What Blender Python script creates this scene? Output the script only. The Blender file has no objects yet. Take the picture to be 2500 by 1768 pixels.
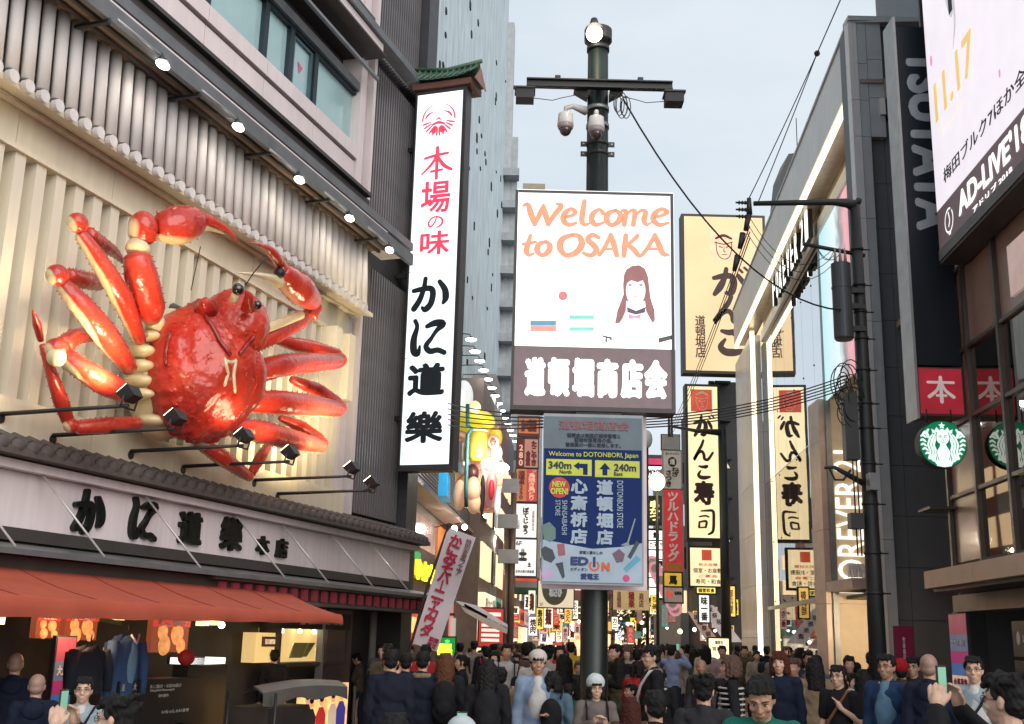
import bpy, bmesh, math, random
import numpy as np
from mathutils import Vector, Matrix, noise
from mathutils.bvhtree import BVHTree
random.seed(7)
scene = bpy.context.scene
COL = scene.collection
R = math.radians
K = 2500 / 2296.0
FPX, CX, CY = 2730.0, 1250.0, 884.0
PITCH, ROLL, HC = math.atan(671 / 2730.0), math.asin(.0253), 1.9
FWD = Vector((0, math.cos(PITCH), math.sin(PITCH)))
_r0, _u0 = Vector((1, 0, 0)), Vector((0, -math.sin(PITCH), math.cos(PITCH)))
RGT = _r0 * math.cos(ROLL) + _u0 * math.sin(ROLL)
UPV = -_r0 * math.sin(ROLL) + _u0 * math.cos(ROLL)
CAM = Vector((0, 0, HC))
cd = bpy.data.cameras.new('camera'); cam = bpy.data.objects.new('camera', cd); COL.objects.link(cam)
m = Matrix.Identity(4)
for i in range(3):
 m[i][0], m[i][1], m[i][2], m[i][3] = RGT[i], UPV[i], -FWD[i], CAM[i]
cam.matrix_world = m
cd.sensor_width = 36; cd.lens = 36 * FPX / 2500; cd.clip_end = 2000; cd.clip_start = .05
scene.camera = cam
world = bpy.data.worlds.new('World'); scene.world = world; world.use_nodes = True
nt = world.node_tree; nt.nodes.clear()
out = nt.nodes.new('ShaderNodeOutputWorld'); bg = nt.nodes.new('ShaderNodeBackground')
sky = nt.nodes.new('ShaderNodeTexSky'); sky.sky_type = 'NISHITA'; sky.sun_disc = False
sky.sun_elevation = R(24); sky.sun_rotation = R(150)
sc = nt.nodes.new('ShaderNodeVectorMath'); sc.operation = 'SCALE'; sc.inputs['Scale'].default_value = 0.05
tc = nt.nodes.new('ShaderNodeTexCoord'); mp = nt.nodes.new('ShaderNodeMapping'); mp.inputs['Scale'].default_value = (1.6, 1.6, 4.5)
nz = nt.nodes.new('ShaderNodeTexNoise'); nz.inputs['Scale'].default_value = 1.7; nz.inputs['Detail'].default_value = 5; nz.inputs['Roughness'].default_value = .55
cr = nt.nodes.new('ShaderNodeValToRGB')
cr.color_ramp.elements[0].position = .32; cr.color_ramp.elements[0].color = (.53, .60, .66, 1)
cr.color_ramp.elements[1].position = .72; cr.color_ramp.elements[1].color = (.67, .71, .75, 1)
mx = nt.nodes.new('ShaderNodeMix'); mx.data_type = 'RGBA'; mx.inputs['Factor'].default_value = .88
L = nt.links.new
L(tc.outputs['Generated'], mp.inputs['Vector']); L(mp.outputs[0], nz.inputs['Vector']); L(nz.outputs['Fac'], cr.inputs['Fac'])
L(sky.outputs[0], sc.inputs[0]); L(sc.outputs[0], mx.inputs['A']); L(cr.outputs[0], mx.inputs['B'])
L(mx.outputs['Result'], bg.inputs['Color']); bg.inputs['Strength'].default_value = 1.12
L(bg.outputs[0], out.inputs[0])
sd = bpy.data.lights.new('sun', 'SUN'); sd.energy = 2.0; sd.angle = R(60); sd.color = (1, .93, .86)
so = bpy.data.objects.new('sun', sd); COL.objects.link(so)
_el, _az = R(24), R(150)
so.rotation_euler = Vector((math.sin(_az) * math.cos(_el), math.cos(_az) * math.cos(_el), math.sin(_el))).to_track_quat('Z', 'Y').to_euler()
scene.view_settings.view_transform = 'Standard'; scene.view_settings.look = 'None'
scene.view_settings.exposure = 0.35; scene.view_settings.gamma = 1; scene.view_settings.use_curve_mapping = False
scene.render.engine = 'CYCLES'
scene.cycles.max_bounces = 6; scene.cycles.diffuse_bounces = 2; scene.cycles.glossy_bounces = 3; scene.cycles.transparent_max_bounces = 12
scene.cycles.use_denoising = True; scene.cycles.caustics_reflective = False; scene.cycles.caustics_refractive = False
scene.cycles.sample_clamp_indirect = 4
def ray(u, v):
 d = FWD * FPX + RGT * (u * K - CX) + UPV * (CY - v * K); return d.normalized()
class Frame:
 def __init__(s, org, sd):
  s.org = Vector(org); s.s = Vector(sd).normalized(); s.n = s.s.cross(Vector((0, 0, 1)))
 def P(s, a, h, o=0): return s.org + s.s * a + Vector((0, 0, h)) + s.n * o
 def hit(s, u, v, o=0):
  d = ray(u, v); t = ((s.org + s.n * o - CAM).dot(s.n)) / d.dot(s.n); p = CAM + d * t
  return (p - s.org).dot(s.s), p.z
 def ha(s, u, v, o=0): return s.hit(u, v, o)[0]
 def hh(s, u, v, o=0): return s.hit(u, v, o)[1]
 def rotz(s): return math.atan2(s.s.y, s.s.x)
def LEFT(az, h):
 a = R(az); return Frame((-h * math.cos(a), h * math.sin(a), 0), (math.sin(a), math.cos(a), 0))
def RIGHT(az, h):
 a = R(az); return Frame((h * math.cos(a), -h * math.sin(a), 0), (-math.sin(a), -math.cos(a), 0))
def FACE(Y): return Frame((0, Y, 0), (1, 0, 0))
ID = Frame((0, 0, 0), (1, 0, 0))
class MB:
 def __init__(s): s.v = []; s.f = []; s.mi = []; s.c = []; s.sm = []
 def add(s, vs, fs, mi=0, c=0.0, smooth=False):
  b = len(s.v); s.v += [tuple(x) for x in vs]
  s.c += (list(c) if isinstance(c, (list, tuple)) else [c] * len(vs))
  for f in fs: s.f.append(tuple(i + b for i in f)); s.mi.append(mi); s.sm.append(smooth)
  return s
 def box(s, fr, a0, a1, h0, h1, o0, o1, mi=0):
  if a0 > a1: a0, a1 = a1, a0
  if h0 > h1: h0, h1 = h1, h0
  if o0 > o1: o0, o1 = o1, o0
  vs = [fr.P(a, h, o) for o in (o0, o1) for h in (h0, h1) for a in (a0, a1)]
  return s.add(vs, [(0, 2, 3, 1), (4, 5, 7, 6), (0, 1, 5, 4), (2, 6, 7, 3), (0, 4, 6, 2), (1, 3, 7, 5)], mi)
 def prism(s, pts, vec, mi=0):
  n = len(pts); vec = Vector(vec); vs = [Vector(p) for p in pts] + [Vector(p) + vec for p in pts]
  fs = [tuple(range(n - 1, -1, -1)), tuple(range(n, 2 * n))] + [(i, (i + 1) % n, n + (i + 1) % n, n + i) for i in range(n)]
  return s.add(vs, fs, mi)
 def tube(s, pts, rad, n=8, mi=0, cap=True, cdir=None, flat=1.0, smooth=True, up=None):
  pts = [Vector(p) for p in pts]
  if not hasattr(rad, '__len__'): rad = [rad] * len(pts)
  vs = []; cs = []; ref = Vector(up) if up else None
  for i, p in enumerate(pts):
   t = (pts[min(i + 1, len(pts) - 1)] - pts[max(i - 1, 0)]).normalized()
   if ref is None: ref = Vector((0, 0, 1)) if abs(t.z) < .9 else Vector((1, 0, 0))
   x = (ref - t * ref.dot(t)).normalized(); y = t.cross(x); ref = x
   for k in range(n):
    an = 2 * math.pi * k / n; d = x * math.cos(an) + y * math.sin(an) * flat
    vs.append(p + d * rad[i])
    cs.append(max(0., min(1., .5 + 2.2 * (d.normalized().dot(cdir) - .72))) if cdir else 0.)
  fs = []
  for i in range(len(pts) - 1):
   for k in range(n):
    a = i * n + k; b = i * n + (k + 1) % n; fs.append((a, b, b + n, a + n))
  s.add(vs, fs, mi, cs, smooth)
  if cap:
   b = len(s.v) - len(vs)
   s.f.append(tuple(b + k for k in range(n - 1, -1, -1))); s.mi.append(mi); s.sm.append(False)
   e = b + (len(pts) - 1) * n; s.f.append(tuple(e + k for k in range(n))); s.mi.append(mi); s.sm.append(False)
  return s
 def ell(s, c, ax, ay, az, nu=16, nv=10, mi=0, cf=None, smooth=True):
  c, ax, ay, az = Vector(c), Vector(ax), Vector(ay), Vector(az)
  vs = [c - az];
  for j in range(1, nv):
   ph = math.pi * j / nv - math.pi / 2
   for i in range(nu):
    th = 2 * math.pi * i / nu
    vs.append(c + ax * math.cos(th) * math.cos(ph) + ay * math.sin(th) * math.cos(ph) + az * math.sin(ph))
  vs.append(c + az); N = len(vs) - 1; fs = []
  for i in range(nu):
   fs.append((0, 1 + (i + 1) % nu, 1 + i)); fs.append((N, N - nu + i, N - nu + (i + 1) % nu))
  for j in range(nv - 2):
   for i in range(nu):
    a = 1 + j * nu + i; b = 1 + j * nu + (i + 1) % nu; fs.append((a, b, b + nu, a + nu))
  return s.add(vs, fs, mi, [cf(v) for v in vs] if cf else 0., smooth)
 def ball(s, c, r, nu=12, nv=8, mi=0): return s.ell(c, (r, 0, 0), (0, r, 0), (0, 0, r), nu, nv, mi)
 def disc(s, fr, a, h, o, r, n=32, th=.004, mi=0, sx=1.0):
  pts = [fr.P(a + r * sx * math.cos(2 * math.pi * k / n), h + r * math.sin(2 * math.pi * k / n), o) for k in range(n)]
  return s.prism(pts, fr.n * th, mi)
 def ring(s, fr, a, h, o, r0, r1, n=36, th=.004, t0=0, t1=360, mi=0):
  k = n; vs = []
  for i in range(k + 1):
   t = R(t0 + (t1 - t0) * i / k)
   for r in (r0, r1):
    vs.append(fr.P(a + r * math.cos(t), h + r * math.sin(t), o + th))
  fs = [(2 * i, 2 * i + 1, 2 * i + 3, 2 * i + 2) for i in range(k)]
  return s.add(vs, fs, mi)
 def poly(s, fr, pts, o, th=.004, mi=0):
  return s.prism([fr.P(a, h, o) for a, h in pts], fr.n * th, mi)
 def stroke(s, fr, pts, o, mi=0, sub=5, th=0.0):
  P = [Vector(p) for p in pts]; Q = []
  if len(P) == 2: Q = [P[0].lerp(P[1], t / 3) for t in range(4)]
  else:
   for i in range(len(P) - 1):
    p0, p1, p2, p3 = P[max(i - 1, 0)], P[i], P[i + 1], P[min(i + 2, len(P) - 1)]
    for k in range(sub):
     t = k / sub
     Q.append(.5 * ((2 * p1) + (p2 - p0) * t + (2 * p0 - 5 * p1 + 4 * p2 - p3) * t * t + (3 * p1 - p0 - 3 * p2 + p3) * t ** 3))
   Q.append(P[-1])
  l, r = [], []
  def rnd(c, d, w, pts_):
   a0 = math.atan2(d.y, d.x)
   for k in range(1, 6):
    an = a0 + math.pi / 2 - math.pi * k / 6
    pts_.append((c.x + w * math.cos(an), c.y + w * math.sin(an)))
  vs = []; s.__dict__.setdefault('zz', 0); s.zz += 1
  oo = o + .0006 * s.zz
  for i, q in enumerate(Q):
   t = Q[min(i + 1, len(Q) - 1)] - Q[max(i - 1, 0)]; t = Vector((t.x, t.y));
   t = t.normalized() if t.length > 1e-9 else Vector((1, 0))
   w = max(q.z, .0005); nn = Vector((-t.y, t.x)); l.append((q.x + nn.x * w, q.y + nn.y * w)); r.append((q.x - nn.x * w, q.y - nn.y * w))
  b = [fr.P(x, y, oo) for x, y in l] + [fr.P(x, y, oo) for x, y in r]; n = len(Q)
  s.add(b, [(n + i, n + i + 1, i + 1, i) for i in range(n - 1)], mi)
  for q, p in ((Q[0], Q[1]), (Q[-1], Q[-2])):
   w = max(q.z, .0005); c = [fr.P(q.x + w * math.cos(R(30 * k)), q.y + w * math.sin(R(30 * k)), oo + .0003) for k in range(12)]
   s.add(c, [tuple(range(12))], mi)
  return s
RM = {}
def link(o): COL.objects.link(o); return o
def tag(o, label=None, cat=None, group=None, kind=None):
 for k, v in (('label', label), ('category', cat), ('group', group), ('kind', kind)):
  if v: o[k] = v
 return o
def root(name, loc, label, cat, group=None, rotz=0.0):
 o = link(bpy.data.objects.new(name, None)); o.empty_display_size = .2
 o.matrix_world = Matrix.Translation(Vector(loc)) @ Matrix.Rotation(rotz, 4, 'Z')
 RM[o] = o.matrix_world.inverted(); return tag(o, label, cat, group)
def mesh_of(mb, name, inv=None):
 me = bpy.data.meshes.new(name); vs = [inv @ Vector(v) for v in mb.v] if inv else mb.v
 me.from_pydata([tuple(v) for v in vs], [], mb.f); me.update()
 me.polygons.foreach_set('material_index', mb.mi); me.polygons.foreach_set('use_smooth', mb.sm)
 if any(mb.c):
  at = me.attributes.new('paint', 'FLOAT', 'POINT'); at.data.foreach_set('value', mb.c)
 return me
def mk(name, mb, mat, parent=None, label=None, cat=None, group=None, kind=None):
 if parent is None:
  a = np.array([tuple(v) for v in mb.v]); lo, hi = a.min(0), a.max(0)
  M = Matrix.Translation(((lo[0] + hi[0]) / 2, (lo[1] + hi[1]) / 2, lo[2])); inv = M.inverted()
 else: inv = RM[parent]; M = None
 me = mesh_of(mb, name, inv)
 for mt in (mat if isinstance(mat, (list, tuple)) else [mat]): me.materials.append(mt)
 o = link(bpy.data.objects.new(name, me))
 if parent is None: o.matrix_world = M; RM[o] = inv
 else: o.parent = parent; RM[o] = inv
 return tag(o, label, cat, group, kind)
def inst(src, name, parent, d):
 o = src.copy(); o.name = name; link(o); o.parent = parent
 inv = RM[parent]; o.location = Vector(src.location) + inv.to_3x3() @ Vector(d); RM[o] = inv
 return o
def copy_tree(o, parent=None):
 c = o.copy(); link(c)
 for k in ('label',):
  if parent is None and k in c: del c[k]
 if parent: c.parent = parent
 for ch in list(o.children): copy_tree(ch, c)
 return c
def place(o, fr, a, h, off, turn=0.0):
 o.matrix_world = Matrix.Translation(fr.P(a, h, off)) @ Matrix.Rotation(fr.rotz() + turn, 4, 'Z')
def lamp(kind, loc, energy, color, parent, size=.1, aim=None, spot=None, name='lamp_light', blend=.5):
 l = bpy.data.lights.new(name, kind); l.energy = energy; l.color = color
 if kind == 'AREA': l.size = size
 else: l.shadow_soft_size = size
 if spot: l.spot_size = R(spot); l.spot_blend = blend
 o = link(bpy.data.objects.new(name, l));
 M = Matrix.Translation(loc)
 if aim is not None: M = M @ (Vector(aim) - Vector(loc)).to_track_quat('-Z', 'Y').to_matrix().to_4x4()
 if parent: o.parent = parent; o.matrix_local = RM[parent] @ M
 else: o.matrix_world = M
 return o
_M = {}
def M(name, rgb=(.5, .5, .5), rough=.6, metal=0., var=.12, vs=3., bump=.08, bs=40., emis=None, es=1., coat=0., streak=0., dirt=0., alpha=1., spec=.5):
 if name in _M: return _M[name]
 mt = bpy.data.materials.new(name); mt.use_nodes = True; t = mt.node_tree; L = t.links.new
 b = t.nodes['Principled BSDF']; b.inputs['Roughness'].default_value = rough; b.inputs['Metallic'].default_value = metal
 b.inputs['Coat Weight'].default_value = coat; b.inputs['Coat Roughness'].default_value = .08
 b.inputs['Specular IOR Level'].default_value = spec
 tc = t.nodes.new('ShaderNodeTexCoord'); n = t.nodes.new('ShaderNodeTexNoise'); n.inputs['Scale'].default_value = vs; n.inputs['Detail'].default_value = 6
 L(tc.outputs['Object'], n.inputs['Vector'])
 r = t.nodes.new('ShaderNodeMapRange'); r.inputs['From Min'].default_value = .3; r.inputs['From Max'].default_value = .7
 r.inputs['To Min'].default_value = 1 - var; r.inputs['To Max'].default_value = 1 + var; L(n.outputs['Fac'], r.inputs['Value'])
 last = r.outputs[0]
 if streak:
  mp = t.nodes.new('ShaderNodeMapping'); mp.inputs['Scale'].default_value = (6, 6, .35); L(tc.outputs['Object'], mp.inputs['Vector'])
  n2 = t.nodes.new('ShaderNodeTexNoise'); n2.inputs['Scale'].default_value = 1.5; n2.inputs['Detail'].default_value = 8; L(mp.outputs[0], n2.inputs['Vector'])
  r2 = t.nodes.new('ShaderNodeMapRange'); r2.inputs['From Min'].default_value = .35; r2.inputs['From Max'].default_value = .65; r2.inputs['To Min'].default_value = 1 - streak; r2.inputs['To Max'].default_value = 1
  L(n2.outputs['Fac'], r2.inputs['Value']); mu = t.nodes.new('ShaderNodeMath'); mu.operation = 'MULTIPLY'; L(last, mu.inputs[0]); L(r2.outputs[0], mu.inputs[1]); last = mu.outputs[0]
 sc = t.nodes.new('ShaderNodeVectorMath'); sc.operation = 'SCALE'; sc.inputs[0].default_value = rgb; L(last, sc.inputs['Scale']); L(sc.outputs[0], b.inputs['Base Color'])
 if bump:
  nb = t.nodes.new('ShaderNodeTexNoise'); nb.inputs['Scale'].default_value = bs; nb.inputs['Detail'].default_value = 4; L(tc.outputs['Object'], nb.inputs['Vector'])
  bp = t.nodes.new('ShaderNodeBump'); bp.inputs['Strength'].default_value = bump; bp.inputs['Distance'].default_value = .02; L(nb.outputs['Fac'], bp.inputs['Height']); L(bp.outputs[0], b.inputs['Normal'])
 if emis:
  s2 = t.nodes.new('ShaderNodeVectorMath'); s2.operation = 'SCALE'; s2.inputs[0].default_value = emis; L(last, s2.inputs['Scale']); L(s2.outputs[0], b.inputs['Emission Color']); b.inputs['Emission Strength'].default_value = es
 if alpha < 1: b.inputs['Alpha'].default_value = alpha
 _M[name] = mt; return mt
def lit(name, rgb, es=1.0, var=.05, base=None, vs=2.): return M(name, base or tuple(.4 * min(1, c) for c in rgb), .45, var=var, vs=vs, bump=0, emis=rgb, es=es)
def glass(name, tint=(.6, .7, .75), mir=.6, rough=.02, tr=(.5, .5, .5)):
 if name in _M: return _M[name]
 mt = bpy.data.materials.new(name); mt.use_nodes = True; t = mt.node_tree; t.nodes.clear(); L = t.links.new
 o = t.nodes.new('ShaderNodeOutputMaterial'); g = t.nodes.new('ShaderNodeBsdfGlossy'); g.inputs['Color'].default_value = (*tint, 1); g.inputs['Roughness'].default_value = rough
 tr_ = t.nodes.new('ShaderNodeBsdfTransparent'); tr_.inputs['Color'].default_value = (*tr, 1); x = t.nodes.new('ShaderNodeMixShader')
 fr = t.nodes.new('ShaderNodeFresnel'); fr.inputs['IOR'].default_value = 1.45
 mr = t.nodes.new('ShaderNodeMapRange'); mr.inputs['To Min'].default_value = mir; mr.inputs['To Max'].default_value = 1
 tc = t.nodes.new('ShaderNodeTexCoord'); n = t.nodes.new('ShaderNodeTexNoise'); n.inputs['Scale'].default_value = .6
 bp = t.nodes.new('ShaderNodeBump'); bp.inputs['Strength'].default_value = .02; bp.inputs['Distance'].default_value = .05; L(tc.outputs['Object'], n.inputs['Vector']); L(n.outputs['Fac'], bp.inputs['Height']); L(bp.outputs[0], g.inputs['Normal'])
 L(fr.outputs[0], mr.inputs['Value']); L(mr.outputs[0], x.inputs[0]); L(tr_.outputs[0], x.inputs[1]); L(g.outputs[0], x.inputs[2]); L(x.outputs[0], o.inputs[0])
 _M[name] = mt; return mt
BLACK = M('black_paint', (.012, .013, .014), .5)
DARK = M('dark_metal', (.03, .032, .034), .45, .3)
STEEL = M('grey_steel', (.28, .29, .3), .4, .6)
WHITE = M('white_paint', (.75, .75, .74), .5)
INK = M('printed_ink', (.02, .02, .022), .6, bump=0)
REDINK = M('red_ink', (.5, .02, .05), .6, bump=0)
WINK = M('white_ink', (.8, .8, .8), .6, bump=0)
TQ = []
def T(body, fr, box, o, mat, parent, name='lettering', bold=.03, vert=False, rot=0, shear=0., deep=0., label=None, keep=False, step=.0012):
 TQ.append(dict(body='\n'.join(body) if vert else body, fr=fr, box=box, o=o, mat=mat, parent=parent, name=name, bold=bold, rot=rot, shear=shear, deep=deep, label=label, keep=keep, step=step, vert=vert))
_TB = {}
def make_lettering():
 tmp = {}
 for q in TQ:
  k = (q['body'], q['vert'])
  if k in tmp: continue
  c = bpy.data.curves.new('t', 'FONT'); c.body = q['body']; c.align_x = 'CENTER'; c.resolution_u = 3
  c.space_line = .92 if q['vert'] else .85
  o = bpy.data.objects.new('t', c); COL.objects.link(o); tmp[k] = o
 bpy.context.view_layer.update(); dg = bpy.context.evaluated_depsgraph_get(); data = {}
 for k, o in tmp.items():
  me = bpy.data.meshes.new_from_object(o.evaluated_get(dg)); v = np.empty(len(me.vertices) * 3); me.vertices.foreach_get('co', v)
  data[k] = (v.reshape(-1, 3), [tuple(p.vertices) for p in me.polygons]); bpy.data.meshes.remove(me)
  cu = o.data; bpy.data.objects.remove(o); bpy.data.curves.remove(cu)
 for q in TQ:
  v, f = data[(q['body'], q['vert'])]
  if not len(v): continue
  v = v.copy(); v[:, 0] += v[:, 1] * q['shear']
  if q['rot'] == 90: v = np.stack([-v[:, 1], v[:, 0], v[:, 2]], 1)
  elif q['rot'] == -90: v = np.stack([v[:, 1], -v[:, 0], v[:, 2]], 1)
  lo, hi = v.min(0), v.max(0); a0, a1, h0, h1 = q['box']
  if a0 > a1: a0, a1 = a1, a0
  if h0 > h1: h0, h1 = h1, h0
  nl = max(1, q['body'].count('\n') + 1)
  em = (h1 - h0) / nl if q['rot'] == 0 else (a1 - a0) / nl
  r = q['bold'] * em
  sx = (a1 - a0 - 2 * r) / max(hi[0] - lo[0], 1e-6); sy = (h1 - h0 - 2 * r) / max(hi[1] - lo[1], 1e-6)
  if q['keep']: sx = sy = min(sx, sy)
  cx, cy = (lo[0] + hi[0]) / 2, (lo[1] + hi[1]) / 2
  x = (v[:, 0] - cx) * sx + (a0 + a1) / 2; y = (v[:, 1] - cy) * sy + (h0 + h1) / 2
  sh = [(0, 0)] if r < 1e-4 else [(0, 0)] + [(r * math.cos(R(45 * k)), r * math.sin(R(45 * k))) for k in range(8)]
  if len(v) > 2500 and r > 1e-4: sh = [(0, 0)] + [(r * math.cos(R(90 * k + 45)), r * math.sin(R(90 * k + 45))) for k in range(4)]
  fr = q['fr']; ax = np.array(fr.s); an = np.array(fr.n); og = np.array(fr.org); V = []; F = []; ay = np.array((0, 0, 1.))
  if q.get('lean'): og, ax, ay = (np.array(t) for t in q['lean']); an = np.cross(ax, ay)
  for i, (dx, dy) in enumerate(sh):
   b = sum(len(w) for w in V); zo = q['o'] + q['step'] * (i + 1) + q['deep']
   W = og + np.outer(x + dx, ax) + np.outer(np.full(len(x), zo), an) + np.outer(y + dy, ay); V.append(W)
   F += [tuple(j + b for j in p) for p in f]
   if q['deep'] > 0:
    b2 = b + len(W); W2 = W - an * (zo - q['o'] - .0005); V.append(W2); ec = {}
    for p in f:
     for j in range(len(p)):
      e = (p[j], p[(j + 1) % len(p)]); ec[e] = 1
    F += [(e[0] + b, e[0] + b2, e[1] + b2, e[1] + b) for e in ec if (e[1], e[0]) not in ec]
  V = np.concatenate(V); par = q['parent']; inv = np.array(RM[par]); V = V @ inv[:3, :3].T + inv[:3, 3]
  me = bpy.data.meshes.new(q['name']); me.from_pydata(V.tolist(), [], F); me.materials.append(q['mat'])
  ob = link(bpy.data.objects.new(q['name'], me)); ob.parent = par; RM[ob] = RM[par]
  if q['label']: ob['label'] = q['label']
def S(x, y): return x / K, y / K
# --- GROUND
def ground():
 mt = bpy.data.materials.new('street_paving'); mt.use_nodes = True; t = mt.node_tree; b = t.nodes['Principled BSDF']; L = t.links.new
 tc = t.nodes.new('ShaderNodeTexCoord'); br = t.nodes.new('ShaderNodeTexBrick'); br.inputs['Scale'].default_value = 1.0
 br.inputs['Brick Width'].default_value = .6; br.inputs['Row Height'].default_value = .3; br.inputs['Mortar Size'].default_value = .006
 br.inputs['Color1'].default_value = (.24, .22, .2, 1); br.inputs['Color2'].default_value = (.3, .28, .25, 1); br.inputs['Mortar'].default_value = (.08, .075, .07, 1)
 n = t.nodes.new('ShaderNodeTexNoise'); n.inputs['Scale'].default_value = 1.2; n.inputs['Detail'].default_value = 8
 mx = t.nodes.new('ShaderNodeMix'); mx.data_type = 'RGBA'; mx.blend_type = 'MULTIPLY'; mx.inputs['Factor'].default_value = .6
 L(tc.outputs['Object'], br.inputs['Vector']); L(tc.outputs['Object'], n.inputs['Vector']); L(br.outputs['Color'], mx.inputs['A']); L(n.outputs['Color'], mx.inputs['B'])
 L(mx.outputs['Result'], b.inputs['Base Color']); b.inputs['Roughness'].default_value = .55
 g = MB(); g.box(ID, -300, 300, -.4, -.02, 300, -700); mk('ground', g, M('city_ground', (.12, .12, .12), .8), kind='structure')
 g = MB(); g.box(ID, -12, 14, -.019, 0, 20, -160); mk('street_pavement', g, mt, kind='structure')
ground()
# --- CRAB RESTAURANT (left)
FL = LEFT(18.1, 9.5)
PANEL = M('pinkish_facade_panel', (.74, .66, .66), .55, var=.05, vs=1.2, bump=.03, streak=.06)
CREAM = M('cream_painted_metal', (.8, .72, .55), .5, var=.05, vs=1.5, bump=.03, streak=.07)
CREAM2 = M('cream_rib_metal', (.8, .73, .58), .45, var=.04, vs=1.2, bump=.02, streak=.05)
TILE = M('silver_barrel_tile', (.70, .67, .66), .7, 0, var=.06, vs=2., bump=.05, streak=.08)
TILE2 = M('grey_round_tile', (.10, .085, .08), .85, 0, var=.2, vs=8)
FIN = M('louvre_metal', (.2, .19, .2), .5, .3, var=.1, streak=.1)
FINBK = M('louvre_backing', (.035, .033, .035), .7)
LEDGE = M('ledge_metal', (.16, .17, .18), .45, .4, var=.15)
DLEDGE = M('dark_ledge', (.06, .055, .053), .6, .2)
PLASTER = M('white_sign_plaster', (.8, .72, .73), .6, var=.05, vs=1.2, bump=.05, streak=.1)
BROWN = M('brown_soffit', (.22, .15, .11), .6)
A0, A1, A2 = 5.0, 18.5, 22.25
B = root('crab_restaurant', FL.P(14, 0, -1), 'crab restaurant building with fluted cream wall, barrel-tiled eave and dark louvres', 'building')
g = MB(); g.box(FL, A0, A2, 0, 24, -7, -.42); mk('wall', g, M('dark_wall', (.05, .045, .045), .7), B)
g = MB(); g.box(FL, A0, A1 + .25, 4.02, 7.88, -.4, -.06); mk('flute_backing', g, CREAM2, B)
rib0 = None; w = .17; pitch = .352; a = 6.6
while a < 18.3:
 if rib0 is None:
  g = MB(); g.box(FL, a, a + w, 4.42, 7.3, -.058, .12); rib0 = mk('rib', g, CREAM2, B); ra = a
 else: inst(rib0, 'rib', B, FL.s * (a - ra))
 a += pitch
g = MB(); g.box(FL, A0, A1 + .3, 7.3, 7.36, -.055, .17); g.box(FL, A0, A1 + .3, 4.36, 4.42, -.055, .17); mk('rail', g, CREAM, B)
for i in range(7):
 a = 6.2 + i * 1.78
 g = MB(); g.box(FL, a + .006, a + 1.774, 7.365, 7.82, -.05, .10); mk('upper_panel', g, CREAM, B)
 g = MB(); g.box(FL, a + .006, a + 1.774, 4.0, 4.355, -.05, .22); mk('base_panel', g, CREAM, B)
g = MB(); g.box(FL, A0, A1 + .35, 7.825, 7.87, -.05, .2); mk('rail', g, CREAM, B)
g = MB(); v = [FL.P(a, h, o) for a in (A0, A1 + .35) for h, o in ((7.875, .2), (7.875, -.05), (7.88, .5), (7.80, .5))]
g.add(v, [(0, 1, 5, 4), (0, 4, 7, 3), (2, 3, 7, 6), (1, 2, 6, 5), (0, 3, 2, 1), (4, 5, 6, 7)]); mk('soffit', g, CREAM, B)
for a in (17.55, 18.1):
 g = MB(); g.box(FL, a, a + .24, 6.05, 7.29, .125, .42); mk('bracket', g, CREAM, B)
TLn = None; a = 6.35; i = 0
while a < 18.55:
 if TLn is None:
  g = MB(); p0, p1 = FL.P(a, 7.93, .53), FL.P(a, 9.15, .47); g.tube([p0, p1], .088, 14, flat=.75, up=FL.s)
  TLn = mk('barrel_tile', g, TILE, B); ta = a
  g = MB(); d = (p1 - p0).normalized(); g.tube([p0 - Vector((0, 0, .07)) - FL.n * .02, p0 - Vector((0, 0, .07)) + FL.n * .06], [.078, .078], 14, smooth=False)
  TC = mk('tile_cap', g, TILE, B)
  g = MB(); g.tube([p0 + FL.s * .125 - FL.n * .06 - Vector((0, 0, .03)), p0 + FL.s * .125 - FL.n * .06 + Vector((0, 0, .02))], .045, 10); TE = mk('eave_tile', g, TILE2, B)
 else:
  inst(TLn, 'barrel_tile', B, FL.s * (a - ta)); inst(TC, 'tile_cap', B, FL.s * (a - ta)); inst(TE, 'eave_tile', B, FL.s * (a - ta))
 a += .25; i += 1
g = MB(); p = [(7.88, .46), (9.2, .40), (9.2, .30), (7.88, .36)]
v = [FL.P(a, h, o) for a in (A0, A1 + .3) for h, o in p]; g.add(v, [(0, 1, 2, 3), (7, 6, 5, 4), (0, 4, 5, 1), (1, 5, 6, 2), (2, 6, 7, 3), (3, 7, 4, 0)]); mk('roof_deck', g, TILE2, B)
g = MB(); g.box(FL, A0, A1 + .2, 9.1, 9.17, .0, .92); mk('canopy_soffit', g, BROWN, B)
for o in (.6, .78):
 g = MB(); g.box(FL, A0, A1 + .2, 9.05, 9.098, o, o + .05); mk('soffit_rail', g, DLEDGE, B)
g = MB(); g.box(FL, A0, FL.ha(926, 590, 1.0), 9.03, 9.26, .925, 1.0); mk('canopy_fascia', g, LEDGE, B)
g = MB(); g.box(FL, A0, FL.ha(926, 590, 1.0), 9.2, 9.28, .3, .92); g.box(FL, A0, A1 + .5, 9.3, 9.6, .3, .64); mk('upper_band', g, PANEL, B)
g = MB(); g.box(FL, A0, FL.ha(926, 560, .66), 9.62, 9.78, .2, .66); mk('gutter', g, LEDGE, B)
g = MB(); g.box(FL, A0, A1 + .2, 9.8, 10.16, .0, .36); g.box(FL, A0, A1 + .1, 10.18, 10.25, -.05, .45); mk('ledge', g, DLEDGE, B)
for k in range(5):
 a = 10.0 + k * 1.95
 g = MB(); g.box(FL, a, a + .05, 8.98, 9.02, .5, 1.0); g.box(FL, a, a + .05, 9.02, 9.05, .95, 1.0); mk('bracket', g, DARK, B)
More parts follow.
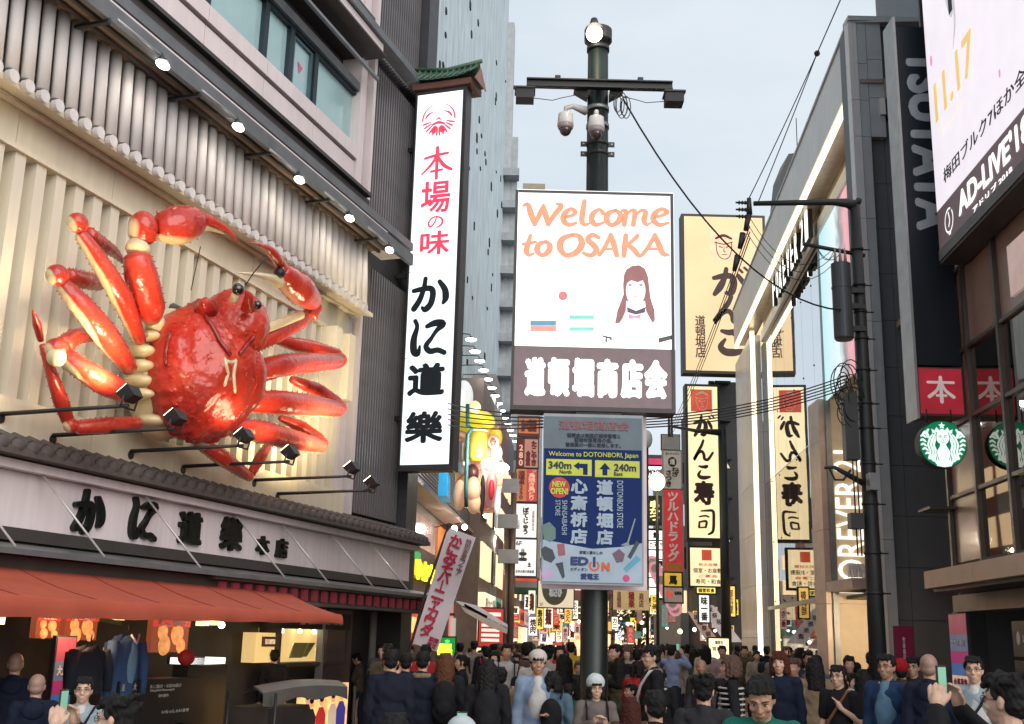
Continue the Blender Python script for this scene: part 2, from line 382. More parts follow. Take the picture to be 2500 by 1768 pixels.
ja = [FL.ha(*S(505, 26)), FL.ha(*S(639, 192)), FL.ha(*S(765, 305))]
dj = (ja[2] - ja[0]) / 2; js = [ja[0] + dj * k for k in (-4, -3, -2, -1, 0, 1, 2)] + [A1 + .15]
for k in range(len(js) - 1):
 g = MB(); g.box(FL, js[k] + .008, js[k + 1] - .008, 10.3, 11.0, -.41, .0); mk('facade_panel', g, PANEL, B)
 g = MB(); g.box(FL, js[k] + .008, js[k + 1] - .008, 11.06, 11.34, -.41, .05); mk('sill_panel', g, PANEL, B)
wg = M('blue_green_glass', (.34, .52, .53), .12, var=.05, bump=0, spec=.7)
WF = M('dark_teal_frame', (.02, .035, .045), .4, .3)
wa = [FL.ha(*S(503, 10), -.1), FL.ha(*S(643, 110), -.1), FL.ha(*S(706, 150), -.1), FL.ha(*S(767, 190), -.1), FL.ha(*S(866, 300), -.1)]
wa = [wa[0] - 3.0, wa[0] - 1.5] + wa
for k in range(len(wa) - 1):
 a0, a1 = wa[k], wa[k + 1]
 f = MB()
 for (x0, x1, y0, y1) in ((a0, a0 + .07, 11.36, 12.52), (a1 - .07, a1, 11.36, 12.52), (a0 + .071, a1 - .071, 11.36, 11.4), (a0 + .071, a1 - .071, 12.47, 12.52)): f.box(FL, x0, x1, y0, y1, -.2, -.06)
 wf = mk('window', f, WF, B); g = MB(); g.box(FL, a0 + .06, a1 - .06, 11.38, 12.5, -.17, -.15); mk('pane', g, wg, wf)
a = wa[-3]; g = MB()
for (x0, x1, y0, y1) in ((a + .09, a + .17, 11.42, 12.44), (wa[-2] - .17, wa[-2] - .09, 11.42, 12.44), (a + .171, wa[-2] - .171, 11.42, 11.47), (a + .171, wa[-2] - .171, 12.39, 12.44)): g.box(FL, x0, x1, y0, y1, -.145, -.1)
mk('opening_sash', g, M('teal_frame', (.08, .14, .17), .4, .3), B)
g = MB(); c = FL.P((a + wa[-2]) / 2 + .02, 11.93, -.14); g.add([FL.P((a + wa[-2]) / 2 + dx, 11.95 + dy, -.14) for dx, dy in ((-.1, .1), (.1, .05), (-.02, -.12))], [(0, 1, 2)]); mk('sticker', g, M('red_sticker', (.7, .12, .2), .5), B)
g = MB(); g.box(FL, A0, A1 + .15, 12.54, 12.72, -.41, .02); mk('head_band', g, LEDGE, B)
g = MB(); g.box(FL, A0, A1 + .4, 12.86, 12.92, .25, .32); mk('rail', g, STEEL, B)
g = MB(); g.box(FL, A0, A1 + .3, 13.3, 13.34, -.4, .5); mk('floor_soffit', g, DLEDGE, B)
g = MB(); g.box(FL, A0, A1 + .3, 13.36, 13.6, -.4, .42); mk('upper_band', g, PANEL, B)
g = MB(); g.box(FL, A0, FL.ha(934, 250, .5), 13.62, 13.78, .2, .5); mk('gutter', g, LEDGE, B)
g = MB(); g.box(FL, A0, A1 + .1, 13.9, 14.1, .0, .3); mk('ledge', g, DLEDGE, B)
for k in range(3):
 g = MB(); g.box(FL, js[k + 4] + .008, js[k + 5] - .008, 14.15, 18, -.41, 0); mk('facade_panel', g, PANEL, B)
g = MB(); g.box(FL, A1 + .17, A1 + .42, 3.85, 24, -.41, .04); mk('corner_post', g, PANEL, B)
g = MB(); g.box(FL, A1 + .62, A1 + .74, 3.85, 24, -.41, .1); mk('corner_post', g, PANEL, B)
g = MB(); g.box(FL, A1 + .75, A2 - .3, 3.9, 24, -.41, -.2); mk('louvre_backing', g, FINBK, B)
g = MB(); g.box(FL, A2 - .55, A2, 0, 24, -.41, .16); mk('end_pier', g, M('end_pier_metal', (.07, .07, .08), .5, .3), B)
fin = None; a = A1 + .82
while a < A2 - .6:
 if fin is None:
  g = MB(); g.box(FL, a, a + .045, 4.15, 9.15, -.2, -.02); fin = mk('louvre_fin', g, FIN, B)
  g = MB(); g.box(FL, a, a + .045, 9.95, 13.55, -.2, -.02); fin2 = mk('louvre_fin', g, FIN, B)
  g = MB(); g.box(FL, a, a + .045, 13.85, 24, -.2, -.02); fin3 = mk('louvre_fin', g, FIN, B); fa = a
 else:
  for f in (fin, fin2, fin3): inst(f, 'louvre_fin', B, FL.s * (a - fa))
 a += .118
g = MB(); p = [(4.0, .05), (3.8, .55), (3.72, .55), (3.72, -.05), (3.92, -.05)]
v = [FL.P(a, h, o) for a in (A0, A2 - .1) for h, o in p]; n = 5
g.add(v, [(0, 1, 2, 3, 4), (9, 8, 7, 6, 5)] + [(i, n + i, n + (i + 1) % n, (i + 1) % n) for i in range(n)]); mk('lower_roof', g, TILE2, B)
g = MB(); g.tube([FL.P(A0, 4.02, .06), FL.P(A2 - .1, 4.02, .06)], .05, 8); mk('ridge_cap', g, DLEDGE, B)
rt = None; a = 8.3
while a < 22.1:
 if rt is None:
  g = MB(); g.ell(FL.P(a, 3.82, .50), FL.s * .09, FL.n * .07, Vector((0, 0, .085)), 12, 8); rt = mk('round_tile', g, TILE2, B); ta = a
  g = MB(); g.tube([FL.P(a, 3.86, .46), FL.P(a, 4.0, .1)], .07, 8); rt2 = mk('tile_roll', g, TILE2, B)
 else: inst(rt, 'round_tile', B, FL.s * (a - ta)); inst(rt2, 'tile_roll', B, FL.s * (a - ta))
 a += .24
g = MB(); g.box(FL, A0, A2 - .2, 3.6, 3.7, -.05, .36); mk('cornice', g, PLASTER, B)
g = MB(); g.box(FL, A0, A2 - .35, 2.97, 3.595, -.05, .2); mk('sign_band', g, PLASTER, B)
g = MB(); g.box(FL, A0, A2 - .3, 2.82, 2.965, -.05, .24); mk('ledge', g, DLEDGE, B)
g = MB(); p = [(2.81, .1), (2.66, 1.1), (2.6, 1.1), (2.72, .1)]
v = [FL.P(a, h, o) for a in (A0, A2 + .25) for h, o in p]; g.add(v, [(0, 1, 2, 3), (7, 6, 5, 4), (0, 4, 5, 1), (1, 5, 6, 2), (2, 6, 7, 3), (3, 7, 4, 0)]); mk('canopy_roof', g, LEDGE, B)
g = MB()
for (u, v_) in ((0, 0),):
 pass
for u in (30, 232, 450, 640, 738, 840, 920):
 a = FL.ha(u, 1240, 1.0); g = MB(); g.tube([FL.P(a - .35, 3.68, .22), FL.P(a, 2.68, 1.02)], .014, 6); mk('tie_rod', g, M('tie_rod_metal', (.6, .58, .57), .4, .4), B)
redl = M('red_valance', (.22, .03, .045), .7, emis=(.3, .03, .05), es=.12); a = 13.6
g = MB(); g.box(FL, 13.3, A2 + .2, 2.56, 2.62, .7, 1.05); g.box(FL, 13.3, A2 + .2, 2.30, 2.35, .7, 1.05); mk('valance_frame', g, DLEDGE, B)
vp = None
while a < A2:
 if vp is None: g = MB(); g.box(FL, a, a + .15, 2.37, 2.54, .9, .95); vp = mk('valance_panel', g, redl, B); va = a
 else: inst(vp, 'valance_panel', B, FL.s * (a - va))
 a += .34
g = MB(); g.box(FL, A0, A2, 2.35, 2.6, .3, .89); mk('canopy_underside', g, DLEDGE, B)
SG = root('shop_name_lettering', FL.P(14, 3, .22), 'raised black brush characters on the long white band over the awning', 'sign lettering')
BLK = M('glossy_black_letter', (.004, .007, .006), .4, var=.1, coat=.15, spec=.3)
G = {
 'か': [[(.02, .62, .05), (.25, .66, .06), (.48, .66, .065), (.55, .5, .07), (.5, .2, .07), (.36, .04, .07), (.27, .1, .035)], [(.33, .97, .05), (.3, .7, .055), (.2, .35, .065), (.05, .08, .07)], [(.72, .85, .05), (.87, .6, .07), (.9, .35, .075), (.84, .2, .04)]],
 'に': [[(.1, .97, .05), (.16, .8, .05), (.08, .45, .075), (.1, .12, .08), (.22, .05, .06), (.26, .25, .03)], [(.45, .8, .05), (.68, .88, .075), (.9, .84, .08), (.72, .66, .05), (.58, .45, .045)], [(.58, .45, .05), (.44, .25, .06), (.56, .1, .065), (.78, .12, .06), (.97, .04, .055)]],
 'ん': [[(.5, .97, .05), (.4, .7, .06), (.2, .35, .06), (.05, .05, .06), (.25, .35, .05), (.42, .45, .06), (.52, .3, .06), (.55, .1, .06), (.72, .08, .06), (.95, .4, .045)]],
 'が': [[(.02, .6, .05), (.3, .68, .07), (.5, .66, .07), (.56, .45, .08), (.48, .12, .08), (.34, .1, .04)], [(.36, .92, .05), (.3, .6, .06), (.18, .3, .08), (.03, .05, .05)], [(.68, .7, .05), (.8, .5, .06), (.84, .38, .04)], [(.72, .92, .03), (.8, .82, .03)], [(.86, .98, .03), (.95, .88, .03)]],
 'こ': [[(.2, .85, .05), (.45, .8, .08), (.75, .86, .07), (.6, .72, .04)], [(.3, .55, .04), (.15, .3, .08), (.3, .12, .1), (.6, .1, .1), (.9, .16, .06)]],
 'の': [[(.55, .85, .045), (.45, .45, .05), (.22, .15, .06), (.08, .35, .06), (.2, .7, .055), (.5, .86, .05), (.82, .72, .06), (.9, .4, .07), (.75, .15, .06), (.55, .04, .035)]],
 '本': [[(.1, .68, .035), (.5, .75, .045), (.85, .78, .035)], [(.5, .98, .05), (.5, .6, .05), (.5, .03, .045)], [(.48, .7, .045), (.3, .45, .04), (.02, .2, .025)], [(.52, .7, .04), (.72, .42, .055), (.98, .26, .04)], [(.32, .25, .035), (.68, .28, .035)]],
 '司': [[(.3, .95, .03), (.6, .97, .045), (.9, .95, .06), (.93, .6, .06), (.88, .15, .06), (.65, .02, .04)], [(.2, .72, .03), (.5, .76, .04), (.68, .72, .035)], [(.2, .5, .04), (.18, .3, .05)], [(.2, .5, .035), (.55, .54, .05), (.52, .3, .045)], [(.2, .28, .03), (.52, .3, .035)]],
}
def brush(ch, fr, box, o, mat, par, name='character', scale_w=1.0, deep=0, bev=0):
 a0, a1, h0, h1 = box; g = MB(); w = abs(a1 - a0); h = abs(h1 - h0); sw = (w + h) / 2 * scale_w
 for st in G[ch]: g.stroke(fr, [(a0 + x * (a1 - a0), h0 + y * (h1 - h0), r * sw) for x, y, r in st], o)
 if deep:   # solid raised letter: extrude every face loop back to the wall
  n0 = len(g.f); b = len(g.v); back = [Vector(v) - fr.n * deep for v in g.v]
  ec = {}
  for f in g.f:
   for j in range(len(f)): ec[(f[j], f[(j + 1) % len(f)])] = 1
  g.add(back, [(e[1] , e[0], e[0] + 0, e[1]) for e in []])
  for e in ec:
   if (e[1], e[0]) not in ec: g.f.append((e[0], e[0] + b, e[1] + b, e[1])); g.mi.append(0); g.sm.append(False)
 return mk(name, g, mat, par)
for ch, x0, x1, yt, yb in (('か', 162, 228, 1100, 1196), ('に', 290, 346, 1120, 1210)):
 a0, a1 = FL.ha(x0, 1150, .2), FL.ha(x1, 1150, .2); brush(ch, FL, (a0, a1, FL.hh((x0 + x1) / 2, yb, .2), FL.hh((x0 + x1) / 2, yt, .2)), .27, BLK, SG, scale_w=1.25, deep=.07)
for ch, x0, x1, yt, yb, bd in (('道', 396, 446, 1146, 1222, .035), ('樂', 492, 538, 1160, 1236, .035), ('本', 574, 600, 1202, 1245, .03), ('店', 618, 642, 1208, 1252, .03)):
 xm = (x0 + x1) / 2; T(ch, FL, (FL.ha(x0, 1190, .2), FL.ha(x1, 1190, .2), FL.hh(xm, yb, .2), FL.hh(xm, yt, .2)), .2, BLK, SG, 'character', bold=.045, deep=.06)
AW = M('red_orange_awning_cloth', (.40, .075, .038), .8, var=.08, vs=3, bump=.1, bs=120)
aw = root('shop_awning', FL.P(11, 2, 1), 'long red-orange cloth awning sloping out over the food stall', 'awning')
g = MB(); na = 40; aE0, aE1 = 9.6, 15.9
def awp(t, s_):  # t along 0..1, s_ back->front
 a = (5.2 + (16.0 - 5.2) * t) * (1 - s_) + (5.0 + (14.2 - 5.0) * t) * s_; o = .45 + 2.05 * s_; h = 2.60 - .47 * s_ - .05 * math.sin(math.pi * s_) + .006 * math.sin(t * 60) * s_
 return FL.P(a, h, o)
vs = [awp(i / na, j / 8) for j in range(9) for i in range(na + 1)]; W = na + 1
fs = [(j * W + i, (j + 1) * W + i, (j + 1) * W + i + 1, j * W + i + 1) for j in range(8) for i in range(na)]
g.add(vs, fs, 0, 0., True); g.add([v - Vector((0, 0, .012)) for v in vs], [tuple(reversed(f)) for f in fs], 0, 0., True); mk('awning_cloth', g, AW, aw)
g = MB(); vs = []
for i in range(na + 1):
 p = awp(i / na, 1.0); dr = 0.2 - .0022 * i
 for (dz, do) in ((.012, -.0), (-.03, .025), (-.1, .03), (-dr, .02 + .012 * math.sin(i * 1.3))): vs.append(p + Vector((0, 0, dz)) + FL.n * do)
fs = [(i * 4 + j, i * 4 + j + 1, (i + 1) * 4 + j + 1, (i + 1) * 4 + j) for i in range(na) for j in range(3)]; g.add(vs, fs, 0, 0., True); mk('valance', g, AW, aw)
g = MB(); g.tube([awp(0, 0) + Vector((0, 0, .06)), awp(1, 0) + Vector((0, 0, .06))], .06, 10); mk('awning_roller', g, AW, aw)
for k in range(1, 9):
 g = MB(); g.tube([awp(k / 9, j / 8) + Vector((0, 0, .004)) for j in range(9)], .006, 4); mk('cloth_seam', g, M('seam_dark_red', (.35, .06, .04), .8), aw)
for t_ in (.25, .55, .85, .99):
 g = MB(); g.tube([awp(t_, .05) - Vector((0, 0, .08)), awp(t_, .55) - Vector((0, 0, .12)), awp(t_, .97) - Vector((0, 0, .06))], .02, 6); mk('awning_arm', g, DARK, aw)
# --- floodlights on arms (six), eave lamps (five)
WARMC = (1.0, .79, .46)
def make_flood(tip_len):
 r = root('floodlight', (0, 0, 0), 'x', 'floodlight', 'arm floodlights below the crab')
 g = MB(); g.tube([ID.P(0, 0, 0), ID.P(0, .03, tip_len)], [.028, .02], 8); mk('arm', g, DARK, r)
 g = MB(); g.tube([ID.P(0, -.05, 0), ID.P(0, -.05, .03)], .06, 10, smooth=False); mk('wall_plate', g, DARK, r)
 y = tip_len + .02; g = MB(); f = ID
 v = [f.P(a, h, o) for (h, o, w_) in ((.15, y - .12, .11), (.25, y + .01, .11), (.13, y + .10, .08), (.06, y - .02, .08)) for a in (-w_, w_)]
 g.add(v, [(0, 2, 3, 1), (2, 4, 5, 3), (4, 6, 7, 5), (6, 0, 1, 7), (0, 6, 4, 2), (1, 3, 5, 7)]); mk('lamp_housing', g, BLACK, r)
 g = MB(); g.tube([f.P(-.12, .12, y), f.P(-.12, .0, y - .03), f.P(.12, .0, y - .03), f.P(.12, .12, y)], .012, 6); mk('yoke', g, DARK, r)
 g = MB(); v = [f.P(a, h, o) for (h, o) in ((.157, y - .115), (.245, y + .0)) for a in (-.09, .09)]; g.add([Vector(q) - ID.n * .012 + Vector((0, 0, .01)) for q in v], [(0, 1, 3, 2)]); mk('lens', g, lit('flood_lens', (1.0, .85, .6), 6), r)
 lamp('SPOT', f.P(0, .3, y - .12), 110, WARMC, r, .08, aim=f.P(0, 2.6, .0), spot=135, blend=.7)
 return r
FB = [(9.98, 4.19, 1.6), (10.85, 4.1, 1.95), (12.34, 4.15, 1.85), (13.54, 4.13, 1.95), (15.47, 4.2, 1.6), (16.22, 4.08, 1.85)]
LAB = ['leftmost arm floodlight under the crab beside its lowest left leg', 'arm floodlight in front of the crab body bottom', 'arm floodlight below the body, third from the left', 'arm floodlight over the crab bottom leg tip', 'arm floodlight in front of the right end of the cream wall', 'arm floodlight nearest the dark louvres at far right']
f0 = make_flood(1.7)
for i, (a, h, L_) in enumerate(FB):
 o = f0 if i == 0 else copy_tree(f0)
 o['label'] = LAB[i]; place(o, FL, a, h, .2)
 for c_ in o.children:
  if c_.type == 'LIGHT':
   c_.data = c_.data.copy(); c_.data.energy = (180, 16, 14, 30, 200, 280)[i]; c_.data.shadow_soft_size = .2
def make_eave():
 r = root('eave_lamp', (0, 0, 0), 'x', 'lamp', 'lamps under the upper ledge of the crab building')
 f = ID; g = MB(); g.tube([f.P(-1.15, .05, .02), f.P(.1, .05, .02)], .03, 8); mk('conduit', g, M('grey_conduit', (.35, .36, .38), .4, .5), r)
 g = MB(); g.tube([f.P(0, .1, 0), f.P(0, .02, .03), f.P(0, -.07, .05)], [.03, .05, .1], 12); mk('lamp_cap', g, DARK, r)
 g = MB(); g.ell(f.P(.02, -.10, .05), f.s * .15, f.n * .085, Vector((0, 0, .06)), 14, 8); mk('bulb', g, lit('eave_bulb', (1, .95, .85), 12), r)
 lamp('SPOT', f.P(0, -.2, .0), 6, (1, .86, .62), r, .08, aim=f.P(0, -2, -.55), spot=150, blend=.8)
 return r
e0 = make_eave()
for i, (u, v) in enumerate(((357, 148), (527, 288), (665, 406), (778, 492), (868, 563))):
 o = e0 if i == 0 else copy_tree(e0); a, h = FL.hit(u, v, .98)
 o['label'] = ['nearest eave lamp, largest, at the upper left above the tiles', 'second eave lamp from the left above the crab claw', 'third eave lamp from the left above the tile eave', 'eave lamp above the end of the tile roof', 'eave lamp on the louvred wall beside the tall white sign'][i]
 place(o, FL, a, h + .1, .98); o.scale = (.8, .8, .8)
# --- THE CRAB
def crabmat():
 mt = bpy.data.materials.new('crab_red_and_cream_gloss'); mt.use_nodes = True; t = mt.node_tree; L = t.links.new; b = t.nodes['Principled BSDF']
 at = t.nodes.new('ShaderNodeAttribute'); at.attribute_name = 'paint'; tc = t.nodes.new('ShaderNodeTexCoord')
 n = t.nodes.new('ShaderNodeTexNoise'); n.inputs['Scale'].default_value = 2.2; n.inputs['Detail'].default_value = 6; L(tc.outputs['Object'], n.inputs['Vector'])
 cr = t.nodes.new('ShaderNodeValToRGB'); cr.color_ramp.elements[0].position = .35; cr.color_ramp.elements[0].color = (.42, .022, .015, 1); cr.color_ramp.elements[1].position = .68; cr.color_ramp.elements[1].color = (.62, .055, .025, 1)
 L(n.outputs['Fac'], cr.inputs['Fac'])
 ad = t.nodes.new('ShaderNodeMath'); ad.operation = 'MULTIPLY_ADD'; L(n.outputs['Fac'], ad.inputs[0]); ad.inputs[1].default_value = .5; L(at.outputs['Fac'], ad.inputs[2])
 mr = t.nodes.new('ShaderNodeMapRange'); mr.inputs['From Min'].default_value = .62; mr.inputs['From Max'].default_value = .95; L(ad.outputs[0], mr.inputs['Value'])
 mx = t.nodes.new('ShaderNodeMix'); mx.data_type = 'RGBA'; L(mr.outputs[0], mx.inputs['Factor']); L(cr.outputs[0], mx.inputs['A']); mx.inputs['B'].default_value = (.72, .58, .33, 1)
 L(mx.outputs['Result'], b.inputs['Base Color']); b.inputs['Roughness'].default_value = .3; b.inputs['Coat Weight'].default_value = .35; b.inputs['Coat Roughness'].default_value = .14
 v = t.nodes.new('ShaderNodeTexVoronoi'); v.inputs['Scale'].default_value = 14; L(tc.outputs['Object'], v.inputs['Vector'])
 n2 = t.nodes.new('ShaderNodeTexNoise'); n2.inputs['Scale'].default_value = 8; L(tc.outputs['Object'], n2.inputs['Vector'])
 mm = t.nodes.new('ShaderNodeMath'); mm.operation = 'MULTIPLY_ADD'; L(v.outputs['Distance'], mm.inputs[0]); mm.inputs[1].default_value = -.5; L(n2.outputs['Fac'], mm.inputs[2])
 bp = t.nodes.new('ShaderNodeBump'); bp.inputs['Strength'].default_value = .28; bp.inputs['Distance'].default_value = .05; L(mm.outputs[0], bp.inputs['Height']); L(bp.outputs[0], b.inputs['Normal']); L(bp.outputs[0], b.inputs['Coat Normal'])
 return mt
CR = crabmat(); CRM = M('crab_cream_shell', (.72, .6, .36), .35, var=.15, vs=3, bump=.1, coat=.5)
Cb = root('giant_crab', FL.P(13, 5.5, .4), 'giant glossy red crab sculpture mounted on the cream fluted wall', 'crab sculpture')
def CS(x, y): return S(x / 2.1656, 450 + y / 2.1656)
def cp(x, y, o): a, h = FL.hit(*CS(x, y), o); return FL.P(a, h, o)
def cr_(r, x, y, o): return r * 1.03 / 2.1656 * (cp(x, y, o) - CAM).length / 2900
def bump(v, f=3., amp=.02): return noise.noise(Vector(v) * f) * amp
VD = (cp(1000, 900, 1) - CAM).normalized()
SHV = []
def onshell(x, y, lift=0.):
 d = ray(*CS(x, y)); best = None
 for t in SHV:
  h = t.ray_cast(CAM, d)
  if h[0] is not None and (best is None or h[3] < best[3]): best = h
 return best[0] + best[1] * lift if best else None
def body_shell(cx, cy, o, ra, ro, rh, tilt, mat, name, nu=96, nv=64, amp=.035, ridge=True, paint=None, par=Cb):
 c = cp(cx, cy, o); ct, st = math.cos(R(tilt)), math.sin(R(tilt)); up = Vector((0, 0, 1))
 ax = (FL.s * ct + up * st); ay = FL.n; az = (up * ct - FL.s * st); g = MB()
 g.ell(c, ax * ra, ay * ro, az * rh, nu, nv); V = []; C = []
 for v in g.v:
  d = Vector(v) - c; x, y, z = d.dot(ax) / ra, d.dot(ay) / ro, d.dot(az) / rh
  k = 1 + noise.noise(Vector(v) * 1.6) * .08 + noise.noise(Vector(v) * 5) * amp
  if ridge:
   k += .018 * max(0, math.sin(x * 17) * math.sin(z * 15)) + .05 * max(0, 1 - abs(abs(x) - .5) * 9) * (z < .4)
   k += .03 * max(0, noise.noise(Vector(v) * 11))
   if abs(y) < .2: k += .04 * max(0, math.sin(math.atan2(z, x) * 34))
  V.append(tuple(c + d * k)); C.append(paint(x, y, z) if paint else 0.)
 g.v = V; g.c = C; SHV.append(BVHTree.FromPolygons([Vector(v) for v in V], g.f)); return mk(name, g, mat, par)
sz = cr_(1, 1080, 980, 1.0)
body_shell(1070, 985, 1.12, sz * 312, .70, sz * 362, -8, CR, 'carapace')
body_shell(880, 1005, .62, sz * 265, .45, sz * 350, -6, CRM, 'underside', 48, 32, .02, False)
body_shell(1235, 745, 1.45, sz * 165, .5, sz * 190, -18, CR, 'head_shell', 64, 48, .03, True)
body_shell(1240, 1010, 1.42, sz * 140, .42, sz * 210, 10, CR, 'side_lobe', 64, 48, .03, True)
g = MB(); g.tube([cp(1310, 660, 1.9), cp(1318, 590, 2.0), cp(1300, 565, 2.05)], [cr_(40, 1310, 620, 2), cr_(24, 1310, 620, 2), .02], 10); mk('horn', g, CR, Cb); g = MB(); g.tube([cp(1090, 660, 1.4), cp(1085, 610, 1.5)], [.16, .04], 10); mk('horn', g, CR, Cb)
def dense(P_, n=8): return [(P_[i][0] + (P_[i + 1][0] - P_[i][0]) * k / n, P_[i][1] + (P_[i + 1][1] - P_[i][1]) * k / n) for i in range(len(P_) - 1) for k in range(n)] + [P_[-1]]
def shell_line(nm, P_, r, mat, lift):
 pp = [q for q in (onshell(x, y, lift) for x, y in dense(P_)) if q is not None]; g = MB()
 if len(pp) > 2: g.tube(pp, [r * (.4 if k in (0, len(pp) - 1) else 1) for k in range(len(pp))], 6); mk(nm, g, mat, Cb)
for P_ in ([(1188, 915), (1205, 1000), (1185, 1070)], [(1248, 920), (1235, 1010), (1243, 1105)], [(1200, 935), (1222, 942), (1248, 935)]): shell_line('pale_groove', P_, .026, CRM, .004)
DR = M('crab_dark_red_groove', (.26, .014, .012), .35, coat=.4)
for P_ in ([(1060, 650), (1105, 730), (1160, 830), (1215, 905)], [(1260, 900), (1300, 850), (1345, 800)], [(905, 780), (882, 880), (880, 960)]): shell_line('shell_groove', P_, .03, DR, -.018)
g = MB(); r_ = random.Random(9); SPN = []
for P_ in ([(925, 730), (898, 860), (900, 1000), (915, 1130), (960, 1250)], [(1130, 660), (1180, 760), (1250, 860)], [(1340, 800), (1365, 930), (1362, 1060), (1320, 1160), (1240, 1250)]): SPN += dense(P_, 6)
for k in range(90): SPN.append((r_.uniform(940, 1350), r_.uniform(700, 1260)))
for x, y in SPN:
 p = onshell(x, y, -.01); q = onshell(x, y, .07)
 if p and q: g.tube([p, p.lerp(q, .6), q], [.034, .02, .004], 6)
mk('shell_spines', g, CR, Cb, kind='stuff')
for (x, y, r, bx, by, o_) in ((1258, 555, 33, 1232, 620, 2.0), (1360, 638, 25, 1345, 680, 1.9)):
 g = MB(); p = cp(x, y, o_); g.tube([cp(bx, by, o_ - .1), p], [cr_(26, x, y, 2), cr_(20, x, y, 2)], 10); st = mk('eye_stalk', g, CRM, Cb)
 g = MB(); g.ball(p, cr_(r, x, y, o_), 20, 14); mk('eye', g, M('black_gloss_eye', (.008, .008, .008), .08, coat=1, bump=0), st)
g = MB(); g.tube([cp(1300, 530, 2.0), cp(1340, 470, 2.2), cp(1410, 385, 2.4)], .008, 5); mk('feeler', g, DARK, Cb); g = MB(); g.tube([cp(1010, 560, 1.9), cp(1060, 330, 2.3)], .006, 5); mk('feeler', g, DARK, Cb)
CD = (-FL.s * .75 - Vector((0, 0, .5)) - FL.n * .35).normalized(); CDR = Vector((0, .0, -1)) - FL.n * .5; CDR.normalize()
def seg(pts, par, name='leg_segment', cd=None, n=16, mat=None, flat=1.0, rough=True):
 Q = []
 P4 = [Vector((*cp(x, y, o), )) for x, y, o, r in pts]; rr = [cr_(r, x, y, o) for x, y, o, r in pts]
 m_ = len(P4)
 for i in range(m_ - 1):
  for k in range(6):
   t = k / 6; q0, q1, q2, q3 = P4[max(i - 1, 0)], P4[i], P4[i + 1], P4[min(i + 2, m_ - 1)]
   q = .5 * ((2 * q1) + (q2 - q0) * t + (2 * q0 - 5 * q1 + 4 * q2 - q3) * t * t + (3 * q1 - q0 - 3 * q2 + q3) * t ** 3)
   Q.append((q, rr[i] * (1 - t) + rr[i + 1] * t))
 Q.append((P4[-1], rr[-1])); e0, e1 = Q[0], Q[-1]; d0 = (Q[1][0] - e0[0]).normalized(); d1 = (e1[0] - Q[-2][0]).normalized()
 pre = [(e0[0] - d0 * e0[1] * k, e0[1] * w_) for k, w_ in ((.42, .35), (.34, .62), (.2, .85))]; post = [(e1[0] + d1 * e1[1] * k, e1[1] * w_) for k, w_ in ((.2, .85), (.34, .62), (.42, .35))]
 Q = pre + Q + post; g = MB(); g.tube([q for q, r in Q], [r * (1 + (.05 * noise.noise(q * 4) if rough else 0)) for q, r in Q], n, cdir=cd)
 if rough:
  d = (Q[-4][0] - Q[3][0])
  for k in range(int(d.length / .11)):
   q, r = Q[3 + int((len(Q) - 7) * (k + .5) / max(1, int(d.length / .11)))]; t = d.normalized(); side = t.cross(VD).normalized()
   for s_ in (1, -1): g.tube([q + side * s_ * r * .85, q + side * s_ * r * 1.12 - VD * .01], [.016, .003], 5)
 return mk(name, g, mat or CR, par)
def joint(x, y, o, r, par, mat=None, sx=1., name='leg_joint'):
 g = MB(); rr = cr_(r, x, y, o); up = Vector((0, 0, 1))
 g.ell(cp(x, y, o), FL.s * rr * sx * 1.1, FL.n * rr, up * rr, 18, 12, cf=lambda v: max(0, min(1, .5 + 2 * ((Vector(v) - cp(x, y, o)).normalized().dot(CD) - .62)))); return mk(name, g, mat or CR, par)
l = seg([(735, 820, .9, 36), (640, 600, 1.25, 58), (520, 400, 1.2, 48), (425, 265, 1.1, 32)], Cb, 'leg', CD); joint(410, 205, 1.1, 52, l); seg([(470, 265, .95, 40), (560, 330, .8, 34), (610, 365, .7, 26), (652, 412, .6, 10)], l)
l = seg([(680, 965, .9, 44), (560, 800, 1.3, 66), (430, 640, 1.25, 58), (330, 530, 1.1, 38)], Cb, 'leg', CD); joint(302, 480, 1.1, 55, l); seg([(365, 485, .9, 40), (440, 505, .8, 46), (520, 520, .6, 42)], l)
l = seg([(665, 1105, 1.0, 50), (560, 1055, 1.35, 64), (430, 975, 1.3, 56), (330, 900, 1.1, 46)], Cb, 'leg', CD); joint(300, 870, 1.1, 56, l); joint(300, 915, 1.14, 48, l, CRM); seg([(340, 850, .95, 48), (400, 805, .85, 42), (475, 798, .6, 36)], l)
l = seg([(720, 1265, .8, 36), (560, 1275, 1.0, 44), (410, 1285, .9, 34)], Cb, 'leg', CDR); joint(375, 1275, .85, 38, l); seg([(360, 1255, .8, 30), (320, 1140, .85, 40), (275, 1010, .85, 30), (225, 850, .8, 16)], l); seg([(215, 825, .8, 16), (195, 740, .85, 22), (173, 665, .9, 4)], l, rough=False)
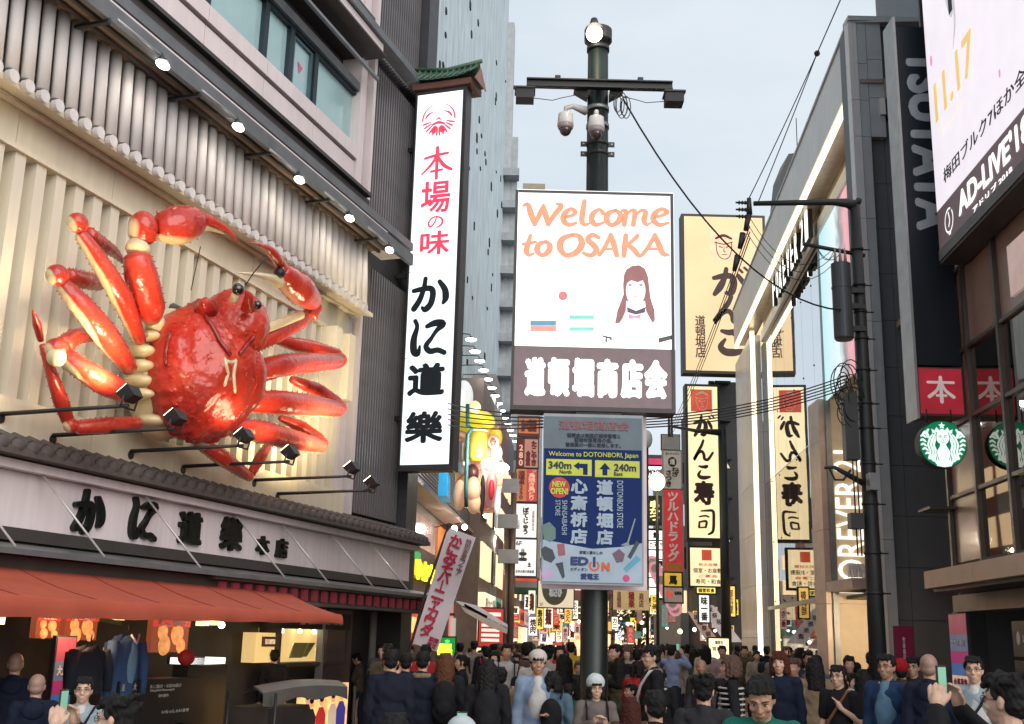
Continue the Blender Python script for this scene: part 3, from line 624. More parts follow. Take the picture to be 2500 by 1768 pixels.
for P1, P2, J in (
 ([(1345, 1000, 1.2, 62), (1480, 960, 1.3, 60), (1620, 945, 1.2, 56), (1780, 935, 1.0, 42)], [(1785, 905, .8, 36), (1640, 865, .55, 42), (1550, 845, .5, 36), (1450, 815, .4, 24)], (1795, 928, .95, 40)),
 ([(1330, 1150, 1.2, 58), (1480, 1155, 1.3, 66), (1640, 1170, 1.2, 60), (1785, 1190, 1.0, 42)], [(1785, 1160, .8, 34), (1680, 1090, .55, 38), (1610, 1060, .5, 32), (1540, 1030, .4, 18)], (1792, 1180, .95, 42)),
 ([(1235, 1285, 1.2, 50), (1380, 1310, 1.25, 62), (1540, 1350, 1.2, 56), (1695, 1385, 1.0, 38)], [(1695, 1355, .8, 32), (1600, 1290, .55, 36), (1550, 1265, .5, 28), (1480, 1235, .4, 16)], (1700, 1372, .95, 38))):
 l = seg(P1, Cb, 'leg', CDR); joint(*J, l); seg(P2, l)
l = seg([(1085, 1385, .8, 36), (1180, 1450, .9, 42), (1300, 1535, .8, 28)], Cb, 'leg', CDR); joint(1315, 1545, .8, 26, l); seg([(1330, 1525, .7, 24), (1380, 1440, .7, 30), (1430, 1360, .6, 18)], l)
joint(1065, 1365, .8, 44, l, CRM)
for (x, y, o, r) in ((765, 800, .75, 42), (738, 880, .72, 48), (735, 960, .7, 46), (735, 1040, .7, 46), (735, 1110, .75, 42), (790, 1250, .75, 48), (800, 1180, .65, 55), (1180, 1300, .9, 40)):
 g = MB(); g.ell(cp(x, y, o), FL.s * cr_(r, x, y, o) * 1.3, FL.n * .22, Vector((0, 0, cr_(r, x, y, o) * .75)), 16, 10); mk('leg_socket', g, CRM, Cb)
l = seg([(800, 700, .9, 48), (790, 640, 1.2, 78), (745, 480, 1.3, 84), (725, 385, 1.3, 70)], Cb, 'claw_arm', (FL.s * .8 - Vector((0, 0, .6)) - FL.n * .5).normalized(), 20); seg([(830, 770, .8, 58), (815, 720, .85, 50)], l, mat=CRM, rough=False)
seg([(722, 355, 1.3, 62), (735, 335, 1.3, 64)], l, mat=CRM, rough=False, name='wrist_ring')
seg([(745, 290, 1.3, 62), (765, 225, 1.35, 84), (795, 205, 1.4, 70)], l, cd=CD)
seg([(850, 230, 1.45, 78), (930, 220, 1.55, 104), (1010, 200, 1.6, 88), (1050, 190, 1.6, 50)], l, cd=Vector((0, 0, -1)), name='claw_hand', n=22)
seg([(1040, 170, 1.65, 34), (1120, 195, 1.75, 26), (1200, 240, 1.85, 14), (1262, 308, 1.9, 2)], l, name='claw_finger', rough=False)
seg([(1050, 225, 1.65, 26), (1120, 232, 1.7, 18), (1190, 262, 1.8, 3)], l, mat=CRM, name='claw_finger', rough=False)
l = seg([(1350, 835, 1.2, 52), (1460, 790, 1.3, 50), (1600, 715, 1.3, 42)], Cb, 'claw_arm', Vector((0, 0, 1)), 18); seg([(1370, 775, 1.32, 28), (1480, 735, 1.4, 26), (1590, 690, 1.4, 24)], l, mat=CRM, rough=False)
seg([(1640, 690, 1.3, 44), (1672, 640, 1.35, 36)], l, cd=CD)
seg([(1650, 615, 1.4, 52), (1590, 560, 1.55, 82), (1530, 510, 1.6, 72), (1490, 465, 1.65, 48)], l, cd=(Vector((0, 0, -1)) - FL.s).normalized(), name='claw_hand', n=22)
seg([(1495, 440, 1.7, 30), (1450, 375, 1.8, 30), (1400, 330, 1.85, 16), (1325, 308, 1.95, 2)], l, name='claw_finger', rough=False)
seg([(1470, 515, 1.65, 36), (1420, 492, 1.75, 20), (1340, 476, 1.85, 10), (1250, 468, 1.95, 2)], l, mat=CRM, name='claw_finger', rough=False)
g = MB(); g.ball(cp(1478, 468, 1.75), .08); mk('claw_gap', g, BLACK, l)
g = MB(); g.tube([cp(1180, 1300, .9), FL.P(*FL.hit(*CS(1100, 1200), 0), 0)], .08, 8); mk('mounting_bar', g, DARK, Cb); g = MB(); g.tube([cp(1000, 700, .8), FL.P(*FL.hit(*CS(900, 650), 0), 0)], .08, 8); mk('mounting_bar', g, DARK, Cb)
# --- TALL VERTICAL SIGN of the crab restaurant
WLIT = lit('white_lit_panel', (.86, .95, 1.0), 1.0, var=.03)
KF = Frame(FL.P(FL.ha(911, 620, .2), 0, .18), FL.n)
kx0, kx1 = KF.ha(938, 207), KF.ha(1035, 210); kx0 = (kx0 + KF.ha(897, 1040)) / 2; kx1 = (kx1 + KF.ha(1010, 1045)) / 2
kh1, kh0 = KF.hh(985, 208), KF.hh(955, 1042)
KS = root('vertical_crab_sign', KF.P((kx0 + kx1) / 2, kh0, -.3), 'tall white lit vertical sign with red and black characters under a small green roof', 'sign')
SF = M('sign_case_metal', (.06, .058, .062), .45, .4)
g = MB(); g.box(KF, kx0 - .07, kx1 + .07, kh0 - .12, kh1 + .1, -.36, -.03); mk('sign_case', g, SF, KS)
g = MB(); g.box(KF, kx0 - .03, kx0 - .004, kh0, kh1, -.028, .02); g.box(KF, kx1 + .004, kx1 + .03, kh0, kh1, -.028, .02); mk('frame', g, SF, KS)
def kp(u, v): return KF.hit(u, v)
cut = [kh1, kp(985, 398)[1], kp(975, 606)[1], kp(960, 801)[1], kh0]
for i in range(4):
 g = MB(); g.box(KF, kx0, kx1, cut[i + 1] + .008, cut[i] - .008, -.028, 0); mk('lit_panel', g, WLIT, KS)
RK = M('red_sign_character', (.55, .03, .07), .5, emis=(.72, .06, .11), es=.75)
KK = M('black_sign_character', (.012, .02, .03), .5, bump=0)
def kbox(u0, u1, v0, v1):
 a0 = kp(u0, (v0 + v1) / 2)[0]; a1 = kp(u1, (v0 + v1) / 2)[0]; return (a0, a1, kp((u0 + u1) / 2, v1)[1], kp((u0 + u1) / 2, v0)[1])
brush('本', KF, kbox(946, 1014, 330, 402), .004, RK, KS, scale_w=1.1)
T('場', KF, kbox(944, 1010, 406, 478), .003, RK, KS, bold=.02, name='character'); brush('の', KF, kbox(958, 996, 482, 512), .004, RK, KS)
T('味', KF, kbox(942, 1008, 518, 572), .003, RK, KS, bold=.025, name='character')
brush('か', KF, kbox(926, 1008, 622, 696), .004, KK, KS, scale_w=1.3); brush('に', KF, kbox(922, 1000, 716, 796), .004, KK, KS, scale_w=1.3)
T('道', KF, kbox(914, 998, 814, 888), .003, KK, KS, bold=.045, name='character'); T('樂', KF, kbox(908, 994, 922, 994), .003, KK, KS, bold=.042, name='character')
g = MB(); cx, chh = KF.hit(984, 268); r = (KF.ha(1020, 268) - KF.ha(948, 268)) / 2
for sgn in (1, -1):
 for k in range(6):
  t0 = R(195 + k * 14) if sgn < 0 else R(-15 - k * 14)
  p = [(cx + math.cos(t0) * r * q + (0), chh + math.sin(t0) * r * q * (1) + .0, r * w_) for q, w_ in ((1.0, .045), (.8, .055), (.52, .035))]
  g.stroke(KF, p, .004)
 p = [(cx + sgn * r * math.cos(R(t)), chh + r * math.sin(R(t)), r * w_) for t, w_ in ((0, .05), (25, .045), (50, .03), (72, .015))]; g.stroke(KF, p, .004)
 g.stroke(KF, [(cx + sgn * r * .8, chh + r * .15, r * .05), (cx + sgn * r * .62, chh + r * .38, r * .06), (cx + sgn * r * .3, chh + r * .52, r * .015)], .004)
g.stroke(KF, [(cx - r * .35, chh - r * .3, r * .06), (cx, chh - r * .2, r * .09), (cx + r * .35, chh - r * .3, r * .06)], .004)
g.stroke(KF, [(cx - r * .28, chh - r * .75, r * .14), (cx - r * .2, chh - r * .55, r * .16)], .004); g.stroke(KF, [(cx + r * .28, chh - r * .75, r * .14), (cx + r * .2, chh - r * .55, r * .16)], .004)
g.stroke(KF, [(cx - r * .15, chh - r * .05, .01), (cx, chh + r * .08, .02), (cx + r * .15, chh - r * .05, .01)], .004)
mk('crab_crest', g, RK, KS)
GT = M('green_copper_tile', (.09, .17, .12), .5, var=.2); rh = kh1 + .28
g = MB(); p = []
for t in np.linspace(-1, 1, 9): p.append((t, abs(t) ** 3 * .10))
a0, a1 = kx0 - .18, kx1 + .25; am = (a0 + a1) / 2; hw = (a1 - a0) / 2
v = []
for (dz, do) in ((0, .12), (.10, -.02), (.28, -.25), (.42, -.32), (.28, -.39), (.10, -.62), (0, -.76)):
 for t, up in p: v.append(KF.P(am + t * hw, rh + dz + up, do))
fs = [(j * 9 + i, j * 9 + i + 1, (j + 1) * 9 + i + 1, (j + 1) * 9 + i) for j in range(6) for i in range(8)]
g.add(v, fs, 0, 0., True); mk('roof', g, GT, KS)
for k in range(11):
 t = -1 + 2 * (k + .5) / 11; up = abs(t) ** 3 * .1; g = MB(); g.tube([KF.P(am + t * hw, rh + .02 + up, .125), KF.P(am + t * hw, rh + .30 + up, -.24), KF.P(am + t * hw, rh + .43 + up, -.31)], .025, 6); mk('tile', g, GT, KS)
g = MB(); g.tube([KF.P(a0 - .05, rh + .54, -.32), KF.P(am, rh + .44, -.32), KF.P(a1 + .05, rh + .54, -.32)], .05, 8); mk('ridge', g, GT, KS)
g = MB(); g.box(KF, a0 + .06, a1 - .06, kh1 + .12, rh - .02, -.66, .04); mk('eave_board', g, M('red_brown_wood', (.14, .06, .045), .6), KS)
g = MB(); g.prism([KF.P(a1 + .02, rh - .05, .05), KF.P(a1 + .02, rh - .02, -.70), KF.P(a1 + .02, rh + .36, -.32)], KF.s * .02); mk('gable_board', g, M('pale_red_gable', (.4, .2, .17), .6), KS)
for hh_ in (kh0 + 1.0, (kh0 + kh1) / 2, kh1 - 1.2):
 g = MB(); g.box(KF, kx0 - .45, kx0 - .075, hh_, hh_ + .1, -.4, -.3); mk('wall_bracket', g, DARK, KS)
# --- TALL PALE BUILDING behind, and the shops below it
WB = LEFT(4.0, 4.9)
def spotted():
 mt = bpy.data.materials.new('pale_mottled_concrete'); mt.use_nodes = True; t = mt.node_tree; L = t.links.new; b = t.nodes['Principled BSDF']; b.inputs['Roughness'].default_value = .75
 tc = t.nodes.new('ShaderNodeTexCoord'); mp = t.nodes.new('ShaderNodeMapping'); mp.inputs['Scale'].default_value = (1, 1, .22); L(tc.outputs['Object'], mp.inputs['Vector'])
 n = t.nodes.new('ShaderNodeTexNoise'); n.inputs['Scale'].default_value = 3.; n.inputs['Detail'].default_value = 9; L(mp.outputs[0], n.inputs['Vector'])
 cr = t.nodes.new('ShaderNodeValToRGB'); cr.color_ramp.elements[0].position = .3; cr.color_ramp.elements[0].color = (.36, .42, .45, 1); cr.color_ramp.elements[1].position = .62; cr.color_ramp.elements[1].color = (.52, .62, .67, 1); L(n.outputs['Fac'], cr.inputs['Fac'])
 nb = t.nodes.new('ShaderNodeTexNoise'); nb.inputs['Scale'].default_value = 18; L(tc.outputs['Object'], nb.inputs['Vector'])
 L(cr.outputs[0], b.inputs['Base Color']); bp = t.nodes.new('ShaderNodeBump'); bp.inputs['Strength'].default_value = .3; bp.inputs['Distance'].default_value = .05; L(nb.outputs['Fac'], bp.inputs['Height']); L(bp.outputs[0], b.inputs['Normal']); return mt
TB = root('tall_pale_building', WB.P(35, 0, -2), 'tall pale blue-grey concrete building with scattered small dark openings behind the vertical sign', 'building')
te = WB.ha(1136, 200)
tn = 25.2
g = MB(); g.box(WB, tn, te, 5.2, 60, -9, 0); mk('wall', g, spotted(), TB)
g = MB(); g.box(WB, tn - .3, tn + 1.2, 5.2, 60, -.5, .22); mk('corner_pilaster', g, M('pale_pilaster', (.52, .5, .5), .6, streak=.1), TB)
HOLE = M('dark_recess', (.02, .025, .03), .8); rng = random.Random(5)
cols = [(1.0 + rng.random() * .8, rng.uniform(.0, .04)) for _ in range(4)]
for k in range(190):
 if k < 110:
  col = rng.choice((27.8, 29.6, 33.5, 41.)); a = col + rng.gauss(0, .14); h = rng.uniform(8, 34)
 else: a = rng.uniform(26.5, te - .5); h = rng.uniform(7, 34)
 w_, hh_ = rng.uniform(.04, .13) * (1 + (a - 26) * .02), rng.uniform(.08, .38)
 g = MB(); g.box(WB, a - w_, a + w_, h, h + hh_, .0, .05); mk('small_louvre', g, HOLE, TB)
FB_ = root('stepped_grey_block', WB.P(te + 4, 0, -2), 'narrow grey apartment block with balcony slabs seen just right of the tall pale wall', 'building')
g = MB(); f2 = WB; x1 = f2.ha(1147, 100)
g.box(WB, te + .02, te + .9, 0, WB.hh(1142, 64), -9, .35); mk('wall', g, M('grey_render', (.42, .45, .47), .7, streak=.1), FB_)
YB = FACE(60); bx0, bx1 = YB.ha(1128, 400), YB.ha(1160, 400); bt = YB.hh(1148, 307)
g = MB(); g.box(YB, bx0 - 3, bx1, 0, bt, -12, 0); mk('block', g, M('grey_render2', (.36, .39, .41), .7, streak=.1), FB_)
for k in range(14):
 h = 2 + k * 1.95
 if h < bt - 1: g = MB(); g.box(YB, bx0 - .2, bx1 + .1, h, h + .45, .0, .9); mk('balcony_slab', g, M('balcony_render', (.3, .33, .35), .7), FB_)
Yr = FACE(75); r0 = root('rooftop_block', Yr.P(Yr.ha(1195, 420), 0, -3), 'far block with a small beige rooftop box just over the welcome screen', 'building')
g = MB(); g.box(Yr, Yr.ha(1160, 440), Yr.ha(1226, 440), 0, Yr.hh(1190, 428), -8, 0); mk('block', g, M('far_render', (.33, .35, .36), .7), r0)
g = MB(); g.box(Yr, Yr.ha(1172, 440), Yr.ha(1222, 440), Yr.hh(1190, 428) + .01, Yr.hh(1190, 409), -3, -.2); mk('rooftop_box', g, M('beige_box', (.33, .28, .2), .7), r0)
SH = LEFT(4.0, 4.55)
def hs(x, y): return S(960 + x / 3.383, 1160 + y / 3.383)
ch_ = SH.hh(*hs(120, 62)); sa0 = 23.6; sa1 = SH.ha(*hs(925, 720))
SR = root('shop_row', SH.P(30, 0, -2), 'row of brightly lit shops with a sloping-looking ribbed cornice under the tall pale wall', 'building')
g = MB(); g.box(SH, sa0, sa1, 0, ch_ + .5, -8, -.25); mk('wall', g, M('shop_wall', (.1, .07, .06), .6), SR)
RB = M('ribbed_cladding', (.26, .25, .25), .45, .4)
g0 = None; h = ch_ + .02
for k in range(14):
 if g0 is None: g = MB(); g.box(SH, sa0, sa1, h, h + .06, -.24, .28); g0 = mk('cladding_strip', g, RB, SR)
 else: inst(g0, 'cladding_strip', SR, (0, 0, k * .095))
g = MB(); g.box(SH, sa0, sa1, ch_ + .02, ch_ + 1.4, -.24, .22); mk('cladding_backing', g, DARK, SR)
g = MB(); g.box(SH, sa0, sa1, ch_ - .12, ch_, -.2, .42); mk('cornice', g, M('pink_cornice', (.38, .3, .28), .5), SR)
WIN = lit('warm_shop_glow', (1.0, .62, .28), 1.1, var=.5, vs=1.5); WIN2 = lit('cream_shop_glow', (1.0, .82, .5), 1.5, var=.25, vs=3)
def shp(name, x0, x1, y0, y1, mat, o=-.2, th=.06, par=SR, **kw):
 a0, a1 = SH.ha(*hs(x0, (y0 + y1) / 2), o), SH.ha(*hs(x1, (y0 + y1) / 2), o); xm = (x0 + x1) / 2
 g = MB(); g.box(SH, a0, a1, SH.hh(*hs(xm, y1), o), SH.hh(*hs(xm, y0), o), o - th, o); return mk(name, g, mat, par, **kw)
shp('upper_window', 105, 355, 330, 600, M('pinkish_glass', (.28, .17, .16), .15, var=.3, vs=1., bump=0, emis=(.5, .3, .25), es=.35))
shp('sign_board', 120, 350, 640, 870, M('dark_board', (.03, .02, .02), .4))
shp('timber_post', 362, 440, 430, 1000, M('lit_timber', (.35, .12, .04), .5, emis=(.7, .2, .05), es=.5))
shp('lit_window', 632, 722, 640, 1010, lit('warm_paper_window', (1, .86, .5), 1.6, var=.1))
shp('orange_panel', 742, 784, 700, 990, lit('orange_lit_panel', (.95, .45, .12), .8)); shp('side_sign', 836, 892, 740, 900, lit('red_white_sign', (1., .7, .6), 1.1)); shp('side_sign', 826, 886, 915, 1070, lit('yellow_lit_sign', (1, .72, .08), 1.1))
shp('entrance', 95, 205, 1120, 1400, lit('red_entrance', (.55, .08, .04), .7, var=.4), o=-.1); shp('menu_panel', 125, 190, 1170, 1300, lit('yellow_menu', (.95, .6, .2), .9, var=.3, vs=6), o=-.05, th=.03)
shp('white_front', 490, 640, 1190, 1420, lit('white_front', (.75, .68, .6), .45), o=-.1); shp('doorway', 530, 615, 1290, 1420, lit('yellow_doorway', (1, .65, .2), 1.2), o=-.06, th=.03)
shp('pink_pillar', 470, 520, 1020, 1400, lit('pink_pillar', (.75, .25, .22), .6))
def hb(x0, x1, y0, y1, o=-.2):
 xm, ym = (x0 + x1) / 2, (y0 + y1) / 2; return (SH.ha(*hs(x0, ym), o), SH.ha(*hs(x1, ym), o), SH.hh(*hs(xm, y1), o), SH.hh(*hs(xm, y0), o))
NY = lit('yellow_neon', (1, .72, .02), 2.2)
T('ゆかり', SH, hb(175, 332, 715, 885), -.19, NY, SR, 'neon_lettering', bold=.05, deep=.05)
T('道頓堀', SH, hb(650, 706, 690, 950), -.195, M('brown_ink', (.4, .2, .06), .6), SR, 'window_lettering', bold=.02, vert=True)
shp('green_sign', 178, 228, 632, 690, lit('green_lit', (.0, .35, .06), .7), o=.0)
lanterns = []
g = MB(); g.box(SH, *hb(120, 186, 470, 555, 0)[:2], *hb(120, 186, 470, 555, 0)[2:], -.05, .1)
tag(mk('shop_lantern', g, lit('square_lantern_glow', (1, .75, .3), 3), label='small square yellow wall lantern in the upper window of the nearest shop', cat='lantern'))
for i, (x, y, e, lb) in enumerate(((505, 441, 60, 'round white shop lamp beside the top of the slanted flag'), (590, 430, 60, 'bright cornice lamp just right of the slanted flag'), (832, 517, 40, 'small round shop lamp far along the cornice'), (880, 440, 120, 'largest glaring white shop lamp under the sculpture'), (750, 305, 30, 'small lamp at the foot of the sculpted figure'))):
 a, h = SH.hit(*hs(x, y), .6); p = SH.P(a, h, .6)
 r_ = root('shop_lamp', p, lb, 'lamp', 'bare lamps along the shop cornice')
 g = MB(); g.ball(p, .13 if i == 3 else .09); mk('bulb', g, lit('shop_bulb', (1, .93, .8), 14), r_)
 g = MB(); g.tube([SH.P(a, h + .02, .0), SH.P(a, h + .14, .45), SH.P(a, h + .1, .58)], .015, 6); mk('arm', g, DARK, r_)
 lamp('POINT', p + SH.n * .15 - Vector((0, 0, .12)), e, (1, .85, .65), r_, .1)
def make_goose():
 r = root('gooseneck_lamp', (0, 0, 0), 'x', 'lamp', 'row of gooseneck lamps on the tall pale wall'); f = ID
 g = MB(); g.tube([f.P(0, -.75, -1.0), f.P(0, .16, -1.0), f.P(0, .18, -.95), f.P(0, .2, -.3), f.P(0, .18, -.05), f.P(0, .08, 0)], .018, 6); mk('arm', g, BLACK, r)
 g = MB(); g.tube([f.P(0, .1, 0), f.P(0, .07, 0), f.P(0, .0, 0)], [.04, .09, .2], 14, cap=False); mk('shade', g, DARK, r)
 g = MB(); g.ell(f.P(0, -.005, 0), f.s * .19, f.n * .19, Vector((0, 0, .05)), 14, 8); mk('bulb', g, lit('cool_bulb', (.95, 1, 1), 9), r)
 lamp('POINT', f.P(0, -.12, 0), 7, (.9, 1, 1), r, .1); return r
g0 = make_goose(); GO = 1.0
ends = [S(1150, 829), S(1160, 858), S(1171, 881), S(1181, 904), S(1191, 926), S(1200, 947), S(1209, 966), S(1216, 985), S(1224, 1003), S(1231, 1020), S(1239, 1036), S(1245, 1050), S(1252, 1063), S(1258, 1077)]
h_m = WB.hh(*ends[0], GO)
for i, p in enumerate(ends):
 o = g0 if i == 0 else copy_tree(g0); a, h = WB.hit(*p, GO)
 o['label'] = ('nearest' if i == 0 else 'farthest' if i == 13 else ['second', 'third', 'fourth', 'fifth', 'sixth', 'seventh', 'eighth', 'ninth', 'tenth', 'eleventh', 'twelfth', 'thirteenth'][i - 1]) + ' gooseneck lamp along the tall pale wall, counting from the vertical sign'
 place(o, WB, a, h, GO)
# --- MAIN POLE with lamp, crossarm, cameras
PX, PY = 1.16, 15.0
PG = M('dark_green_pole_paint', (.005, .013, .012), .4, var=.25, vs=4, bump=.1)
PL = root('street_pole', (PX, PY, 0), 'thick dark green street pole carrying the big welcome screen', 'street pole')
F15 = FACE(PY); FS = FACE(14.5); FBd = FACE(14.42)
g = MB(); g.tube([(PX, PY, 0), (PX, PY, .25), (PX, PY, .27), (PX, PY, 2.6), (PX, PY, 10.45)], [.24, .24, .185, .18, .15], 24); mk('shaft', g, PG, PL)
th = F15.hh(1338, 80)
g = MB(); g.tube([(PX, PY, th - .12), (PX, PY, th - .1), (PX, PY, th + .08), (PX, PY, th + .1)], [.15, .205, .205, .1], 24, smooth=False); mk('cap_collar', g, DARK, PL)
for v_ in (247, 285, 112):
 h = F15.hh(1338, v_); g = MB(); g.tube([(PX, PY, h - .03), (PX, PY, h + .03)], [.168, .168], 24); mk('band', g, STEEL if v_ != 112 else DARK, PL)
for v_ in (325, 347):
 h = F15.hh(1338, v_)
 for s_ in (-1, 1):
  g = MB(); g.box(F15, PX + s_ * .155, PX + s_ * .245, h - .035, h + .035, .0, .03); mk('side_bracket', g, DARK, PL)
  g = MB(); g.disc(F15, PX + s_ * .205, h, .032, .012, 10, .003); mk('bolt', g, STEEL, PL)
 g = MB(); g.tube([(PX, PY, h - .03), (PX, PY, h + .03)], [.16, .16], 24); mk('band', g, DARK, PL)
fl = FACE(14.75); a, h = fl.hit(1332, 80); TLp = root('pole_top_lamp', fl.P(a, h - .1, 0), 'round glowing lamp hooded at the very top of the main pole', 'lamp')
g = MB(); g.ell(fl.P(a, h, .05), (.12, 0, 0), (0, .1, 0), (0, 0, .125), 18, 12); mk('bulb', g, lit('top_bulb', (1, .88, .66), 9), TLp)
g = MB(); g.tube([fl.P(a, h + .26, .0), fl.P(a, h + .17, .02), fl.P(a, h + .1, .03)], [.05, .07, .13], 14); mk('hood', g, DARK, TLp)
g = MB(); g.tube([fl.P(a, h + .22, 0), fl.P(a + .06, h + .2, -.2)], .025, 8); mk('bracket', g, DARK, TLp)
lamp('POINT', fl.P(a, h, .3), 25, (1, .85, .6), TLp, .1)
XA = root('crossarm', F15.P(PX, 8, .2), 'black steel crossarm with a small box hanging at each end, high on the main pole', 'crossarm')
h0, h1 = F15.hh(1340, 214), F15.hh(1340, 196); xa0, xa1 = F15.ha(1180, 205), F15.ha(1503, 205)
g = MB(); g.box(F15, xa0, xa1, h0, h0 + .02, .16, .26); g.box(F15, xa0, xa1, h1 - .02, h1, .16, .26); g.box(F15, xa0, xa1, h0 + .02, h1 - .02, .2, .22); mk('beam', g, BLACK, XA)
for s_ in (-1, 1):
 g = MB(); g.prism([F15.P(PX + s_ * .16, h0, .0), F15.P(PX + s_ * .36, h0, 0), F15.P(PX + s_ * .16, h0 - .12, .0)], F15.n * .16); mk('gusset', g, BLACK, XA)
 e = xa0 if s_ < 0 else xa1
 g = MB(); g.box(F15, e - .19 if s_ < 0 else e + .0 - .03, e + .03 if s_ < 0 else e + .19, h0 - .03, h0 - .005, .17, .25); g.tube([F15.P(e + s_ * .08, h0 - .02, .21), F15.P(e + s_ * .08, h0 - .06, .21)], .02, 6); mk('hanger', g, BLACK, XA)
 c = e + s_ * .02; g = MB(); g.box(F15, c - .13, c + .13, h0 - .22, h0 - .05, .08, .32); mk('hanging_box', g, M('black_box', (.02, .022, .025), .6), XA)
 g = MB(); g.box(F15, c - .15, c + .15, h0 - .075, h0 - .05, .06, .34); mk('box_lid', g, DARK, XA)
 g = MB(); g.box(F15, PX + s_ * .6 - .04, PX + s_ * .6 + .04, h1, h1 + .05, .17, .25); mk('clamp', g, BLACK, XA)
 mid = F15.P(PX + s_ * .55, h0 - .16, .2); g = MB(); g.tube([F15.P(c - s_ * .12, h0 - .17, .2), (F15.P(c - s_ * .4, h0 - .2, .2)), mid, F15.P(PX + s_ * .15, h0 - .06, .2)], .006, 5); mk('cable', g, DARK, XA)
for k in range(5):
 c = F15.P(PX + .27 + .03 * k, h0 - .22 - .02 * k, .2 + .01 * k); rr = .09 + .02 * (k % 3)
 g = MB(); g.tube([c + Vector((rr * .6 * math.cos(R(t)), 0, rr * 1.6 * math.sin(R(t)))) for t in range(0, 361, 24)], .007, 5); mk('cable_coil', g, BLACK, XA)
CW = M('camera_white', (.62, .6, .58), .35, bump=0)
def domecam(u, v, off, lb):
 f = FACE(15 - off); a, h = f.hit(u, v); r = root('dome_camera', f.P(a, h - .25, 0), lb, 'camera', 'dome security cameras on the main pole')
 g = MB(); P = lambda z: f.P(a, h + z, 0)
 g.tube([P(.16), P(.13), P(-.02), P(-.05)], [.05, .105, .118, .118], 20); mk('housing', g, CW, r)
 g = MB(); g.tube([P(-.052), P(-.1), P(-.11)], [.12, .105, .09], 20); mk('trim_ring', g, M('camera_ring', (.3, .25, .24), .4), r)
 g = MB(); g.ell(P(-.11), (.088, 0, 0), (0, .088, 0), (0, 0, .1), 18, 10); mk('dome', g, M('smoked_dome', (.05, .03, .03), .08, coat=1, bump=0), r)
 g = MB()
 if off < .3: g.tube([P(.15), P(.23), f.P(a + .1, h + .26, 0), f.P(PX - .17, h + .24, -.1)], [.03, .035, .04, .07], 10)
 else: g.tube([P(.15), P(.22), f.P(a, h + .23, -off + .16)], [.03, .035, .045], 10)
 mk('bracket', g, CW, r)
domecam(1268, 275, .1, 'left dome security camera held out on a bracket beside the pole'); domecam(1337, 283, .42, 'dome security camera in front of the pole shaft')
# --- WELCOME SCREEN
sx0, sh1 = FS.hit(1156, 427); sx1, sh0 = FS.hit(1514, 928); SCR = root('welcome_screen', FS.P((sx0 + sx1) / 2, sh0, -.2), 'large lit outdoor screen reading Welcome to OSAKA over a dark band of white characters', 'screen')
g = MB(); g.box(FS, sx0, sx1, sh0, sh1, -.3, -.012); mk('cabinet', g, M('screen_cabinet', (.035, .028, .03), .45), SCR)
for b_ in ((sx0, sx0 + .04, sh0, sh1), (sx1 - .04, sx1, sh0, sh1), (sx0 + .041, sx1 - .041, sh1 - .03, sh1), (sx0 + .041, sx1 - .041, sh0, sh0 + .06)):
 g = MB(); g.box(FS, *b_, -.011, .03); mk('frame', g, M('screen_frame', (.03, .025, .027), .4), SCR)
def wp(x, y): return FS.hit((1200 + x / 2.538) / K, (420 + y / 2.538) / K)
wl, wr, wt, wb, wm = wp(160, 120)[0], wp(1128, 120)[0], wp(640, 118)[1], wp(640, 1484)[1], wp(640, 1092)[1]
def ledmat(name, rgb, es, dot=110., dk=.25):
 mt = bpy.data.materials.new(name); mt.use_nodes = True; t = mt.node_tree; L = t.links.new; b = t.nodes['Principled BSDF']; b.inputs['Base Color'].default_value = (.05, .05, .05, 1)
 tc = t.nodes.new('ShaderNodeTexCoord'); n = t.nodes.new('ShaderNodeTexNoise'); n.inputs['Scale'].default_value = 9; L(tc.outputs['Object'], n.inputs['Vector'])
 mp = t.nodes.new('ShaderNodeMapping'); mp.inputs['Scale'].default_value = (1, 1, 1); ck = t.nodes.new('ShaderNodeTexBrick'); ck.inputs['Scale'].default_value = dot / 4; ck.inputs['Brick Width'].default_value = .25; ck.inputs['Row Height'].default_value = .25; ck.inputs['Mortar Size'].default_value = .04; ck.offset = 0
 ck.inputs['Color1'].default_value = (1, 1, 1, 1); ck.inputs['Color2'].default_value = (.94, .94, .94, 1); ck.inputs['Mortar'].default_value = (1 - dk,) * 3 + (1,)
 sp = t.nodes.new('ShaderNodeSeparateXYZ'); cb = t.nodes.new('ShaderNodeCombineXYZ'); L(tc.outputs['Object'], sp.inputs[0]); L(sp.outputs[0], cb.inputs[0]); L(sp.outputs[2], cb.inputs[1]); L(cb.outputs[0], ck.inputs['Vector'])
 mr = t.nodes.new('ShaderNodeMapRange'); mr.inputs['To Min'].default_value = .8; mr.inputs['To Max'].default_value = 1.2; L(n.outputs['Fac'], mr.inputs['Value'])
 m1 = t.nodes.new('ShaderNodeVectorMath'); m1.operation = 'MULTIPLY'; m1.inputs[0].default_value = rgb; L(ck.outputs['Color'], m1.inputs[1]); s2 = t.nodes.new('ShaderNodeVectorMath'); s2.operation = 'SCALE'; L(m1.outputs[0], s2.inputs[0]); L(mr.outputs[0], s2.inputs['Scale'])
 L(s2.outputs[0], b.inputs['Emission Color']); b.inputs['Emission Strength'].default_value = es; return mt
WS = ledmat('white_led', (1.0, .97, .98), 1.5, dk=.08)
g = MB(); g.box(FS, wl, wr, wm + .01, wt, -.011, 0); mk('white_display', g, WS, SCR)
g = MB(); g.box(FS, wl, wr, wb, wm, -.011, 0); mk('dark_display', g, ledmat('maroon_led', (.17, .105, .115), 1.0, dk=.35), SCR)
OR = ledmat('orange_led_letter', (.86, .33, .17), 1.0, dk=.2)
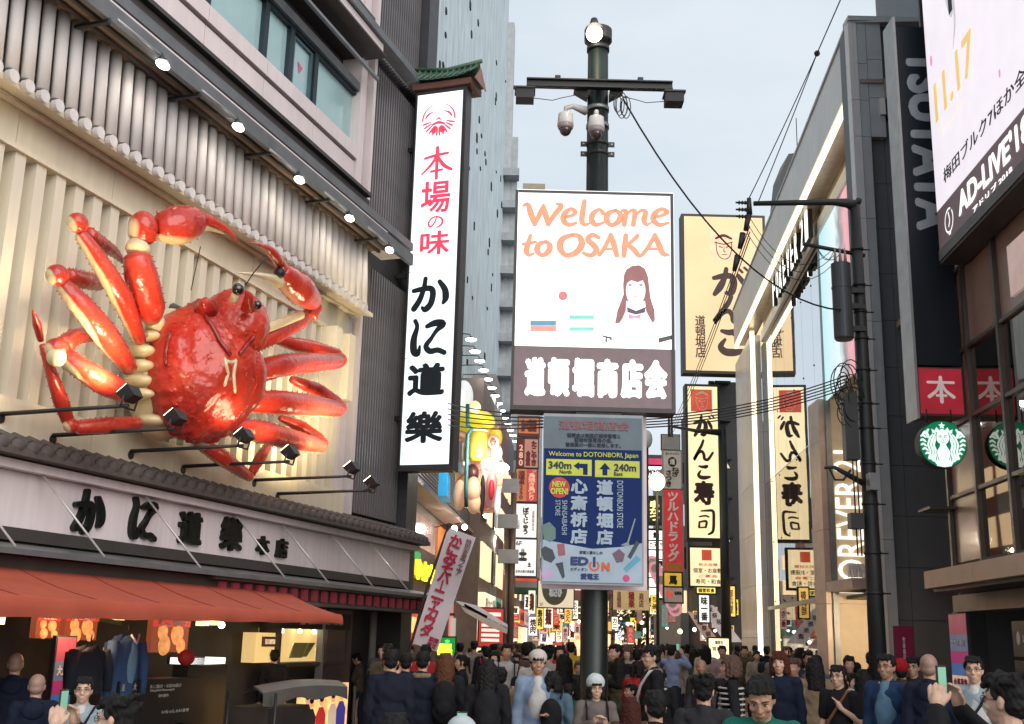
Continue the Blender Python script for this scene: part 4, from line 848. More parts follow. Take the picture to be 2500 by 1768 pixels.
WD = {'W': [[(200, 208, 8), (226, 202, 11), (245, 262, 16), (268, 325, 12)], [(268, 325, 10), (298, 262, 13), (322, 208, 9)], [(322, 208, 9), (334, 262, 15), (352, 325, 12)], [(352, 325, 10), (388, 268, 13), (432, 212, 13), (405, 198, 7)]],
 'e': [[(446, 283, 8), (498, 270, 9), (520, 248, 12), (488, 230, 10), (452, 262, 15), (446, 300, 15), (478, 328, 12), (525, 316, 7)]],
 'l': [[(576, 182, 12), (566, 240, 14), (560, 305, 14), (578, 328, 10), (606, 318, 6)]], 'c': [[(692, 256, 12), (668, 233, 9), (630, 258, 14), (620, 296, 15), (645, 328, 12), (694, 314, 7)]],
 'o': [[(765, 238, 9), (725, 258, 14), (712, 298, 15), (742, 330, 11), (785, 308, 15), (798, 266, 14), (770, 238, 9)]],
 'm': [[(812, 240, 9), (834, 245, 11), (826, 290, 14), (822, 328, 12)], [(830, 275, 6), (864, 240, 9), (888, 250, 13), (878, 328, 12)], [(888, 278, 6), (926, 240, 9), (954, 250, 13), (944, 300, 14), (960, 328, 9), (985, 316, 5)]],
 'e2': [[(998, 283, 8), (1056, 270, 9), (1088, 248, 12), (1052, 230, 10), (1010, 262, 15), (1004, 300, 15), (1040, 328, 12), (1096, 316, 7)]],
 't': [[(242, 394, 9), (228, 440, 13), (216, 490, 14), (232, 515, 10), (262, 506, 6)], [(196, 448, 8), (272, 434, 8)]],
 'o2': [[(335, 432, 9), (295, 448, 13), (282, 486, 15), (310, 516, 11), (350, 496, 15), (362, 456, 14), (336, 432, 9)]],
 'O': [[(500, 390, 10), (440, 415, 15), (424, 465, 17), (455, 514, 13), (515, 505, 15), (558, 455, 17), (545, 402, 14), (500, 390, 10)]],
 'S': [[(664, 408, 10), (625, 390, 12), (596, 418, 14), (628, 450, 15), (650, 485, 15), (616, 518, 12), (570, 504, 9)]],
 'A': [[(668, 516, 9), (700, 470, 11), (738, 392, 10)], [(738, 392, 12), (758, 450, 15), (776, 518, 12)], [(702, 478, 7), (762, 478, 7)]],
 'K': [[(832, 394, 12), (826, 450, 14), (820, 518, 13)], [(905, 396, 11), (870, 430, 10), (832, 456, 8)], [(842, 452, 10), (880, 480, 14), (912, 518, 12), (940, 514, 6)]],
 'A2': [[(930, 516, 9), (968, 470, 11), (1012, 392, 10)], [(1012, 392, 12), (1036, 450, 15), (1062, 506, 14), (1096, 514, 7)], [(966, 478, 7), (1036, 478, 7)]]}
pxm = (wp(600, 300)[0] - wp(500, 300)[0]) / 100
for k_, sts in WD.items():
 g = MB()
 for st in sts: g.stroke(FS, [(*wp(x, y), w_ * pxm * 1.3) for x, y, w_ in st], .002)
 mk('letter', g, OR, SCR)
def flat(name, pts, mat, z=.002, par=SCR, fn=wp, fr=FS):
 g = MB(); g.poly(fr, [fn(x, y) for x, y in pts], z, .0015); return mk(name, g, mat, par)
def disc_(name, x, y, r, mat, z=.002, sx=1., par=SCR, fn=wp, fr=FS):
 flat(name, [(x + r * sx * math.cos(R(15 * k)), y + r * math.sin(R(15 * k))) for k in range(24)], mat, z, par, fn, fr)
disc_('red_dot', 442, 768, 28, ledmat('red_led', (.75, .2, .2), 1))
flat('flag_stripe', [(240, 922), (400, 922), (400, 952), (240, 952)], ledmat('blue_led', (.1, .32, .48), 1)); flat('flag_stripe', [(240, 953), (400, 953), (400, 988), (240, 988)], ledmat('salmon_led', (.9, .35, .3), 1))
tl = ledmat('teal_led', (.25, .75, .62), 1); flat('flag_stripe', [(482, 888), (634, 888), (634, 912), (482, 912)], tl); flat('flag_stripe', [(482, 962), (634, 962), (634, 985), (482, 985)], tl)
T('JAPAN 2018', FS, (wp(482, 940)[0], wp(634, 940)[0], wp(560, 950)[1], wp(560, 928)[1]), .002, ledmat('pale_pink_led', (.95, .6, .6), 1), SCR, 'caption', bold=.02)
hr = ledmat('brown_hair_led', (.32, .11, .11), 1)
flat('portrait_hair', [(820, 640), (835, 605), (870, 582), (915, 578), (950, 600), (970, 650), (978, 720), (985, 780), (1010, 860), (1012, 920), (985, 955), (960, 880), (950, 800), (835, 800), (832, 860), (800, 935), (765, 940), (780, 860), (818, 760), (815, 700)], hr, .002)
disc_('portrait_face', 893, 735, 92, ledmat('pale_face_led', (1, .93, .9), 1.25), .005, .66)
flat('portrait_fringe', [(828, 700), (835, 640), (870, 610), (925, 608), (955, 650), (960, 700), (940, 670), (905, 685), (865, 672)], hr, .008)
flat('portrait_neck', [(865, 800), (925, 800), (950, 850), (1010, 960), (780, 960), (845, 850)], ledmat('white_led2', (1, .95, .98), 1.3), .0045)
flat('portrait_collar', [(838, 838), (895, 862), (955, 838), (950, 872), (895, 885), (842, 870)], ledmat('dark_led', (.08, .05, .08), 1), .0085)
flat('portrait_bow', [(850, 880), (885, 895), (925, 880), (920, 912), (885, 905), (850, 914)], ledmat('pink_led', (.75, .35, .55), 1), .0085)
for x in (858, 925): flat('portrait_eye', [(x - 12, 697), (x + 12, 697), (x + 8, 707), (x - 8, 707)], ledmat('eye_led', (.25, .15, .18), 1), .0085)
flat('portrait_mouth', [(872, 772), (908, 772), (890, 780)], ledmat('mouth_led', (.75, .4, .4), 1), .0085)
bk = ledmat('black_led', (.06, .05, .05), 1)
flat('dark_mark', [(1035, 1030), (1125, 1010), (1125, 1035), (1035, 1060)], bk); flat('dark_mark', [(675, 1010), (745, 1025), (745, 1045), (735, 1045), (735, 1035), (690, 1022)], bk); flat('dark_mark', [(708, 1026), (716, 1026), (716, 1056), (708, 1056)], bk)
T('Dotonbori Osaka city', FS, (wp(400, 1040)[0], wp(910, 1040)[0], wp(600, 1056)[1], wp(600, 1030)[1]), .002, ledmat('grey_led', (.45, .4, .4), 1), SCR, 'caption', bold=.0)
WL = lit('white_led_character', (1, 1, 1), 1.6)
xs = [(205, 335), (348, 485), (500, 636), (652, 785), (800, 940), (945, 1090)]
for c, (x0, x1) in zip('道頓堀商店会', xs):
 T(c, FS, (wp(x0, 1270)[0], wp(x1, 1270)[0], wp(640, 1400)[1], wp(640, 1155)[1]), .001, WL, SCR, 'led_character', bold=.05)
# --- NOTICE BOARDS under the screen
NB = root('notice_board', FBd.P(1.1, 2.6, 0), 'grey and blue printed notice board with yellow arrows, hanging under the welcome screen', 'sign board')
def bp(x, y): return FBd.hit((1250 + x / 3.248) / K, (1000 + y / 3.248) / K)
GB = M('pale_grey_print', (.16, .20, .23), .8, spec=.2, bump=0); BB = M('blue_print', (.012, .03, .13), .8, spec=.2, var=.06, bump=0); YB_ = M('yellow_green_print', (.55, .6, .06), .5, bump=0); LB_ = M('light_blue_print', (.36, .45, .54), .8, spec=.2, bump=0, emis=(.3, .36, .42), es=.05)
bl = (bp(272, 70)[0] + bp(225, 1370)[0]) / 2; br = (bp(1035, 70)[0] + bp(1026, 1370)[0]) / 2
hT, hB, hm = bp(650, 62)[1], bp(620, 1372)[1], bp(650, 316)[1]
g = MB(); g.box(FBd, bl - .015, br + .02, hB - .03, hT + .04, -.09, -.012); mk('board', g, M('board_back', (.3, .33, .36), .5), NB)
g = MB(); g.box(FBd, bl, br, hm, hT, -.011, 0); mk('upper_print', g, GB, NB)
g = MB(); g.box(FBd, bl, br, hB, hm - .002, -.011, 0); mk('blue_print', g, BB, NB)
XR = (br - bl)
def nx(x): return bl + (x - 250) / (1030 - 250) * XR
def ny(y): return bp(640, y)[1]
def nbx(x0, x1, y0, y1): return (nx(x0), nx(x1), ny(y1), ny(y0))
def nrect(name, x0, x1, y0, y1, mat, z=.002):
 g = MB(); g.box(FBd, nx(x0), nx(x1), ny(y1), ny(y0), .0005, z); return mk(name, g, mat, NB)
g = MB(); g.poly(FBd, [(nx(250), ny(1040)), (nx(400), ny(1065)), (nx(640), ny(1105)), (nx(860), ny(1085)), (nx(1030), ny(1050)), (nx(1030), hB), (nx(250), hB)], .0005, .0015); mk('white_print', g, LB_, NB)
T('道頓堀商店会', FBd, nbx(365, 930, 88, 165), .001, M('faded_red_print', (.25, .12, .14), .6), NB, bold=.04)
IK = M('dark_blue_ink', (.02, .03, .07), .6, bump=0)
T('協賛金は街路灯維持管理と', FBd, nbx(430, 860, 190, 225), .001, IK, NB, bold=.02); T('駐輪対策費用の他、', FBd, nbx(490, 795, 225, 262), .001, IK, NB, bold=.02); T('警備費の一部に使用します。', FBd, nbx(420, 860, 265, 300), .001, IK, NB, bold=.02)
T('Welcome to DOTONBORI, Japan', FBd, nbx(285, 1000, 338, 388), .001, YB_, NB, bold=.015)
nrect('yellow_panel', 268, 630, 400, 528, YB_); nrect('yellow_panel', 657, 1012, 402, 534, YB_)
T('340m', FBd, nbx(285, 470, 418, 478), .003, IK, NB, bold=.04); T('North', FBd, nbx(375, 470, 485, 515), .003, IK, NB, bold=.03); T('240m', FBd, nbx(808, 985, 425, 485), .003, IK, NB, bold=.04); T('East', FBd, nbx(808, 878, 492, 520), .003, IK, NB, bold=.03)
def npoly(name, pts, mat, z=.003): g = MB(); g.poly(FBd, [(nx(x), ny(y)) for x, y in pts], z, .0015); return mk(name, g, mat, NB)
npoly('arrow', [(485, 450), (530, 418), (530, 432), (598, 432), (598, 520), (562, 520), (562, 466), (530, 466), (530, 482)], BB); npoly('arrow', [(735, 420), (780, 472), (755, 472), (755, 520), (716, 520), (716, 472), (690, 472)], BB)
for i, c in enumerate('心斎桥店'): T(c, FBd, nbx(465, 600, 552 + i * 132, 672 + i * 132), .002, LB_, NB, bold=.05)
for i, c in enumerate('道頓堀店'): T(c, FBd, nbx(670, 802, 555 + i * 132, 675 + i * 132), .002, LB_, NB, bold=.05)
T('DOTONBORI STORE', FBd, nbx(832, 880, 560, 935), .002, LB_, NB, bold=.01, rot=-90); T('SHINSAIBASHI', FBd, nbx(398, 440, 725, 1000), .002, LB_, NB, bold=.01, rot=-90); T('STORE', FBd, nbx(345, 385, 725, 850), .002, LB_, NB, bold=.01, rot=-90)
g = MB(); g.disc(FBd, nx(375), ny(625), .002, XR * .105, 28, .0015); mk('red_badge', g, M('red_badge', (.5, .04, .04), .5), NB)
T('NEW', FBd, nbx(318, 425, 575, 622), .004, YB_, NB, bold=.05); T('OPEN!', FBd, nbx(305, 445, 630, 680), .004, YB_, NB, bold=.05)
T('ED', FBd, nbx(470, 612, 1170, 1240), .003, M('navy_print', (.01, .03, .14), .5), NB, bold=.09); T('N', FBd, nbx(712, 778, 1208, 1280), .003, M('orange_print', (.6, .12, .03), .5), NB, bold=.09)
g = MB(); g.ring(FBd, nx(655), ny(1240), .003, XR * .033, XR * .055, 24, .0015, -235, 55); mk('power_mark', g, M('orange_print', ()), NB); nrect('power_bar', 645, 666, 1168, 1250, M('navy_print', ()), .006)
T('エディオン', FBd, nbx(470, 605, 1255, 1282), .003, IK, NB, bold=.02); T('愛電王', FBd, nbx(550, 695, 1300, 1350), .003, M('navy_print', ()), NB, bold=.06); T('家電と暮らしの', FBd, nbx(540, 720, 1122, 1148), .003, IK, NB, bold=.02)
DK = M('dark_print', (.04, .05, .06), .5, bump=0); npoly('watch_print', [(240, 930), (300, 900), (350, 950), (352, 1030), (310, 1060), (260, 1040)], M('green_grey_print', (.12, .2, .18), .5)); npoly('watch_print', [(235, 1120), (270, 1092), (330, 1120), (352, 1185), (320, 1225), (260, 1200)], DK); npoly('shoe_print', [(795, 1140), (850, 1100), (895, 1140), (880, 1200), (830, 1212)], M('plum_print', (.14, .08, .13), .5)); npoly('tube_print', [(915, 1160), (985, 1030), (1010, 1050), (940, 1180)], DK); npoly('bottle_print', [(882, 1255), (985, 1148), (1022, 1180), (905, 1285)], M('teal_print', (.1, .35, .5), .5)); npoly('can_print', [(362, 1075), (420, 1068), (430, 1160), (375, 1170)], M('red_grey_print', (.3, .1, .12), .5)); npoly('purple_print', [(240, 1310), (290, 1255), (350, 1300), (320, 1350), (255, 1350)], M('lilac_print', (.5, .38, .6), .5)); npoly('shaver_print', [(350, 1230), (410, 1215), (428, 1330), (410, 1350), (370, 1260)], DK); npoly('vacuum_print', [(972, 855), (980, 858), (925, 1050), (935, 1080), (860, 1070), (912, 1045)], M('grey_print', (.25, .3, .35), .5))
g = MB(); g.disc(FBd, nx(905), ny(1332), .003, XR * .035, 20, .0015); mk('round_mark', g, M('pink_print', (.55, .05, .2), .5), NB)
BK = root('rear_board', (PX + .2, PY + .25, 2.5), 'pale pink-white back board just behind the blue notice board, showing along its right edge', 'sign board')
f = FACE(14.75); g = MB(); g.box(f, f.ha(1218, 1100), f.ha(1450, 1100), f.hh(1330, 1322), f.hh(1330, 932), -.06, 0); mk('panel', g, M('pale_pink_board', (.62, .52, .54), .5, emis=(.6, .45, .47), es=.15), BK)
for hh_ in (sh0 - .05, hB + .2, hm): g = MB(); g.box(F15, PX - .3, PX + .3, hh_, hh_ + .05, .18, .5); mk('bracket', g, DARK, PL)
# --- generic far sign
def sign(name, box, Y, mat, label, cat='sign', case=DARK, th=.25, txt=(), group=None, edge=.05, o=0.):
 f = FACE(Y); u0, v0, u1, v1 = box; um, vm = (u0 + u1) / 2, (v0 + v1) / 2; a0, a1, h0, h1 = f.ha(u0, vm), f.ha(u1, vm), f.hh(um, v1), f.hh(um, v0)
 r = root(name, f.P((a0 + a1) / 2, h0, -th / 2), label, cat, group); e = edge * Y / 15
 g = MB(); g.box(f, a0 - e, a1 + e, h0 - e, h1 + e, -th, -.02); mk('case', g, case, r); g = MB(); g.box(f, a0, a1, h0, h1, -.019, 0); mk('face', g, mat, r)
 for t in txt:
  x0, y0, x1, y1 = t[1]; z = .002 * Y / 15
  bx = (a0 + (a1 - a0) * x0, a0 + (a1 - a0) * x1, h1 - (h1 - h0) * y1, h1 - (h1 - h0) * y0); kw = dict(t[3]) if len(t) > 3 else {}
  if t[0] in ('rect', 'disc'):
   g = MB()
   if t[0] == 'rect': g.box(f, *bx, .0005, .0008 + z)
   else: g.disc(f, (bx[0] + bx[1]) / 2, (bx[2] + bx[3]) / 2, .0005, (bx[3] - bx[2]) / 2, 28, z, sx=(bx[1] - bx[0]) / (bx[3] - bx[2]))
   mk(kw.get('name', 'printed_panel'), g, t[2], r)
  elif t[0] in G: brush(t[0], f, bx, z, t[2], r, scale_w=kw.get('w', 1.2))
  else: T(t[0], f, bx, z * kw.pop('zz', 1) + .001, t[2], r, bold=kw.pop('b', .03), step=.0015, **kw)
 return r, f, (a0, a1, h0, h1)
GAN = lit('ganko_cream_light', (.95, .66, .36), .62, var=.08, vs=.4); GAN2 = lit('ganko_yellow_light', (1, .80, .46), .88, var=.05); BR_ = M('dark_brown_brush', (.06, .025, .02), .6, bump=0); RD = M('sign_red', (.6, .06, .04), .5, emis=(.8, .12, .06), es=.4)
def face_logo(r, f, bx, mat, Y):
 a0, a1, h0, h1 = bx; w = (a1 - a0); q = lambda x, y, t: (a0 + x * w, h1 - y * (h1 - h0), t * w); g = MB(); z = .004 * Y / 15
 for st in ([(.15, .35, .02), (.2, .75, .02), (.4, .98, .02), (.7, .95, .02), (.85, .65, .02), (.85, .35, .02)], [(.1, .35, .025), (.5, .42, .025), (.9, .33, .025)], [(.15, .2, .05), (.5, .08, .07), (.85, .2, .05)], [(.3, .52, .025), (.45, .55, .02)], [(.6, .55, .02), (.75, .5, .025)], [(.52, .55, .015), (.5, .7, .02), (.58, .72, .015)], [(.4, .83, .015), (.62, .82, .02)]):
  g.stroke(f, [q(*p) for p in st], z)
 mk('face_drawing', g, mat, r)
FBk = M('black_case', (.02, .018, .016), .5)
r, f, bx = sign('large_ganko_sign', (1536, 487, 1714, 832), 54, GAN, 'large cream lit signboard with three dark brush characters, partly behind the white portal', case=FBk, th=.8, edge=.04,
 txt=[('rect', (.33, .10, .68, .29), M('pale_orange_square', (.75, .4, .25), .5, emis=(.85, .5, .32), es=.6)), ('が', (.36, .33, .82, .52), BR_, dict(w=1.35)), ('ん', (.34, .52, .82, .70), BR_, dict(w=1.3)), ('こ', (.38, .72, .75, .90), BR_, dict(w=1.3)), ('道頓堀店', (.12, .65, .25, .92), BR_, dict(vert=True, b=.02))])
face_logo(r, f, (bx[0] + (bx[1] - bx[0]) * .36, bx[0] + (bx[1] - bx[0]) * .64, bx[3] - (bx[3] - bx[2]) * .28, bx[3] - (bx[3] - bx[2]) * .11), BR_, 54)
r, f, bx = sign('tall_sushi_sign', (1544, 867, 1611, 1206), 52, GAN2, 'tall narrow cream lit sushi sign with five brush characters under the large cream sign', case=FBk, th=.7, edge=.035,
 txt=[('rect', (.1, .02, .82, .17), RD), ('が', (.2, .19, .9, .34), BR_, dict(w=1.3)), ('ん', (.15, .36, .85, .50), BR_, dict(w=1.2)), ('こ', (.25, .52, .75, .62), BR_, dict(w=1.3)), ('寿', (.15, .63, .85, .79), BR_, dict(b=.05)), ('司', (.2, .82, .85, .98), BR_, dict(w=1.1))])
face_logo(r, f, (bx[0] + (bx[1] - bx[0]) * .2, bx[0] + (bx[1] - bx[0]) * .75, bx[3] - (bx[3] - bx[2]) * .16, bx[3] - (bx[3] - bx[2]) * .03), M('cream_ink', (.8, .7, .5), .5), 52)
sign('small_sushi_menu_sign', (1548, 1229, 1622, 1314), 50, GAN2, 'squarish cream lit sign with small red lettering below the tall sushi sign', case=FBk, th=.5, edge=.03,
 txt=[('rect', (.35, .05, .65, .33), RD), ('個室・お座敷', (.08, .53, .95, .66), BR_, dict(b=.02)), ('寿司・和食', (.15, .82, .92, .95), BR_, dict(b=.02)), ('飲み放題', (.25, .40, .82, .48), RD, dict(b=.03)), ('ご宴会', (.25, .70, .82, .78), RD, dict(b=.03))])
sign('small_yellow_strip_sign', (1563, 1318, 1604, 1330), 49, lit('yellow_strip', (1, .78, .2), 1.0), 'thin yellow strip sign directly beneath the squarish cream sushi sign', txt=[('個室和食', (.05, .1, .95, .9), BR_, dict(b=.04))], edge=.02, th=.2)
gb = root('dark_tower', (12.2, 60, 0), 'narrow dark building behind the sushi signs beside the white portal', 'building'); f = FACE(56)
g = MB(); g.box(f, f.ha(1612, 1100), f.ha(1700, 1100), 0, f.hh(1630, 845), -12, -1.2); mk('wall', g, M('tower_black', (.03, .03, .033), .6), gb)
for k in range(7):
 h = 3 + k * 2.0; g = MB(); g.box(f, f.ha(1614, 1100), f.ha(1650, 1100), h, h + .12, -1.2, -.7); mk('floor_band', g, DARK, gb)
g = MB(); g.box(f, f.ha(1600, 900), f.ha(1612, 900), f.hh(1606, 1325), f.hh(1606, 842), -1.5, -1.25); mk('sign_rail', g, DARK, gb)
WO = lit('warm_opening', (1, .6, .3), .8, var=.4)
for v0, v1 in ((1020, 1045), (1170, 1212)):
 g = MB(); g.prism([f.P(f.ha(1606, v0), f.hh(1606, v1), -.75), f.P(f.ha(1642, v0), f.hh(1642, v1), -.75), f.P(f.ha(1628, v0), f.hh(1628, v0), -.75)], f.n * .05); mk('lit_opening', g, WO, gb)
sign('red_drugstore_banner', (1489, 1098, 1530, 1282), 42, M('red_cloth', (.45, .025, .03), .6, emis=(.5, .03, .04), es=.4), 'red vertical banner with white katakana below the grey and white sign', case=M('grey_case', (.3, .3, .3), .5), th=.15, edge=.02,
 txt=[('ツルハドラッグ', (.18, .03, .82, .88), WINK, dict(vert=True, b=.05)), ('rect', (.1, .9, .9, .99), M('orange_cloth', (.6, .25, .05), .6))])
sign('white_brush_sign', (1488, 1012, 1527, 1096), 42, M('white_cloth', (.65, .63, .62), .6), 'white sign with a black diamond and brush script directly above the red banner', case=M('grey_case', ()), th=.15, edge=.02,
 txt=[('釜たけうどん', (.1, .03, .9, .1), INK, dict(b=.02)), ('disc', (.25, .15, .75, .42), INK), ('大阪', (.35, .2, .65, .36), WINK, dict(b=.04)), ('ねぎ', (.45, .42, .9, .68), INK, dict(vert=True, b=.05)), ('さつき', (.1, .5, .45, .95), INK, dict(vert=True, b=.06))])
sign('grey_post_cap', (1484, 975, 1524, 1008), 42, M('grey_panel', (.33, .33, .33), .6), 'blank grey panel on top of the white brush-script sign', 'panel', th=.15, edge=.01)
sign('yellow_horse_sign', (1490, 1285, 1528, 1314), 42, M('yellow_sign', (.7, .42, .04), .5, emis=(.8, .5, .05), es=.4), 'small yellow sign with a black animal mark under the red banner', th=.15, edge=.02, txt=[('馬', (.25, .2, .75, .9), INK, dict(b=.06))])
sign('pink_badge_sign', (1490, 1318, 1530, 1350), 41, M('pinkish_sign', (.6, .5, .5), .5), 'pinkish white sign with a round red mark below the yellow sign', th=.15, edge=.02, txt=[('disc', (.1, .2, .45, .7), M('sign_red', ())), ('道頓堀', (.55, .25, .95, .5), INK, dict(b=.03))])
OG = lit('orange_menu', (.62, .2, .07), .55, var=.1); MR = M('maroon_print', (.2, .02, .02), .5)
sign('orange_sign_top', (1163, 935, 1208, 978), 36, OG, 'orange upper section of the stacked menu signs left of the notice board', th=.2, edge=.015, txt=[('食べ放題', (.1, .1, .9, .8), MR, dict(b=.04)), ('rect', (.0, .86, 1, 1), MR)])
sign('price_sign', (1160, 985, 1206, 1048), 36, lit('brownish_menu', (.5, .22, .16), .6), 'brown and pink menu sign with 280 in large digits', th=.2, edge=.015, txt=[('rect', (0, 0, .35, 1), MR), ('280', (.08, .2, .28, .95), lit('peach_digit', (.9, .5, .35), .6), dict(vert=True, b=.04)), ('たこやき', (.66, .05, .95, .95), MR, dict(vert=True, b=.08)), ('食堂', (.4, .4, .65, .95), MR, dict(vert=True, b=.08))])
sign('orange_red_sign', (1157, 1052, 1204, 1124), 36, OG, 'two-column orange and red menu sign marked 2F and 250', th=.2, edge=.015, txt=[('rect', (.5, 0, 1, 1), lit('red_col', (.55, .05, .04), .6)), ('酒場串250', (.08, .05, .42, .95), MR, dict(vert=True, b=.05)), ('鳥焼き鳥どり', (.58, .12, .92, .97), lit('peach_digit', ()), dict(vert=True, b=.04, zz=2)), ('2F', (.75, .02, .97, .1), WINK, dict(b=.04, zz=2))])
sign('white_script_sign', (1155, 1130, 1203, 1205), 36, lit('white_panel_lit', (.9, .85, .8), .8), 'white sign with flowing black hiragana above the one marked 6F', th=.2, edge=.015, txt=[('ぼてじゅう', (.35, .1, .65, .92), INK, dict(vert=True, b=.07)), ('道頓堀本店', (.78, .2, .9, .8), INK, dict(vert=True, b=.01)), ('元祖', (.12, .5, .22, .75), INK, dict(vert=True, b=.01))])
sign('floor_six_sign', (1152, 1210, 1202, 1291), 36, lit('white_panel_lit', ()), 'white sign marked 6F with a bold black character', th=.2, edge=.015, txt=[('6F', (.08, .04, .35, .17), INK, dict(b=.04)), ('土', (.2, .25, .6, .6), INK, dict(b=.1)), ('土', (.62, .62, .78, .76), INK, dict(b=.1)), ('お好み焼き鉄板焼', (.1, .84, .92, .93), INK, dict(b=.03))])
sign('striped_sign', (1155, 1297, 1205, 1330), 38, M('grey_print2', (.3, .28, .28), .5), 'red, grey and green striped sign under the 6F sign', th=.2, edge=.015, txt=[('rect', (0, 0, 1, .18), M('sign_red', ())), ('rect', (0, .62, 1, 1), M('dark_green_print', (.02, .1, .06), .5))])
sign('round_green_sign', (1207, 1303, 1286, 1362), 30, lit('cream_panel', (.75, .62, .42), .7), 'cream board with a dark olive disc and white script, under the blue notice board', th=.15, edge=.015, txt=[('disc', (.1, -.35, .82, .92), M('olive_print', (.09, .09, .03), .5)), ('和さび', (.3, .2, .68, .62), WINK, dict(b=.06)), ('2F', (.04, .84, .14, .95), MR, dict(b=.02))])
sign('striped_cloth_banner', (1375, 1322, 1455, 1368), 30, M('tan_cloth', (.5, .36, .16), .7, emis=(.6, .42, .2), es=.35), 'tan cloth banner with faint red characters right of the main pole', th=.05, edge=.0, txt=[('道頓堀', (.1, .1, .22, .9), MR, dict(vert=True, b=.02)), ('極楽', (.42, .1, .6, .9), M('red_ink', ()), dict(vert=True, b=.04)), ('商店', (.72, .15, .85, .85), MR, dict(vert=True, b=.02))])
# --- FASHION STORE with white portal (right)
FG = RIGHT(4.5, 7.0); PW = M('portal_white_metal', (.78, .75, .74), .45, .1, var=.05, vs=1., bump=.02, streak=.05); PGR = M('light_grey_cladding', (.5, .52, .54), .5, .1, var=.06, bump=.02, streak=.06); DGR = M('dark_grey_cladding', (.15, .16, .17), .5, .1, var=.06, bump=.02, streak=.05)
LEDW = lit('warm_led_strip', (1, .86, .52), 2.0)
HB = 14.6; OB = .78; HS = 15.2; an = -25.7; af = -46.3; YN = FG.P(an, 0, OB).y
ST = root('portal_store', FG.P((an + af) / 2, 0, -1), 'glass-fronted fashion store framed by a tall white portal with a warm light strip', 'building')
def sbox(name, a0, a1, h0, h1, o0, o1, mat, par=ST, fr=FG): g = MB(); g.box(fr, a0, a1, h0, h1, o0, o1); return mk(name, g, mat, par)
PF = M('portal_fascia_metal', (.72, .67, .64), .4, .2, var=.06, vs=1., bump=.02, streak=.06)
def sl(a): return (a - an) * .014      # the beam line falls slightly away from the corner
nb = 6; aL = -50.0
for k in range(nb):
 a0 = aL + (an - aL) * k / nb + .006; a1 = aL + (an - aL) * (k + 1) / nb - .006
 g = MB(); g.prism([FG.P(a0, HS + .24 + sl(a0), OB), FG.P(a1, HS + .24 + sl(a1), OB), FG.P(a1, HS + 1.85 + sl(a1), OB), FG.P(a0, HS + 1.85 + sl(a0), OB)], FG.n * -.1); mk('beam_panel', g, PF, ST)
 g = MB(); g.prism([FG.P(a0, HS + .2 + sl(a0), .02), FG.P(a1, HS + .2 + sl(a1), .02), FG.P(a1, HS + .2 + sl(a1), OB - .2), FG.P(a0, HS + .2 + sl(a0), OB - .2)], (0, 0, .1)); mk('soffit_panel', g, M('soffit_brown_grey', (.5, .42, .36), .25, .5), ST)
g = MB(); g.prism([FG.P(aL, HS + 1.86 + sl(aL), OB + .04), FG.P(an, HS + 1.86, OB + .04), FG.P(an, HS + 1.86, -2), FG.P(aL, HS + 1.86 + sl(aL), -2)], (0, 0, .08)); mk('roof_edge', g, PGR, ST)
g = MB(); g.prism([FG.P(aL, HS + .06 + sl(aL), OB - .14), FG.P(an - .05, HS + .06, OB - .14), FG.P(an - .05, HS + .2, OB - .14), FG.P(aL, HS + .2 + sl(aL), OB - .14)], FG.n * .12); mk('light_strip', g, LEDW, ST)
g = MB(); g.prism([FG.P(af, HB - .05 + sl(af), 0), FG.P(an, HB - .05, 0), FG.P(an, HB + .38, 0), FG.P(af, HB + .38 + sl(af), 0)], FG.n * .12); mk('inner_rail', g, PW, ST)
g = MB(); g.prism([FG.P(af, HB + .38 + sl(af), -.1), FG.P(an, HB + .38, -.1), FG.P(an, HS + .3, -.1), FG.P(af, HS + .3 + sl(af), -.1)], FG.n * .1); mk('upper_back', g, M('upper_back_tan', (.4, .33, .26), .4, .3), ST)
aG = FG.ha(1701, 1000, .2); aL2 = FG.ha(1653, 1000, .42)
for k in range(7):
 H_ = HS + sl(aL2); h0 = k * H_ / 7; sbox('leg_panel', aL2, aG - .12, h0 + .006, h0 + H_ / 7 - .006, .0, .42, PF); sbox('leg_reveal', aG - .11, aG, h0 + .006, h0 + H_ / 7 - .006, 0, .24, PW)
sbox('light_strip', aG - .1, aG + .02, 0, HS + sl(aG) + .1, .26, .43, LEDW)
af = aG
FE = FACE(YN); ztop = FE.hh(1915, 47)
x0 = FE.ha(1924, 500); x1 = FE.ha(1944, 500); x2 = FE.ha(1976, 700); x3 = FE.ha(2012, 700); x4 = x3 + 3.2
jz = [FE.hh(1950, v) for v in (142, 224, 306)]
sbox('wall', x0 + .02, x4, 0, ztop - .1, -.8, -.32, DGR, fr=FE)
prev = ztop
for zz in jz + [FE.hh(1960, 490), FE.hh(1960, 720), FE.hh(1970, 960), FE.hh(1975, 1210), 0]:
 sbox('edge_panel', x0, x1 - .012, zz + .006, prev - .006, -.3, .0, PW, fr=FE); sbox('end_panel', x1, x2, zz + .006, prev - .006, -.3, -.02, PGR, fr=FE); prev = zz
h = ztop; k = 0
while h > 0:
 h2 = max(0, h - (1.15 if k > 2 else (ztop - jz[2]) / 3));
 sbox('recessed_panel' if k > 2 else 'end_panel', x2 + .012, x3, h2 + .006, h - .006, -.3, -.2 if k > 2 else -.02, DGR if k > 2 else PGR, fr=FE)
 sbox('recessed_panel', x3 + .01, x4, h2 + .006, h - .006, -.3, -.2, DGR, fr=FE); h = h2; k += 1
sbox('parapet_cap', x0, x4, ztop, ztop + .12, -.4, .05, PGR, fr=FE)
